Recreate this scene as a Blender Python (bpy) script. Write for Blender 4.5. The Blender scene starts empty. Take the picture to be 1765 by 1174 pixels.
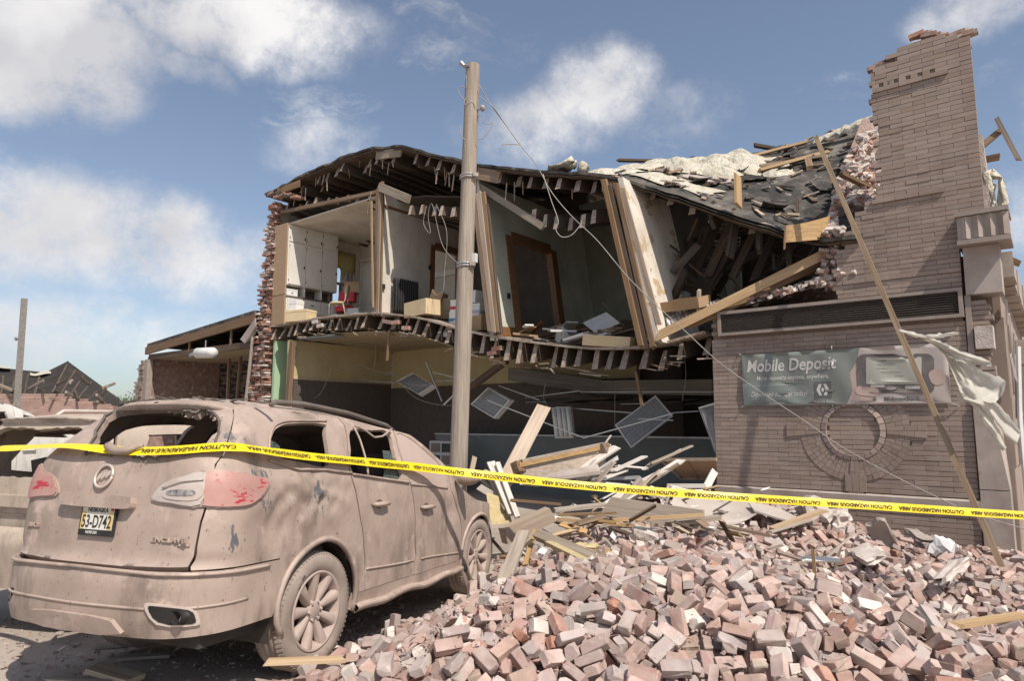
import bpy, bmesh, math, random
import numpy as np
from mathutils import Vector, Matrix, Euler, noise as mnoise
from mathutils.geometry import delaunay_2d_cdt

SC = bpy.context.scene
COL = SC.collection
random.seed(7)
RNG = np.random.default_rng(11)

# ---------------------------------------------------------------- camera
FOC, CX, CY, EYE = 1177.0, 882.5, 587.0, 1.60
PIT = math.atan(140 / FOC)
cd = bpy.data.cameras.new('camera'); cam = bpy.data.objects.new('camera', cd); COL.objects.link(cam)
cam.location = (0, 0, EYE); cam.rotation_euler = (math.pi / 2 + PIT, 0, 0)
cd.sensor_width = 36; cd.lens = 36 * FOC / 1765; cd.clip_start = .05; cd.clip_end = 3000
SC.camera = cam

# ---------------------------------------------------------------- sun, exposure, sky
SUN_AZ = math.radians(-57.5)          # plan angle of the direction towards the sun, from +X
SUN_EL = math.radians(53.0)
sd = bpy.data.lights.new('sun', 'SUN'); sun = bpy.data.objects.new('sun', sd); COL.objects.link(sun)
sd.energy = 4.9; sd.angle = math.radians(.55); sd.color = (1, .93, .83)
SDIR = Vector((math.cos(SUN_AZ) * math.cos(SUN_EL), math.sin(SUN_AZ) * math.cos(SUN_EL), math.sin(SUN_EL)))
sun.rotation_euler = SDIR.to_track_quat('Z', 'Y').to_euler(); sun.location = SDIR * 60
vs = SC.view_settings
vs.view_transform = 'Standard'; vs.look = 'None'; vs.exposure = 0.04; vs.gamma = 1; vs.use_curve_mapping = False

def pray(px, py):
 x = (px - CX) / FOC; y = -(py - CY) / FOC
 c, s = math.cos(PIT), math.sin(PIT)
 return Vector((x, c - y * s, s + y * c))

world = bpy.data.worlds.new('World'); SC.world = world; world.use_nodes = True
def build_sky():
 nt = world.node_tree; N = nt.nodes; L = nt.links; N.clear()
 out = N.new('ShaderNodeOutputWorld'); bg = N.new('ShaderNodeBackground'); bg.inputs[1].default_value = .128
 L.new(bg.outputs[0], out.inputs[0])
 sky = N.new('ShaderNodeTexSky'); sky.sky_type = 'NISHITA'; sky.sun_disc = False
 sky.sun_elevation = SUN_EL; sky.sun_rotation = math.pi / 2 - SUN_AZ
 sky.air_density = 1.0; sky.dust_density = 1.2; sky.ozone_density = 3.0
 tc = N.new('ShaderNodeTexCoord')
 def math_(op, a, b=None, c=None):
  n = N.new('ShaderNodeMath'); n.operation = op
  for i, v in enumerate((a, b, c)):
   if v is None: continue
   if isinstance(v, (int, float)): n.inputs[i].default_value = v
   else: L.new(v, n.inputs[i])
  return n.outputs[0]
 def vmath(op, a, b):
  n = N.new('ShaderNodeVectorMath'); n.operation = op
  for i, v in enumerate((a, b)):
   if isinstance(v, (tuple, list, Vector)): n.inputs[i].default_value = tuple(v)
   else: L.new(v, n.inputs[i])
  return n
 # a ragged warp of the view direction gives the blobs cloud outlines
 nz = N.new('ShaderNodeTexNoise'); nz.inputs['Scale'].default_value = 5.5; nz.inputs['Detail'].default_value = 7; nz.inputs['Roughness'].default_value = .58
 L.new(tc.outputs['Generated'], nz.inputs['Vector'])
 w0 = vmath('SUBTRACT', nz.outputs['Color'], (.5, .5, .5)); w1 = vmath('MULTIPLY', w0.outputs[0], (.13, .13, .10))
 d = vmath('ADD', tc.outputs['Generated'], w1.outputs[0]).outputs[0]
 blobs = [(55, 80, 190, 120, 1.0), (395, 22, 250, 75, .9), (190, 425, 320, 95, .85), (20, 380, 190, 90, .8), (545, 250, 130, 75, .5),
   (1035, 165, 120, 85, .85), (940, 225, 190, 75, .62), (1190, 200, 150, 60, .42), (1680, 10, 110, 55, .66), (335, 122, 75, 38, .45),
   (150, 575, 420, 75, .62), (1790, 360, 130, 90, .5), (620, 600, 900, 70, .34), (-320, 300, 300, 110, .8), (2200, 120, 330, 110, .8), (2300, 480, 420, 80, .7), (-700, 520, 420, 80, .8)]
 tot = None
 for (px, py, rx, ry, amp) in blobs:
  c = pray(px, py).normalized()
  s = vmath('SUBTRACT', d, c); m = vmath('MULTIPLY', s.outputs[0], (FOC / rx, 3.2 * FOC / (rx + ry) * .6, FOC / ry))
  ln = vmath('LENGTH', m.outputs[0], (0, 0, 0)).outputs['Value']
  f = N.new('ShaderNodeMapRange'); f.interpolation_type = 'SMOOTHSTEP'
  f.inputs['From Min'].default_value = 1.35; f.inputs['From Max'].default_value = .25; f.inputs['To Max'].default_value = amp
  L.new(ln, f.inputs['Value'])
  tot = f.outputs[0] if tot is None else math_('MAXIMUM', tot, f.outputs[0])
 # scattered clouds for the rest of the dome (behind and overhead)
 big = N.new('ShaderNodeTexNoise'); big.inputs['Scale'].default_value = 2.6; big.inputs['Detail'].default_value = 6
 L.new(tc.outputs['Generated'], big.inputs['Vector'])
 sep = N.new('ShaderNodeSeparateXYZ'); L.new(tc.outputs['Generated'], sep.inputs[0])
 back = N.new('ShaderNodeMapRange'); back.inputs['From Min'].default_value = .55; back.inputs['From Max'].default_value = .25
 L.new(sep.outputs['Y'], back.inputs['Value'])
 bc = N.new('ShaderNodeMapRange'); bc.interpolation_type = 'SMOOTHSTEP'; bc.inputs['From Min'].default_value = .5; bc.inputs['From Max'].default_value = .72
 L.new(big.outputs['Fac'], bc.inputs['Value'])
 tot = math_('MAXIMUM', tot, math_('MULTIPLY', bc.outputs[0], back.outputs[0]))
 fine = N.new('ShaderNodeTexNoise'); fine.inputs['Scale'].default_value = 10; fine.inputs['Detail'].default_value = 11; fine.inputs['Roughness'].default_value = .66
 L.new(tc.outputs['Generated'], fine.inputs['Vector'])
 fm = N.new('ShaderNodeMapRange'); fm.inputs['From Min'].default_value = .32; fm.inputs['From Max'].default_value = .68; fm.inputs['To Min'].default_value = .45; fm.inputs['To Max'].default_value = 1.2
 L.new(fine.outputs['Fac'], fm.inputs['Value'])
 ws = N.new('ShaderNodeMapping'); ws.inputs['Scale'].default_value = (1.6, 1.6, 5.0); L.new(d, ws.inputs['Vector'])
 wp = N.new('ShaderNodeTexNoise'); wp.inputs['Scale'].default_value = 2.4; wp.inputs['Detail'].default_value = 8; wp.inputs['Roughness'].default_value = .6; L.new(ws.outputs[0], wp.inputs['Vector'])
 wm = N.new('ShaderNodeMapRange'); wm.interpolation_type = 'SMOOTHSTEP'; wm.inputs['From Min'].default_value = .46; wm.inputs['From Max'].default_value = .75; wm.inputs['To Max'].default_value = .46; L.new(wp.outputs['Fac'], wm.inputs['Value'])
 dens = math_('MULTIPLY', math_('MAXIMUM', tot, wm.outputs[0]), fm.outputs[0])
 dm = N.new('ShaderNodeMapRange'); dm.interpolation_type = 'SMOOTHSTEP'; dm.inputs['From Min'].default_value = .14; dm.inputs['From Max'].default_value = .80
 L.new(dens, dm.inputs['Value'])
 shade = N.new('ShaderNodeMix'); shade.data_type = 'RGBA'
 shade.inputs['A'].default_value = (4.9, 4.9, 5.15, 1); shade.inputs['B'].default_value = (7.3, 7.15, 7.1, 1)
 sh = N.new('ShaderNodeTexNoise'); sh.inputs['Scale'].default_value = 4.2; sh.inputs['Detail'].default_value = 4
 L.new(d, sh.inputs['Vector'])
 shm = N.new('ShaderNodeMapRange'); shm.inputs['From Min'].default_value = .38; shm.inputs['From Max'].default_value = .6
 L.new(sh.outputs['Fac'], shm.inputs['Value']); L.new(shm.outputs[0], shade.inputs['Factor'])
 mix = N.new('ShaderNodeMix'); mix.data_type = 'RGBA'
 hs = N.new('ShaderNodeHueSaturation'); hs.inputs['Saturation'].default_value = .80; hs.inputs['Value'].default_value = 1.0
 tn = N.new('ShaderNodeMix'); tn.data_type = 'RGBA'; tn.blend_type = 'MULTIPLY'; tn.inputs['Factor'].default_value = 1; tn.inputs['B'].default_value = (.985, 1.0, 1.0, 1); L.new(sky.outputs[0], tn.inputs['A']); L.new(tn.outputs['Result'], hs.inputs['Color'])
 L.new(dm.outputs[0], mix.inputs['Factor']); L.new(hs.outputs[0], mix.inputs['A']); L.new(shade.outputs['Result'], mix.inputs['B'])
 L.new(mix.outputs['Result'], bg.inputs[0])
build_sky()

# ---------------------------------------------------------------- frames of reference
_n = math.hypot(1472, FOC)
UA = Vector((1472 / _n, -FOC / _n, 0)); WA = Vector((-UA.y, UA.x, 0)); ZA = Vector((0, 0, 1))
ORG = Vector((-6.76, 19.3, 0)); EYEV = Vector((0, 0, EYE))
def B(u, w, z): return ORG + UA * u + WA * w + ZA * z          # building frame: along the front, into the building, up
def FP(px, py, w=0):
 d = pray(px, py); return EYEV + d * (((ORG + WA * w - EYEV) @ WA) / (d @ WA))
def UZ(px, py, w=0):
 q = FP(px, py, w) - ORG; return q @ UA, q.z
def onU(px, py, u):
 d = pray(px, py); q = EYEV + d * (((ORG + UA * u - EYEV) @ UA) / (d @ UA)) - ORG; return q @ WA, q.z
def at(px, py, Y):
 d = pray(px, py); return EYEV + d * (Y / d.y)
def sst(x, a, b):
 t = min(1, max(0, (x - a) / (b - a))); return t * t * (3 - 2 * t)
def lerp(a, b, t): return a + (b - a) * t
def photo_px(p):
 q = Vector(p) - EYEV; c, s = math.cos(PIT), math.sin(PIT); f = q.y * c + q.z * s; return CX + FOC * q.x / f, CY + FOC * (q.y * s - q.z * c) / f
MARKS = [(520, 'beside the suv rear tyre'), (640, 'just past the suv rear wheel'), (740, 'in front of the suv doors'), (815, 'below the suv front wheel'), (880, 'next to the suv front wheel'), (960, 'below the upright leaning plank'), (1045, 'below the broken cornice box'), (1130, 'below the white trim boards'), (1215, 'below the hanging light fitting'), (1290, 'below the bent trough'), (1370, 'below the banner lettering'), (1440, 'left of the round medallion'), (1520, 'below the round medallion'), (1610, 'below the phone on the banner'), (1690, 'left of the leaning board foot'), (1e9, 'beyond the leaning board foot')]
def by_mark(p): return next(t for x, t in MARKS if photo_px(p)[0] < x)
def curve(pts):
 xs = np.array([p[0] for p in pts]); ys = np.array([p[1] for p in pts])
 def f(x):
  return float(np.mean([np.interp(x + d, xs, ys) for d in (-.3, -.15, 0, .15, .3)]))
 return f

# ---------------------------------------------------------------- object helpers
WM = {}
def link(o, parent=None, M=None):
 M = M or Matrix.Identity(4)
 COL.objects.link(o); o.matrix_basis = M; WM[o.name] = M
 if parent is not None:
  o.parent = parent; o.matrix_parent_inverse = WM[parent.name].inverted()
 return o
def tag(o, label=None, cat=None, group=None, kind=None):
 if label: o['label'] = label
 if cat: o['category'] = cat
 if group: o['group'] = group
 if kind or cat: o['kind'] = kind or 'thing'
 return o
def thing(name, label, cat, loc, group=None):
 o = bpy.data.objects.new(name, None); o.empty_display_size = .2
 link(o, None, Matrix.Translation(Vector(loc))); return tag(o, label, cat, group)
def mesh(V, F, mat=None, smooth=False, name='mesh'):
 me = bpy.data.meshes.new(name); me.from_pydata([tuple(v) for v in V], [], [tuple(f) for f in F])
 for m in (mat if isinstance(mat, (list, tuple)) else [mat]):
  if m is not None: me.materials.append(m)
 if smooth: me.polygons.foreach_set('use_smooth', [True] * len(me.polygons))
 me.update(); return me
def obj(name, V, F, mat, parent=None, smooth=False, M=None):
 """world-space vertices -> an object whose origin is their centre (or frame M)"""
 V = [Vector(v) for v in V]
 if M is None:
  c = sum(V, Vector()) / len(V); M = Matrix.Translation(c)
 Mi = M.inverted()
 return link(bpy.data.objects.new(name, mesh([Mi @ v for v in V], F, mat, smooth, name)), parent, M)
def inst(name, me, M, parent=None):
 return link(bpy.data.objects.new(name, me), parent, M)
class MB:
 def __init__(s): s.V = []; s.F = []; s.mi = []
 def add(s, V, F, mi=0):
  b = len(s.V); s.V += [Vector(v) for v in V]; s.F += [tuple(i + b for i in f) for f in F]; s.mi += [mi] * len(F); return s
 def box8(s, P, mi=0):   # P: 4 bottom then 4 top, counter-clockwise
  return s.add(P, [(3, 2, 1, 0), (4, 5, 6, 7), (0, 1, 5, 4), (1, 2, 6, 5), (2, 3, 7, 6), (3, 0, 4, 7)], mi)
 def bbox(s, u0, u1, w0, w1, z0, z1, mi=0):
  return s.box8([B(u0, w0, z0), B(u1, w0, z0), B(u1, w1, z0), B(u0, w1, z0), B(u0, w0, z1), B(u1, w0, z1), B(u1, w1, z1), B(u0, w1, z1)], mi)
 def bar(s, p0, p1, wd, th, up=ZA, mi=0):
  p0, p1 = Vector(p0), Vector(p1); x = (p1 - p0).normalized(); y = Vector(up).cross(x)
  if y.length < 1e-4: y = Vector((1, 0, 0)).cross(x)
  y.normalize(); z = x.cross(y); y = y * wd / 2; z = z * th / 2
  return s.box8([p0 - y - z, p1 - y - z, p1 + y - z, p0 + y - z, p0 - y + z, p1 - y + z, p1 + y + z, p0 + y + z], mi)
 def tube(s, pts, r, n=6, mi=0, cap=True):
  pts = [Vector(p) for p in pts]; rs = r if isinstance(r, (list, tuple)) else [r] * len(pts); rings = []
  a = None
  for i, p in enumerate(pts):
   t = (pts[min(i + 1, len(pts) - 1)] - pts[max(i - 1, 0)]).normalized()
   if a is None: a = t.orthogonal().normalized()
   else: a = (a - t * (a @ t)); a = a.normalized() if a.length > 1e-5 else t.orthogonal().normalized()
   b = t.cross(a)
   rings.append([p + (a * math.cos(k * 2 * math.pi / n) + b * math.sin(k * 2 * math.pi / n)) * rs[i] for k in range(n)])
  V = [v for R in rings for v in R]; Fc = []
  for i in range(len(pts) - 1):
   for k in range(n):
    Fc.append((i * n + k, i * n + (k + 1) % n, (i + 1) * n + (k + 1) % n, (i + 1) * n + k))
  if cap: Fc += [tuple(reversed(range(n))), tuple(range((len(pts) - 1) * n, len(pts) * n))]
  return s.add(V, Fc, mi)
 def grid(s, rows, mi=0, flip=False):
  n = len(rows[0]); V = [v for r in rows for v in r]; Fc = []
  for i in range(len(rows) - 1):
   for j in range(n - 1):
    f = (i * n + j, i * n + j + 1, (i + 1) * n + j + 1, (i + 1) * n + j); Fc.append(f[::-1] if flip else f)
  return s.add(V, Fc, mi)
 def build(s, name, mat, parent=None, smooth=False, M=None):
  o = obj(name, s.V, s.F, mat, parent, smooth, M)
  if any(s.mi): o.data.polygons.foreach_set('material_index', s.mi)
  return o
def slab(rows_top, thick, down=None):
 """a sheet with thickness: rows of points, offset along 'down'"""
 dn = Vector(down) if down is not None else -ZA
 m = MB(); n = len(rows_top[0]); r = len(rows_top)
 th = thick if callable(thick) else (lambda i, j: thick)
 bot = [[Vector(p) + dn * th(i, j) for j, p in enumerate(R)] for i, R in enumerate(rows_top)]
 m.grid(rows_top); m.grid(bot, flip=True)
 def edge(a, b): m.grid([a, b])
 edge(bot[0], rows_top[0]); edge(rows_top[-1], bot[-1])
 edge([R[0] for R in rows_top], [R[0] for R in bot]); edge([R[-1] for R in bot], [R[-1] for R in rows_top])
 return m
def frame_x(p0, p1, up=ZA):
 p0, p1 = Vector(p0), Vector(p1); x = (p1 - p0).normalized(); y = Vector(up).cross(x)
 if y.length < 1e-4: y = Vector((0, 1, 0)).cross(x)
 y.normalize(); z = x.cross(y)
 M = Matrix((x, y, z)).transposed().to_4x4(); M.translation = (p0 + p1) / 2; return M
def plank_mesh(Ln, wd, th, rough=.03, seed=0, mat=None, bow=0.0, seg=3):
 """a board along local x with uneven sawn or splintered ends"""
 r = random.Random(seed); V = []; Fc = []
 for i in range(seg + 1):
  x = -Ln / 2 + Ln * i / seg; e = i in (0, seg)
  bz = bow * (1 - (2 * i / seg - 1) ** 2)
  for (a, b) in ((-1, -1), (1, -1), (1, 1), (-1, 1)):
   V.append((x + (r.uniform(-rough, rough) if e else 0), a * wd / 2 * (1 + r.uniform(-.02, .02)), b * th / 2 + bz))
 for i in range(seg):
  for k in range(4):
   Fc.append((i * 4 + k, i * 4 + (k + 1) % 4, (i + 1) * 4 + (k + 1) % 4, (i + 1) * 4 + k))
 Fc += [(3, 2, 1, 0), (seg * 4, seg * 4 + 1, seg * 4 + 2, seg * 4 + 3)]
 return mesh(V, [f[::-1] for f in Fc], mat, False, 'plank')
_ps = [0]
def plank(name, p0, p1, wd, th, mat, parent=None, up=ZA, rough=.03, bow=0.0, roll=0.0, seg=3):
 _ps[0] += 1
 M = frame_x(p0, p1, up) @ Matrix.Rotation(roll, 4, 'X')
 return inst(name, plank_mesh((Vector(p1) - Vector(p0)).length, wd, th, rough, _ps[0], mat, bow, seg), M, parent)
def cable(name, pts, r, mat, parent=None, sub=6, sides=5):
 P = [Vector(p) for p in pts]; Q = [P[0] + P[0] - P[1]] + P + [P[-1] + P[-1] - P[-2]]; out = []
 for i in range(1, len(Q) - 2):
  for k in range(sub):
   t = k / sub; a, b, c, e = Q[i - 1], Q[i], Q[i + 1], Q[i + 2]
   out.append(.5 * ((2 * b) + (c - a) * t + (2 * a - 5 * b + 4 * c - e) * t * t + (3 * b - a - 3 * c + e) * t ** 3))
 out.append(P[-1])
 return MB().tube(out, r, sides).build(name, mat, parent, True)
def text_mesh(body, size, mat, depth=.0, shear=0.0, align='CENTER', sx=1.0, bold=0.0):
 c = bpy.data.curves.new('lettering', 'FONT'); c.body = body; c.size = size; c.align_x = align; c.align_y = 'CENTER'
 c.shear = shear; c.extrude = depth; c.offset = bold; c.resolution_u = 3
 o = bpy.data.objects.new('lettering', c); COL.objects.link(o)
 dg = bpy.context.evaluated_depsgraph_get(); me = bpy.data.meshes.new_from_object(o.evaluated_get(dg))
 bpy.data.objects.remove(o); bpy.data.curves.remove(c)
 if sx != 1: me.transform(Matrix.Diagonal((sx, 1, 1, 1)))
 me.materials.clear(); me.materials.append(mat); return me
# ---------------------------------------------------------------- materials
def M_(name,cols,scale=6,detail=5,rough=.88,bump=.25,bscale=None,rnd=0.0,stretch=(1,1,1),patches=(),spec=.25,metal=0,hue=0.0,lo=.3,hi=.7,trans=0.0,coord='Object',bdist=.01,nrough=.6,stain=None):
 m = bpy.data.materials.new(name); m.use_nodes = True
 nt = m.node_tree; N = nt.nodes; L = nt.links; bs = N['Principled BSDF']
 tc = N.new('ShaderNodeTexCoord'); mp = N.new('ShaderNodeMapping'); mp.inputs['Scale'].default_value = stretch
 oi = N.new('ShaderNodeObjectInfo')
 L.new(tc.outputs[coord],mp.inputs['Vector'])
 off = N.new('ShaderNodeVectorMath'); off.operation = 'SCALE'; off.inputs[0].default_value = (37,23,51); L.new(oi.outputs['Random'],off.inputs['Scale'])
 ad = N.new('ShaderNodeVectorMath'); L.new(mp.outputs[0],ad.inputs[0]); L.new(off.outputs[0],ad.inputs[1])
 vec = ad.outputs[0]
 nz = N.new('ShaderNodeTexNoise'); nz.inputs['Scale'].default_value = scale; nz.inputs['Detail'].default_value = detail; nz.inputs['Roughness'].default_value = nrough
 L.new(vec,nz.inputs['Vector'])
 mr = N.new('ShaderNodeMapRange'); mr.inputs['From Min'].default_value = lo; mr.inputs['From Max'].default_value = hi; L.new(nz.outputs['Fac'],mr.inputs['Value'])
 cr = N.new('ShaderNodeValToRGB'); e = cr.color_ramp.elements
 cols = [c if len(c) == 2 else (i / max(1,len(cols) - 1),c) for i,c in enumerate(cols)]
 while len(e) < len(cols): e.new(.5)
 while len(e) > len(cols): e.remove(e[-1])
 for k,(p,c) in enumerate(cols): e[k].position = p; e[k].color = (*c,1)
 L.new(mr.outputs[0],cr.inputs[0]); col = cr.outputs[0]
 for (pc,ps,a,b,*st) in patches:
  pn = N.new('ShaderNodeTexNoise'); pn.inputs['Scale'].default_value = ps; pn.inputs['Detail'].default_value = 6; pn.inputs['Roughness'].default_value = .65
  if st:
   m2 = N.new('ShaderNodeMapping'); m2.inputs['Scale'].default_value = st[0]; m2.inputs['Location'].default_value = (3,7,1); L.new(vec,m2.inputs['Vector']); L.new(m2.outputs[0],pn.inputs['Vector'])
  else: L.new(vec,pn.inputs['Vector'])
  pm = N.new('ShaderNodeMapRange'); pm.interpolation_type = 'SMOOTHSTEP'; pm.inputs['From Min'].default_value = a; pm.inputs['From Max'].default_value = b; L.new(pn.outputs['Fac'],pm.inputs['Value'])
  mx = N.new('ShaderNodeMix'); mx.data_type = 'RGBA'; mx.inputs['B'].default_value = (*pc,1)
  L.new(pm.outputs[0],mx.inputs['Factor']); L.new(col,mx.inputs['A']); col = mx.outputs['Result']
 if stain:   # grime that runs over many pieces at once, by place
  g = N.new('ShaderNodeNewGeometry'); m3 = N.new('ShaderNodeMapping'); m3.inputs['Scale'].default_value = stain[2]; L.new(g.outputs['Position'],m3.inputs['Vector'])
  sn = N.new('ShaderNodeTexNoise'); sn.inputs['Scale'].default_value = 1; sn.inputs['Detail'].default_value = 8; sn.inputs['Roughness'].default_value = .65; L.new(m3.outputs[0],sn.inputs['Vector'])
  sm = N.new('ShaderNodeMapRange'); sm.interpolation_type = 'SMOOTHSTEP'; sm.inputs['From Min'].default_value = .44; sm.inputs['From Max'].default_value = .72; sm.inputs['To Max'].default_value = stain[1]; L.new(sn.outputs['Fac'],sm.inputs['Value'])
  mx = N.new('ShaderNodeMix'); mx.data_type = 'RGBA'; mx.inputs['B'].default_value = (*stain[0],1); L.new(sm.outputs[0],mx.inputs['Factor']); L.new(col,mx.inputs['A']); col = mx.outputs['Result']
 if rnd or hue:
  hs = N.new('ShaderNodeHueSaturation')
  v = N.new('ShaderNodeMapRange'); v.inputs['To Min'].default_value = 1 - rnd; v.inputs['To Max'].default_value = 1 + rnd; L.new(oi.outputs['Random'],v.inputs['Value']); L.new(v.outputs[0],hs.inputs['Value'])
  if hue:
   wn = N.new('ShaderNodeTexWhiteNoise'); wn.noise_dimensions = '1D'; L.new(oi.outputs['Random'],wn.inputs['W'])
   h = N.new('ShaderNodeMapRange'); h.inputs['To Min'].default_value = 1 - hue * 1.2; h.inputs['To Max'].default_value = 1 + hue; L.new(wn.outputs['Value'],h.inputs['Value']); L.new(h.outputs[0],hs.inputs['Saturation'])
  L.new(col,hs.inputs['Color']); col = hs.outputs[0]
 L.new(col,bs.inputs['Base Color'])
 bs.inputs['Roughness'].default_value = rough; bs.inputs['Metallic'].default_value = metal; bs.inputs['Specular IOR Level'].default_value = spec
 if trans: bs.inputs['Transmission Weight'].default_value = trans
 if bump:
  b2 = N.new('ShaderNodeTexNoise'); b2.inputs['Scale'].default_value = bscale or scale * 4; b2.inputs['Detail'].default_value = 6; L.new(vec,b2.inputs['Vector'])
  bp = N.new('ShaderNodeBump'); bp.inputs['Strength'].default_value = bump; bp.inputs['Distance'].default_value = bdist
  L.new(b2.outputs['Fac'],bp.inputs['Height']); L.new(bp.outputs[0],bs.inputs['Normal'])
 return m
def wood(name,a,b,c,rnd=.2,rough=.8,patches=()):
 return M_(name,[a,b,c],scale=5,detail=8,stretch=(.25,6,6),rough=rough,bump=.5,bscale=14,rnd=rnd,hue=.15,patches=patches,bdist=.006)
G = {}
G['ground'] = M_('dusty_pavement',[(.30,.25,.21),(.38,.32,.27),(.44,.375,.32)],scale=.9,detail=9,bump=.6,bscale=40,patches=[((.24,.20,.175),.5,.55,.72),((.20,.17,.15),9,.62,.7),((.47,.40,.35),25,.6,.7)],bdist=.006,stain=((.25,.205,.17),.7,(.7,.7,.7)))
G['rubble_fill'] = M_('rubble_dust',[(.24,.17,.14),(.34,.245,.205),(.42,.32,.27)],scale=7,detail=9,bump=1,bscale=22,bdist=.03)
G['brick_loose'] = M_('dusty_loose_brick',[(.30,.212,.182),(.415,.31,.270),(.50,.392,.348)],scale=7,detail=6,bump=.5,bscale=34,rnd=.17,hue=.3,
     patches=[((.40,.26,.24),8,.54,.64),((.36,.30,.25),6,.54,.64),((.60,.525,.465),9,.64,.70),((.25,.18,.155),26,.66,.72)],bdist=.004)
G['brick_red'] = M_('broken_red_brick',[(.30,.155,.11),(.37,.21,.16),(.42,.28,.235)],scale=8,bump=.6,bscale=30,rnd=.2,hue=.2,patches=[((.58,.50,.44),6,.6,.68),((.45,.33,.28),10,.52,.64)],bdist=.004)
G['brick_pale'] = M_('mortar_crusted_brick',[(.50,.42,.37),(.58,.505,.45),(.66,.6,.54)],scale=8,bump=.7,bscale=26,rnd=.12,patches=[((.46,.27,.22),7,.58,.66)],bdist=.006)
G['brick_bank'] = M_('brown_glazed_wall_brick',[(.28,.212,.174),(.315,.243,.202),(.345,.27,.226)],scale=2.0,detail=8,rough=.75,bump=.25,bscale=40,rnd=.10,hue=.08,patches=[((.40,.32,.28),5,.64,.72),((.20,.145,.12),1.1,.62,.8)],bdist=.003,stain=((.165,.122,.098),.5,(1.1,1.1,.55)))
G['mortar'] = M_('wall_mortar',[(.17,.125,.10),(.215,.165,.138)],scale=20,bump=.5,bdist=.004)
G['mortar_pale'] = M_('old_lime_mortar',[(.36,.30,.26),(.50,.43,.38),(.58,.52,.47)],scale=12,bump=.8,bdist=.01)
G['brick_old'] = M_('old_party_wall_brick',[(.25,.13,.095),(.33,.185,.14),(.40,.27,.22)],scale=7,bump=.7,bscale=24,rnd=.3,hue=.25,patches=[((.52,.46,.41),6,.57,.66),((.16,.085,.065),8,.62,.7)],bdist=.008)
G['joist'] = wood('old_dark_joist',(.055,.038,.028),(.10,.072,.053),(.15,.11,.083))
G['joist_end'] = M_('sunlit_dusty_joist_end',[(.24,.18,.14),(.36,.29,.235),(.44,.37,.31)],scale=14,rough=.95,bump=.7,rnd=.25,bscale=30,patches=[((.17,.115,.08),20,.55,.65)],bdist=.008)  # paler than the joist sides: mortar dust plus sunlight put into the colour
G['wood_grey'] = wood('weathered_grey_timber',(.20,.16,.125),(.31,.255,.205),(.40,.34,.28))
G['wood_pale'] = wood('dusty_pale_timber',(.28,.215,.16),(.38,.30,.23),(.46,.375,.30),rnd=.2)
G['wood_fresh'] = wood('freshly_split_timber',(.31,.195,.10),(.42,.28,.15),(.50,.355,.205),rnd=.14)
G['wood_brown'] = wood('brown_lath',(.14,.085,.05),(.22,.145,.09),(.31,.215,.145))
G['wood_trim'] = wood('varnished_brown_trim',(.13,.062,.028),(.19,.095,.043),(.25,.135,.065),rough=.5,rnd=.1)
G['wood_white'] = wood('white_painted_wood',(.47,.42,.37),(.60,.55,.49),(.69,.645,.59),rnd=.14,patches=[((.40,.31,.235),3,.62,.68)])
G['wood_panel'] = wood('raw_brown_panel',(.30,.19,.11),(.37,.245,.15),(.43,.30,.19),rnd=.05)
G['pole'] = M_('weathered_pole_wood',[(.235,.19,.15),(.335,.28,.228),(.43,.365,.30)],scale=7,detail=9,stretch=(6,6,.22),rough=.9,bump=.7,bscale=20,patches=[((.19,.15,.12),9,.61,.68,(4,4,.1)),((.17,.135,.11),30,.68,.72,(1,1,.3))],bdist=.012)
G['cream'] = M_('cream_plaster',[(.56,.50,.42),(.63,.57,.49),(.68,.62,.54)],scale=2.5,detail=8,rough=.9,bump=.3,bscale=50,patches=[((.42,.36,.29),3,.64,.74)],bdist=.003,stain=((.40,.335,.255),.6,(1.0,1.0,.5)))
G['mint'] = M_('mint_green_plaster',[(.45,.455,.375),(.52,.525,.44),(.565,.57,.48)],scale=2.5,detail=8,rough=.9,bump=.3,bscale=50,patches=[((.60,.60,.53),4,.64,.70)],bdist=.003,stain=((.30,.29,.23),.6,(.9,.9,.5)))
G['green'] = M_('green_wall_paint',[(.34,.47,.30),(.38,.52,.34)],scale=2,rough=.8,bump=.1,patches=[((.50,.58,.44),3,.66,.7)])
G['yellow'] = M_('yellow_ochre_paint',[(.46,.38,.215),(.53,.445,.265)],scale=1.4,detail=7,rough=.85,bump=.15,patches=[((.36,.28,.16),1.5,.6,.75)],stain=((.36,.29,.165),.6,(.9,.9,.5)))
G['plaster_peel'] = M_('peeling_white_plaster',[(.62,.55,.47),(.70,.64,.56)],scale=3,rough=.9,bump=.5,bscale=18,patches=[((.46,.33,.19),1.5,.57,.60),((.27,.29,.31),2.6,.64,.68),((.36,.25,.15),7,.66,.69)],bdist=.008,stain=((.44,.36,.27),.7,(1.5,1.5,.8)))
G['wainscot'] = M_('dark_wood_wainscot',[(.085,.068,.06),(.115,.095,.083)],scale=9,detail=8,rough=.8,bump=.2)
G['tan_ceiling'] = M_('tan_ceiling_board',[(.34,.275,.18),(.40,.33,.225)],scale=2.2,detail=8,bump=.2,patches=[((.24,.185,.115),2.2,.56,.7)])
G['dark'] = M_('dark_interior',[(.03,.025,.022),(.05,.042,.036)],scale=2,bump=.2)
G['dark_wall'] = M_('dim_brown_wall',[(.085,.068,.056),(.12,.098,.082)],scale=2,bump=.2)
G['teal'] = M_('teal_grey_counter',[(.145,.158,.152),(.18,.194,.186)],scale=2,detail=7,bump=.15,rough=.7,patches=[((.24,.24,.22),1.6,.6,.72)],stain=((.11,.11,.10),.6,(.8,.8,.8)))
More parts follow.
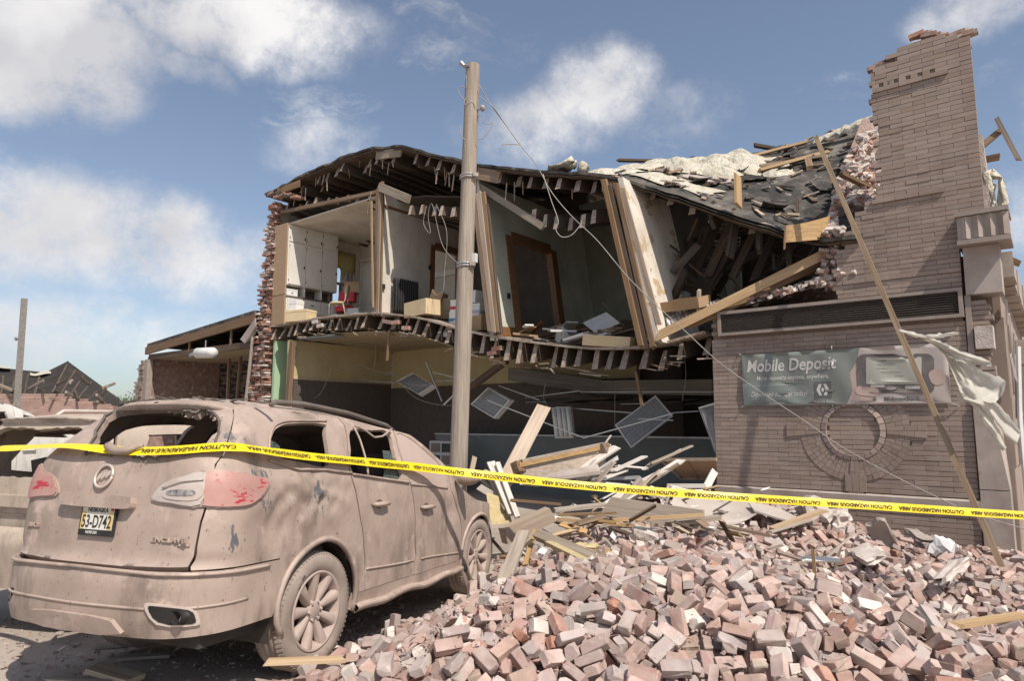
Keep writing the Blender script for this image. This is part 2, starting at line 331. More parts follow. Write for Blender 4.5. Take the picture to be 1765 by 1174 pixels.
G['tar'] = M_('torn_tar_roofing',[(.03,.028,.027),(.055,.051,.048),(.10,.092,.083)],scale=1.6,detail=10,spec=.1,rough=.95,bump=1,bscale=5,patches=[((.21,.185,.16),1.3,.52,.68),((.30,.265,.225),4.2,.60,.68),((.035,.035,.036),5,.60,.66)],bdist=.06,coord='Object',stain=((.20,.175,.15),.8,(.9,.9,.9)))
G['tarp'] = M_('crumpled_cream_plastic',[(.40,.355,.27),(.50,.455,.36),(.57,.53,.44)],scale=3,rough=.6,bump=1,bscale=8,bdist=.08,spec=.4)
G['tarp_thin'] = M_('thin_plastic_sheet',[(.62,.585,.51),(.72,.69,.62)],scale=6,rough=.5,bump=.5,bscale=20,spec=.4,stretch=(1,1,.4),bdist=.01)
G['concrete'] = M_('dusty_limestone',[(.32,.265,.23),(.39,.33,.29),(.44,.38,.335)],scale=3,detail=9,rough=.9,bump=.3,bscale=40,patches=[((.22,.17,.145),2.2,.64,.72)],bdist=.004,stain=((.24,.185,.155),.7,(1.5,1.5,.7)))
G['louver'] = M_('dark_bronze_louver',[(.11,.09,.08),(.15,.125,.11)],scale=6,rough=.6,bump=.1,metal=.2)
G['louver_frame'] = M_('dusty_bronze_frame',[(.27,.22,.19),(.34,.285,.25)],scale=5,rough=.65,bump=.2)
G['metal_grey'] = M_('galvanised_metal',[(.33,.33,.34),(.44,.44,.45)],scale=5,rough=.45,bump=.1,metal=.5,rnd=.15)
G['white_metal'] = M_('white_enamelled_metal',[(.60,.59,.57),(.70,.69,.67)],scale=4,rough=.5,bump=.1,rnd=.08)
G['lamp_lens'] = M_('prismatic_lens',[(.20,.20,.20),(.30,.30,.30)],scale=14,rough=.35,bump=.3,spec=.5)
G['black'] = M_('black_iron',[(.025,.024,.024),(.04,.038,.036)],scale=9,rough=.55,bump=.1)
G['cable'] = M_('grey_cable',[(.28,.26,.24),(.38,.35,.32)],scale=9,rough=.7,bump=0)
G['cable_pale'] = M_('pale_service_cable',[(.34,.32,.29),(.42,.40,.37)],scale=9,rough=.6,bump=0)
G['card'] = M_('brown_cardboard',[(.36,.24,.135),(.42,.29,.175)],scale=3,rough=.9,bump=.1,rnd=.15)
G['card_pale'] = M_('pale_buff_cardboard',[(.60,.46,.28),(.67,.53,.34)],scale=3,rough=.85,bump=.1,rnd=.1)
G['white_box'] = M_('white_carton',[(.66,.65,.64),(.74,.73,.72)],scale=3,rough=.8,bump=.05)
G['blue'] = M_('blue_print',[(.06,.22,.42),(.08,.26,.47)],scale=3,rough=.7,bump=0)
G['red'] = M_('red_print',[(.46,.035,.05),(.54,.05,.065)],scale=4,rough=.6,bump=0)
G['paper'] = M_('loose_paper',[(.66,.645,.62),(.74,.73,.71)],scale=4,rough=.9,bump=.1,rnd=.12)
G['white_cab'] = M_('white_cabinet_paint',[(.66,.63,.57),(.72,.69,.635)],scale=2,rough=.6,bump=.05,stain=((.55,.50,.42),.5,(1.2,1.2,.6)))
G['vinyl'] = M_('yellow_print_vinyl',[(.38,.28,.10),(.52,.40,.17),(.34,.20,.09)],scale=24,rough=.5,bump=.1)
G['curtain'] = M_('ochre_curtain',[(.33,.26,.10),(.42,.34,.15)],scale=9,rough=.9,bump=.3)
G['sheet_metal'] = M_('dented_grey_sheet',[(.40,.34,.295),(.48,.42,.37)],scale=3,rough=.55,bump=.2,patches=[((.25,.20,.17),4,.6,.7)])
G['leaf'] = M_('tree_leaves',[(.045,.085,.03),(.075,.125,.045),(.10,.15,.06)],scale=2,rough=.7,bump=0,rnd=.2)
G['bark'] = M_('bark',[(.11,.085,.065),(.17,.13,.10)],scale=8,bump=.6)
G['insul'] = M_('yellow_insulation',[(.42,.33,.17),(.52,.42,.24)],scale=8,rough=.95,bump=.8,bdist=.02)

def translucent(m,col,amt):
 nt = m.node_tree; N = nt.nodes; L = nt.links; t = N.new('ShaderNodeBsdfTranslucent'); t.inputs['Color'].default_value = (*col,1); mx = N.new('ShaderNodeMixShader'); mx.inputs[0].default_value = amt
 out = next(n for n in N if n.type == 'OUTPUT_MATERIAL'); L.new(N['Principled BSDF'].outputs[0],mx.inputs[1]); L.new(t.outputs[0],mx.inputs[2]); L.new(mx.outputs[0],out.inputs['Surface'])
translucent(G['tarp_thin'],(.7,.67,.6),.45); translucent(G['curtain'],(.45,.36,.14),.4)
G['brick_far'] = M_('far_red_brick',[(.30,.19,.155),(.36,.24,.20),(.40,.29,.25)],scale=2,bump=.2,rnd=.15)
G['brick_old_dim'] = M_('shaded_interior_brick',[(.11,.08,.068),(.155,.112,.095),(.19,.15,.13)],scale=3,bump=.4,rnd=.2)  # old brick darkened in colour for the shade inside the annex
G['mint_dim'] = M_('shaded_mint_plaster',[(.225,.225,.178),(.275,.272,.22)],scale=3,bump=.1)  # mint plaster of the back wall, room shade mixed into its colour
G['wood_brown_dim'] = wood('dimmed_brown_lath',(.11,.07,.045),(.16,.105,.07),(.20,.14,.095))  # brown lath with roof shade put into its colour; annex edge rafter too
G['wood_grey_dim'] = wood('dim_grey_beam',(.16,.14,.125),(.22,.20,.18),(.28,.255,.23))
G['wood_tan'] = wood('aged_tan_timber',(.20,.135,.08),(.29,.205,.13),(.37,.275,.185),rnd=.1)
G['joist_dark'] = wood('shaded_rafter_wood',(.035,.025,.019),(.06,.044,.033),(.095,.07,.053))  # joist wood blackened in colour to stand for shade under the collapsed roof
# ---------------------------------------------------------------- ground
def gz(X,Y):
 return -.18 * sst(Y,4.2,7.2)
C0 = Vector((-1.34,4.49,0)); _a = math.atan2(1.0,2.64)
CF2 = Vector((math.sin(_a),math.cos(_a),0)); CRT = Vector((math.cos(_a),-math.sin(_a),0))
def heap(X,Y):
 q = Vector((X,Y,0)) - C0; s = q @ CRT; a = q @ CF2
 L = sst(s,.1,1.25) if a < 2.6 else max(sst(s,.1,1.25),sst(a,2.9,3.8))
 L *= sst(s + .55 * max(0,-a),-.05,.75)
 near = sst(Y,3.0,4.35)
 R = 1 - .82 * sst(X,1.7,3.3)
 bank = 1 - .75 * sst(X,3.6,5.4)
 far = lerp(.56,.50,sst(Y,7.0,9.5))
 far += .14 * math.exp(-((X - 3.2) / 1.6) ** 2 - ((Y - 8.8) / 1.3) ** 2)
 h = far * near * L * (R if Y < 6 else lerp(R,max(R,bank),sst(Y,6,8.5)))
 h += .05 * mnoise.noise(Vector((X * 1.3,Y * 1.3,2))) * near * L
 return gz(X,Y) + max(0,h)
def build_ground():
 xs = [-900,-300,-100,-40,-20] + [-12 + .6 * i for i in range(41)] + [20,40,100,300,900]
 ys = [-300,-60,-15] + [-4 + .4 * i for i in range(46)] + [18,24,35,60,120,300,700,1500]
 m = MB(); m.grid([[Vector((x,y,gz(x,y))) for x in xs] for y in ys])
 o = obj('ground',m.V,m.F,G['ground'],None,True,Matrix.Identity(4)); tag(o,kind='structure')
 # the bed of mortar dust and chips that the loose bricks lie on
 m = MB(); rows = []
 for j in range(75):
  y = 2.6 + j * .13; rows.append([Vector((x,y,(max(gz(x,y) - .02,heap(x,y) - .12) if heap(x,y) - gz(x,y) > .015 else gz(x,y) - .05) + .012 * mnoise.noise(Vector((x * 7,y * 7,0))))) for x in [-3.4 + .13 * i for i in range(85)]])
 m.grid(rows); o = obj('rubble_bed',m.V,m.F,G['rubble_fill'],None,True,Matrix.Identity(4)); tag(o,kind='stuff')
build_ground()
def build_grit():
 """chips and dust crumbs strewn on the pavement and between bricks"""
 m = MB(); r = random.Random(4)
 for k in range(9000):
  if k % 3 == 0: x,y = r.uniform(-4.5,0),r.uniform(3.6,6.5)
  else: x,y = r.uniform(-1.4,6),r.uniform(3.2,9.5)
  s = r.uniform(.006,.02) if r.random() < (.85 if k % 3 == 0 else .5) else r.uniform(.02,.045)
  z = heap(x,y) - (.05 if heap(x,y) - gz(x,y) > .08 else 0) * r.random() * 1.4 + s * .3
  P = [Vector((x + r.uniform(-s,s),y + r.uniform(-s,s),z + r.uniform(-s,s) * .6)) for _ in range(4)]
  m.add(P,[(0,1,2),(0,3,1),(1,3,2),(2,3,0)])
 o = obj('brick_grit',m.V,m.F,G['brick_loose'],None,False,Matrix.Identity(4)); tag(o,kind='stuff')
build_grit()

# ---------------------------------------------------------------- utility poles
def build_poles():
 b = at(788,860,9.0); b.z = gz(0,9) - .1; top = at(815,112,9.0); base = Vector((lerp(top.x,at(790,805,9).x,(top.z - b.z) / (top.z - at(790,805,9).z)),9,b.z))
 P = thing('utility_pole','tall weathered wooden utility pole leaning in front of the torn-open house','utility pole',base)
 m = MB(); n = 18; k = 40; rows = []
 for i in range(k + 1):
  t = i / k; c = base.lerp(top,t); rad = lerp(.122,.098,t)
  rows.append([c + Vector((math.cos(a),math.sin(a),0)) * (rad * (1 + .05 * mnoise.noise(Vector((math.cos(a) * 3,math.sin(a) * 3,t * 5))))) for a in [2 * math.pi * j / n for j in range(n + 1)]])
 m.grid(rows); m.add(rows[-1][:-1],[tuple(range(n))])
 m.build('shaft',G['pole'],P,True)
 ax = (top - base).normalized()
 def on(py): # point on the axis seen at this photo height
  return base.lerp(top,(at(800,py,9).z - base.z) / (top.z - base.z))
 for py in (308,460):
  c = on(py); m = MB()
  for dz in (0,.035): m.tube([c + ax * dz + Vector((math.cos(a),math.sin(a),.02 * math.sin(3 * a))) * .121 for a in [i * math.pi / 9 for i in range(19)]],.009,5)
  m.build('wire_wrap',G['metal_grey'],P)
  m = MB(); m.bar(c + Vector((.06,-.12,.02)),c + Vector((.135,-.10,.02)),.03,.05)
  m.build('bracket',G['pole'],P)
 c = on(435); m = MB(); m.bar(c + Vector((.09,-.03,-.09)),c + Vector((.145,-.06,-.09)),.06,.12); m.build('junction_box',G['white_metal'],P)
 c = on(191); m = MB(); m.tube([c + Vector((.07,-.05,0)),c + Vector((.14,-.07,.0))],.014,6); m.build('insulator_pin',G['metal_grey'],P)
 m = MB(); m.tube([c + Vector((.13,-.09,.0)),c + Vector((.15,-.09,.0)),c + Vector((.17,-.09,.0)),c + Vector((.19,-.09,.0))],[.028,.045,.045,.03],12); m.build('insulator',G['concrete'],P,True)
 c = on(116); m = MB(); m.tube([c + Vector((-.16,-.06,.04)),c + Vector((-.11,-.06,-.01)),c + Vector((-.04,-.1,-.02))],[.035,.028,.02],8); m.build('top_clamp',G['metal_grey'],P)
 def px(a,Y=8.9): return [at(x,y,Y) for x,y in a]
 cable('loose_wire',px([(803,130),(804,150),(795,148),(790,155),(797,168),(804,172)]),.005,G['cable'],P)
 cable('loose_wire',px([(806,165),(801,172),(801,180),(806,178),(815,176),(820,185)]),.005,G['cable'],P)
 cable('loose_wire',px([(802,242),(797,236),(793,224),(792,217)]),.006,G['cable'],P)
 cable('loose_wire',px([(833,196),(834,204),(832,210),(840,214),(850,212),(846,220),(838,232),(830,239),(822,239)]),.005,G['cable'],P)
 # the service drop that falls from the pole across the facade to the right
 C = thing('service_cable','slack pale service cable falling from the wooden pole across the brick bank wall','cable',at(826,146,8.9))
 pts = [at(826,146,8.9),at(845,178,8.95),at(870,213,9.0),at(897,250,9.0),at(925,285,9.0),at(950,330,9.0),at(985,372,8.9),at(1030,415,8.8),at(1080,475,8.7),at(1130,525,8.6),at(1180,570,8.6),at(1240,625,8.6),at(1310,675,8.6),at(1390,728,8.6),at(1450,770,8.5),at(1530,815,8.3),at(1610,855,8.1),at(1680,886,7.9),at(1765,912,7.7),at(1900,950,7.4)]
 cable('conductor',pts,.006,G['cable'],C)
 cable('conductor',[at(826,165,8.9),at(850,184,8.95),at(872,215,9.0),at(897,249,9.02)],.006,G['cable'],C)
 cable('conductor',[at(936,300,8.98),at(950,345,9),at(962,380,9.0),at(958,395,9),at(968,408,9),at(985,405,9),at(1000,388,9),at(1003,381,9)],.006,G['cable_pale'],C)
 cable('spur',[at(897,249,9),at(880,248,9),at(865,249,9)],.007,G['cable_pale'],C)
 # far pole
 b2 = at(28,712,18); b2.z = -.2; t2 = at(42,515,18)
 b2.x = lerp(t2.x,at(28,712,18).x,(t2.z + .2) / (t2.z - at(28,712,18).z))
 q = thing('utility_pole','bare square-topped grey timber pole standing before the collapsed shop','utility pole',b2)
 m = MB(); ux = Vector((.8,.6,0)); vy = Vector((-.6,.8,0)); rows = []
 for i in range(13):
  c = b2.lerp(t2,i / 12); r = .075
  rows.append([c + ux * r * a + vy * r * b for a,b in ((-1,-1),(1,-1),(1,1),(-1,1),(-1,-1))])
 m.grid(rows); m.add(rows[-1][:4],[(0,1,2,3)]); m.build('shaft',G['wood_grey_dim'],q)
 m = MB(); m.bar(b2.lerp(t2,.78) + Vector((-.1,-.08,0)),b2.lerp(t2,.78) + Vector((-.06,-.1,.05)),.05,.08); m.build('cable_clip',G['metal_grey'],q)
build_poles()

# ---------------------------------------------------------------- far left: collapsed shop, annex, tree
def wall_bricks(mb,p0,p1,z0,z1,nrm,L=.21,h=.067,j=.008,edge=None,depth=.05,jit=.006,rnd=None,mi=0,skip=0.0):
 """running-bond brick boxes over a vertical rectangle; edge(z) -> (start, end) metres along p0-p1"""
 r = rnd or random.Random(3); d = (Vector(p1) - Vector(p0)); Lt = d.length; d.normalize(); n = int((z1 - z0) / h)
 for i in range(n):
  z = z0 + i * h; a,b = edge(z) if edge else (0,Lt); x = a - (L / 2 if i % 2 else 0)
  while x < b:
   s,e = max(x,a),min(x + L - j,b); x += L
   if e - s < .03 or r.random() < skip: continue
   o = r.uniform(-jit,jit); A = Vector(p0) + d * s + nrm * (-depth); D = nrm * (depth + o)
   zz = z + r.uniform(-.001,.001)
   q0,q1 = A + d * 0,A + d * (e - s)
   P = [q0 + D,q1 + D,q1,q0]
   mb.box8([Vector((v.x,v.y,zz)) for v in P] + [Vector((v.x,v.y,zz + h - j)) for v in P],mi)
def build_far():
 r = random.Random(21)
 # collapsed shop with fallen roof
 Yf = 27.0
 o0 = at(-60,712,Yf); o0.z = -.2
 T = thing('collapsed_shop','distant collapsed brick shop with its dark roof frame fallen in','building',o0)
 zt = at(60,678,Yf).z
 x0,x1 = at(-160,700,Yf).x,at(196,700,Yf).x
 m = MB(); m.box8([Vector(v) for v in [(x0,Yf,-.3),(x1,Yf,-.3),(x1,Yf + .3,-.3),(x0,Yf + .3,-.3),(x0,Yf,zt),(x1,Yf,zt - .5),(x1,Yf + .3,zt - .5),(x0,Yf + .3,zt)]]); m.build('wall',G['brick_far'],T)
 m = MB(); wall_bricks(m,(x0,Yf,0),(x1,Yf,0),-.2,zt,Vector((0,-1,0)),L=.3,h=.1,edge=lambda z: (0,(x1 - x0) - max(0,(z - zt + .5)) * 5 - r.uniform(0,.3)),rnd=r)
 o = m.build('brickwork',G['brick_far'],T); tag(o,kind='stuff')
 # fallen roof: two sloping planes of board with rafters below, seen from underneath
 pk = [at(-150,628,Yf + 5),at(0,634,Yf + 5),at(78,642,Yf + 4.5),at(118,622,Yf + 4)]
 bt = [at(-150,690,Yf + .6),at(0,690,Yf + .6),at(60,688,Yf + .5),at(110,690,Yf + .4)]
 m = slab([[a.lerp(b,t) for t in (0,.33,.66,1)] for a,b in zip(pk,bt)],.12); m.build('roof',G['dark'],T)
 e0,e1 = at(116,622,Yf + 4),at(214,694,Yf + 3.2); f0,f1 = at(92,672,Yf + .8),at(180,716,Yf + .5)
 m = slab([[a.lerp(b,t) for t in (0,.5,1)] for a,b in ((e0,f0),(e0.lerp(e1,.5),f0.lerp(f1,.5)),(e1,f1))],.14); m.build('roof',G['dark'],T)
 for i in range(7):
  t = (i + .5) / 7; a = e0.lerp(e1,t); b = f0.lerp(f1,t); k = Vector((0,-.25,-.12)); plank('rafter',a + k,b + k,.06,.2,G['joist'],T)
 for i in range(12):
  x = -140 + i * 21; plank('rafter',at(x,640,Yf + 4.2) + Vector((0,0,-.2)),at(x + r.uniform(-14,24),690,Yf + .5),.07,.2,G['joist'],T)
 for i in range(14):
  x = r.uniform(20,190); y = r.uniform(655,700); plank('broken_rafter',at(x,y,Yf - .3),at(x + r.uniform(-30,30),y + r.uniform(-26,20),Yf + r.uniform(.2,1)),.07,.1,G['wood_grey'] if i % 3 else G['joist'],T)
 m = MB(); rr = [[at(x,646 + 2 * math.sin(x * .13) - 6 * s,Yf + 3.6 + s) for x in range(52,92,4)] for s in (0,.5,1)]; m.grid(rr); m.build('torn_membrane',G['tarp'],T,True)
 m = MB(); rr = [[at(x,634 + 1.5 * math.sin(x * .1) - 4 * s,Yf + 4.2 + s) for x in range(-60,24,6)] for s in (0,.5,1)]; m.grid(rr); m.build('torn_membrane',G['tarp'],T,True)
 # low annex left of the party wall
 w = 0.0
 A = thing('brick_annex','low brick annex left of the tall house with its front torn off','building',B(-5,0,-.2))
 uL,uR = UZ(258,640)[0],-.95
 zl = UZ(252,600)[1]; zr = UZ(440,543)[1]
 D = 7
 m = MB()
 for (s,t) in ((0,1),):
  m.box8([B(uL - .1,-.1,zl),B(uR,-.1,zr),B(uR,D,zr),B(uL - .1,D,zl),B(uL - .1,-.1,zl + .12),B(uR,-.1,zr + .12),B(uR,D,zr + .12),B(uL - .1,D,zl + .12)])
 m.build('roof_deck',G['tar'],A)
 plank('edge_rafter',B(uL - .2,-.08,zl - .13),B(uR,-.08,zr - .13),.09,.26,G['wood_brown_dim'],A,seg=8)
 z2l,z2r = UZ(275,632)[1] ,UZ(425,596)[1]
 plank('tie_beam',B(uL,-.02,zl - .36),B(uR,-.02,z2r),.09,.2,G['joist'],A,seg=6)
 m = MB(); m.box8([B(uL,.1,zl - .42),B(uR,.1,z2r - .02),B(uR,D,z2r - .02),B(uL,D,zl - .42),B(uL,.1,zl - .38),B(uR,.1,z2r + .02),B(uR,D,z2r + .02),B(uL,D,zl - .38)]); m.build('ceiling',G['tan_ceiling'],A)
 for t in (.42,.8):
  u = lerp(uL,uR,t); plank('strut',B(u,-.02,lerp(zl - .36,z2r,t)),B(u,-.02,lerp(zl,zr,t) - .2),.06,.09,G['wood_brown'],A)
 m = MB(); m.bbox(uL - .4,uR,2.6,2.9,-.3,zl - .02); m.box8([B(uL,2.6,zl - .3),B(uR,2.6,zl - .3),B(uR,2.9,zl - .3),B(uL,2.9,zl - .3),B(uL,2.6,zl),B(uR,2.6,zr),B(uR,2.9,zr),B(uL,2.9,zl)]); m.build('wall',G['dark'],A)
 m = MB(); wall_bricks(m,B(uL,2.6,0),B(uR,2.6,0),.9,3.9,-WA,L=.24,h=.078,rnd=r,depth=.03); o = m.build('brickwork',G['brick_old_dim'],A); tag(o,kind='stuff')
 m = MB(); m.bbox(uL - .5,uL - .04,.12,5,-.3,zl - .3); m.build('wall',G['brick_old'],A)
 mw = MB()
 m = MB(); m.bbox(uL - .08,uL + .12,-.15,.05,-.3,zl - .45); m.build('post',G['louver_frame'],A)
 # broken brick end at the left, stepping down
 for i in range(54):
  z = .3 + i * .068; wd = .55 if z < 2.4 else lerp(.62,.16,min(1,(z - 2.4) / max(.1,zl - .55 - 2.4))); x = uL - .1
  if z > zl - .5: break
  while x > uL - .1 - wd:
   l = r.choice((.1,.2,.2)); mw.bbox(x - l + .012,x,-.2 + r.uniform(-.03,.05),.1,z,z + .058); x -= l
 o = mw.build('broken_brick_end',G['brick_bank'],A); tag(o,kind='stuff')
 for (a,b,c,d) in ((395,618,392,690),(415,615,408,690)):
  p = FP(a,b,1.2); q = FP(c,d,1.2); plank('stud',p,q,.08,.08,G['wood_brown'],A)
 # white fixture hanging from the annex ceiling
 F = thing('ceiling_lamp','white lamp housing dangling under the sloped annex roof edge','lamp',FP(350,600,-.2))
 m = MB(); a,b = FP(338,609,-.25),FP(370,608,-.2)
 m.tube([a,a.lerp(b,.1),a.lerp(b,.9),b],[.1,.17,.17,.12],10); m.build('housing',G['white_metal'],F,True)
 m = MB(); m.tube([FP(328,613,-.25),a],.06,8); m.build('socket',G['metal_grey'],F,True)
 m = MB(); m.tube([a.lerp(b,.5),a.lerp(b,.5) + Vector((0,0,.4))],.02,6); m.build('stem',G['metal_grey'],F)
 # torn flashing and downpipe against the party wall
 m = slab([[FP(414,585,-.1),FP(440,548,-.15)],[FP(422,592,-.2),FP(441,562,-.2)],[FP(430,588,-.1),FP(440,575,-.1)]],.02,WA)
 S = m.build('torn_flashing',G['concrete']); tag(S,'pale torn roof flashing curling against the broken party wall','flashing')
 m = MB(); m.tube([FP(437,562,-.12),FP(434,600,-.12),FP(424,690,-.12),B(UZ(424,690)[0],-.12,-.2)],.05,8); o = m.build('downpipe',G['louver_frame']); tag(o,'grey downpipe beside the ragged brick party wall','downpipe')
 # tree
 tb = at(212,700,42); tb.z = -.2; T = thing('tree','small green tree behind the collapsed shop and the annex','tree',tb)
 m = MB(); m.tube([tb,tb + Vector((.1,0,1.6)),tb + Vector((-.1,.1,3))],[.14,.1,.05],7)
 for k in range(6):
  a = k * 1.05; m.tube([tb + Vector((0,0,1.2 + .2 * k)),tb + Vector((math.cos(a) * .8,math.sin(a) * .8,2 + .25 * k))],[.05,.015],5)
 m.build('trunk',G['bark'],T)
 m = MB(); cs = [Vector((r.gauss(0,.6),r.gauss(0,.6),r.uniform(1.4,3.1))) for _ in range(26)]
 for k in range(2600):
  c = tb + r.choice(cs) + Vector((r.gauss(0,.22),r.gauss(0,.22),r.gauss(0,.2))); a = Vector((r.gauss(0,1),r.gauss(0,1),r.gauss(0,1))).normalized() * .07; b = a.orthogonal().normalized() * .035
  m.add([c - a,c + b,c + a,c - b],[(0,1,2,3)])
 o = m.build('crown',G['leaf'],T); tag(o,kind='stuff')
build_far()
# ---------------------------------------------------------------- the torn-open house
fl_top = curve([(-1,4.34),(-.42,4.33),(2.3,4.37),(4.42,4.28),(5.86,4.03),(7.3,3.6),(8.3,3.36),(9.36,3.17),(10.3,3.01),(10.94,2.95),(11.76,2.93),(12.42,3.04),(13.2,3.2)])
fl_bot = lambda u: fl_top(u) - curve([(-1,.36),(2.3,.40),(4.4,.41),(7,.44),(9,.47),(11,.44),(13,.36)])(u)
rf_top = curve([(-.6,8.33),(-.27,8.34),(1.2,8.50),(2.6,8.55),(4,8.55),(5.35,8.27),(6.5,7.75),(7.63,7.27),(8.7,6.88),(9.8,6.56),(10.94,6.24),(11.6,5.94),(12.28,5.57),(12.9,5.24),(13.4,4.95),(14.13,4.6),(14.7,4.32),(16,4.3)])
DEEP = 6.2
def floor_z(u,w): return lerp(fl_top(u),4.3,sst(w,0,5.5))
def roof_z(u,w):
 b = curve([(-1,8.3),(3,8.5),(6,8.35),(8.3,8.3),(10,8.2),(12,8.0),(13.4,8.03),(15,8.25),(17,8.4)])(u)
 s = min(1,max(0,w / 5.2)); s = lerp(s,s * s * (3 - 2 * s),.35)
 z = lerp(rf_top(u),b,s)
 return z + .10 * sst(u,9,11) * mnoise.noise(Vector((u * 1.1,w * 1.1,5))) * (1 if w > .3 else .3)

def build_house():
 r = random.Random(5)
 H = thing('collapsed_house','two-storey brick house with its whole front torn off and sagging floors','building',B(6,3,-.18))
 # floor joists with fire-cut ends
 jm = [G['joist'],G['joist_end']]
 def joist(name,u,zt,dep,wd,w0,w1,ztb,cut=.13,sag=None):
  m = MB(); hw = wd / 2; zb0 = zt - dep; zbb = ztb - dep
  tap = r.uniform(.62,.9)
  P = [B(u - hw,w0,zb0),B(u + hw,w0,zb0),B(u + hw,w1,zbb),B(u - hw,w1,zbb),
   B(u - hw * tap,w0 + cut,zt),B(u + hw * tap,w0 + cut,zt),B(u + hw,w1,ztb),B(u - hw,w1,ztb)]
  m.add(P,[(3,2,1,0),(4,5,6,7),(1,2,6,5),(2,3,7,6),(3,0,4,7)],0); m.add(P,[(0,1,5,4)],1)
  o = m.build(name,jm,H); return o
 u = -.42
 while u < 12.95:
  du = r.uniform(-.03,.03); uu = u + du; zt = fl_top(uu) - .05
  dep = fl_top(uu) - fl_bot(uu) - .05 + r.uniform(-.05,.03)
  joist('floor_joist',uu,zt - (r.uniform(.02,.07) if r.random() < .2 else 0),dep * r.uniform(.92,1.04),r.uniform(.08,.14) if u < 8 else r.uniform(.09,.15),r.uniform(-.06,.06) if r.random() < .94 else r.uniform(.1,.3),5.5,4.25,cut=r.uniform(.10,.22))
  u += lerp(.36,.345,sst(u,4,9))
 # boards of the upper floor, run along the front
 for k in range(7):
  w0 = k * .12 + (.0 if k else -.02); m = MB(); us = [-.45 + .3 * i for i in range(46)]; us = [x for x in us if x < 12.9]
  s = slab([[B(x,w0 + j * .112 + (r.uniform(-.03,.02) if (k == 0 and j == 0) else 0),floor_z(x,w0 + j * .11) + .002 * k % .004) for x in us] for j in (0,1)],.045)
  s.build('floor_board',G['wood_grey'] if k else G['joist_end'],H)
 us = [-.45 + .5 * i for i in range(28)]
 s = slab([[B(x,w,floor_z(x,w)) for x in us if x < 13.2] for w in (.86,1.5,2.5,3.5,4.6,DEEP)],.05); s.build('floor_deck',G['wood_brown'],H)
 # ceiling boards of the ground floor (tan), hung below the joists, torn off towards the right
 rows = []
 for w in (.22,.8,1.6,2.6,3.7,4.6):
  rows.append([B(x,w,lerp(fl_bot(x),3.84,sst(w,0,5.5)) - .035) for x in [.75 + .3 * i for i in range(24)] if x < 7.4 + .5 * math.sin(w * 2.1)])
 n = min(len(x) for x in rows); rows = [x[:n] for x in rows]
 slab(rows,.02).build('ceiling_board',G['tan_ceiling'],H)
 for k in range(11):
  w = .35 + k * .38; plank('ceiling_batten',B(.9,w,lerp(fl_bot(.9),3.84,sst(w,0,5.5)) - .062),B(4.4,w,lerp(fl_bot(4.4),3.84,sst(w,0,5.5)) - .062),.02,.012,G['tan_ceiling'],H)
 a,b = FP(515,583,.05),FP(577,577,.05); m = slab([[a,b],[a + WA * .5 - ZA * .03,b + WA * .35 - ZA * .02]],.02); m.build('hanging_board',G['metal_grey'],H)
 # roof: torn felt over boards, joists beneath
 us = [-.62 + .22 * i for i in range(73)]; us = [x for x in us if x < 15.6]
 ws = [-.12,.05,.3,.6,1.0,1.5,2.1,2.8,3.6,4.4,5.2,6.2,7.2]
 def edge(x): return -.12 + .34 * sst(x,11.3,12.2) * (1 - sst(x,14.3,15)) + .09 * mnoise.noise(Vector((x * 2.2,9,0))) + .05 * mnoise.noise(Vector((x * 7,3,0)))
 rows = [[B(x,(edge(x) if i == 0 else w),roof_z(x,max(0,w)) + .035 * mnoise.noise(Vector((x * 3,w * 3,0))) * (1 if i < 3 or x > 9 else .3)) for x in us] for i,w in enumerate(ws)]
 sl = slab(rows,.055); o = sl.build('roof_felt',G['tar'],H)
 rows2 = [[p - ZA * .062 + WA * (.05 if i == 0 else 0) for p in R] for i,R in enumerate(rows)]
 slab(rows2,.04).build('roof_deck',G['joist'],H)
 u = -.3
 while u < 13.6:
  uu = u + r.uniform(-.03,.03); zt = rf_top(uu) - .125
  dep = (.27 if uu < 10.8 else .24) * r.uniform(.85,1.08)
  w0 = r.uniform(-.08,.14) + (r.uniform(.1,.5) if r.random() < .15 else 0) + .34 * sst(uu,11.3,12.2)
  m = MB(); hw = r.uniform(.05,.075)
  K = 6; P = []
  for k in range(K + 1):
   w = lerp(w0,5.6,k / K); zz = roof_z(uu,w) - .11
   tp = .8 if k == 0 else 1
   P += [B(uu - hw,w,zz - dep),B(uu + hw,w,zz - dep),B(uu + hw * tp,w + (.1 if k == 0 else 0),zz),B(uu - hw * tp,w + (.1 if k == 0 else 0),zz)]
  F_ = []
  for k in range(K):
   for q in range(4): F_.append((k * 4 + (q + 1) % 4,k * 4 + q,(k + 1) * 4 + q,(k + 1) * 4 + (q + 1) % 4))
  m.add(P,F_,0); m.add(P[:4],[(0,1,2,3)],1); m.build('roof_joist',jm,H)
  u += lerp(.40,.37,sst(u,4,9))
 # fascia pieces still nailed along the eave
 plank('fascia_board',FP(478,331,-.1),FP(517,316,-.1),.05,.2,G['wood_brown'],H,seg=4)
 plank('fascia_board',FP(648,268,-.03),FP(692,262,-.03),.05,.22,G['wood_grey'],H)
 plank('fascia_board',FP(822,298,-.04),FP(862,306,-.04),.05,.26,G['wood_brown'],H)
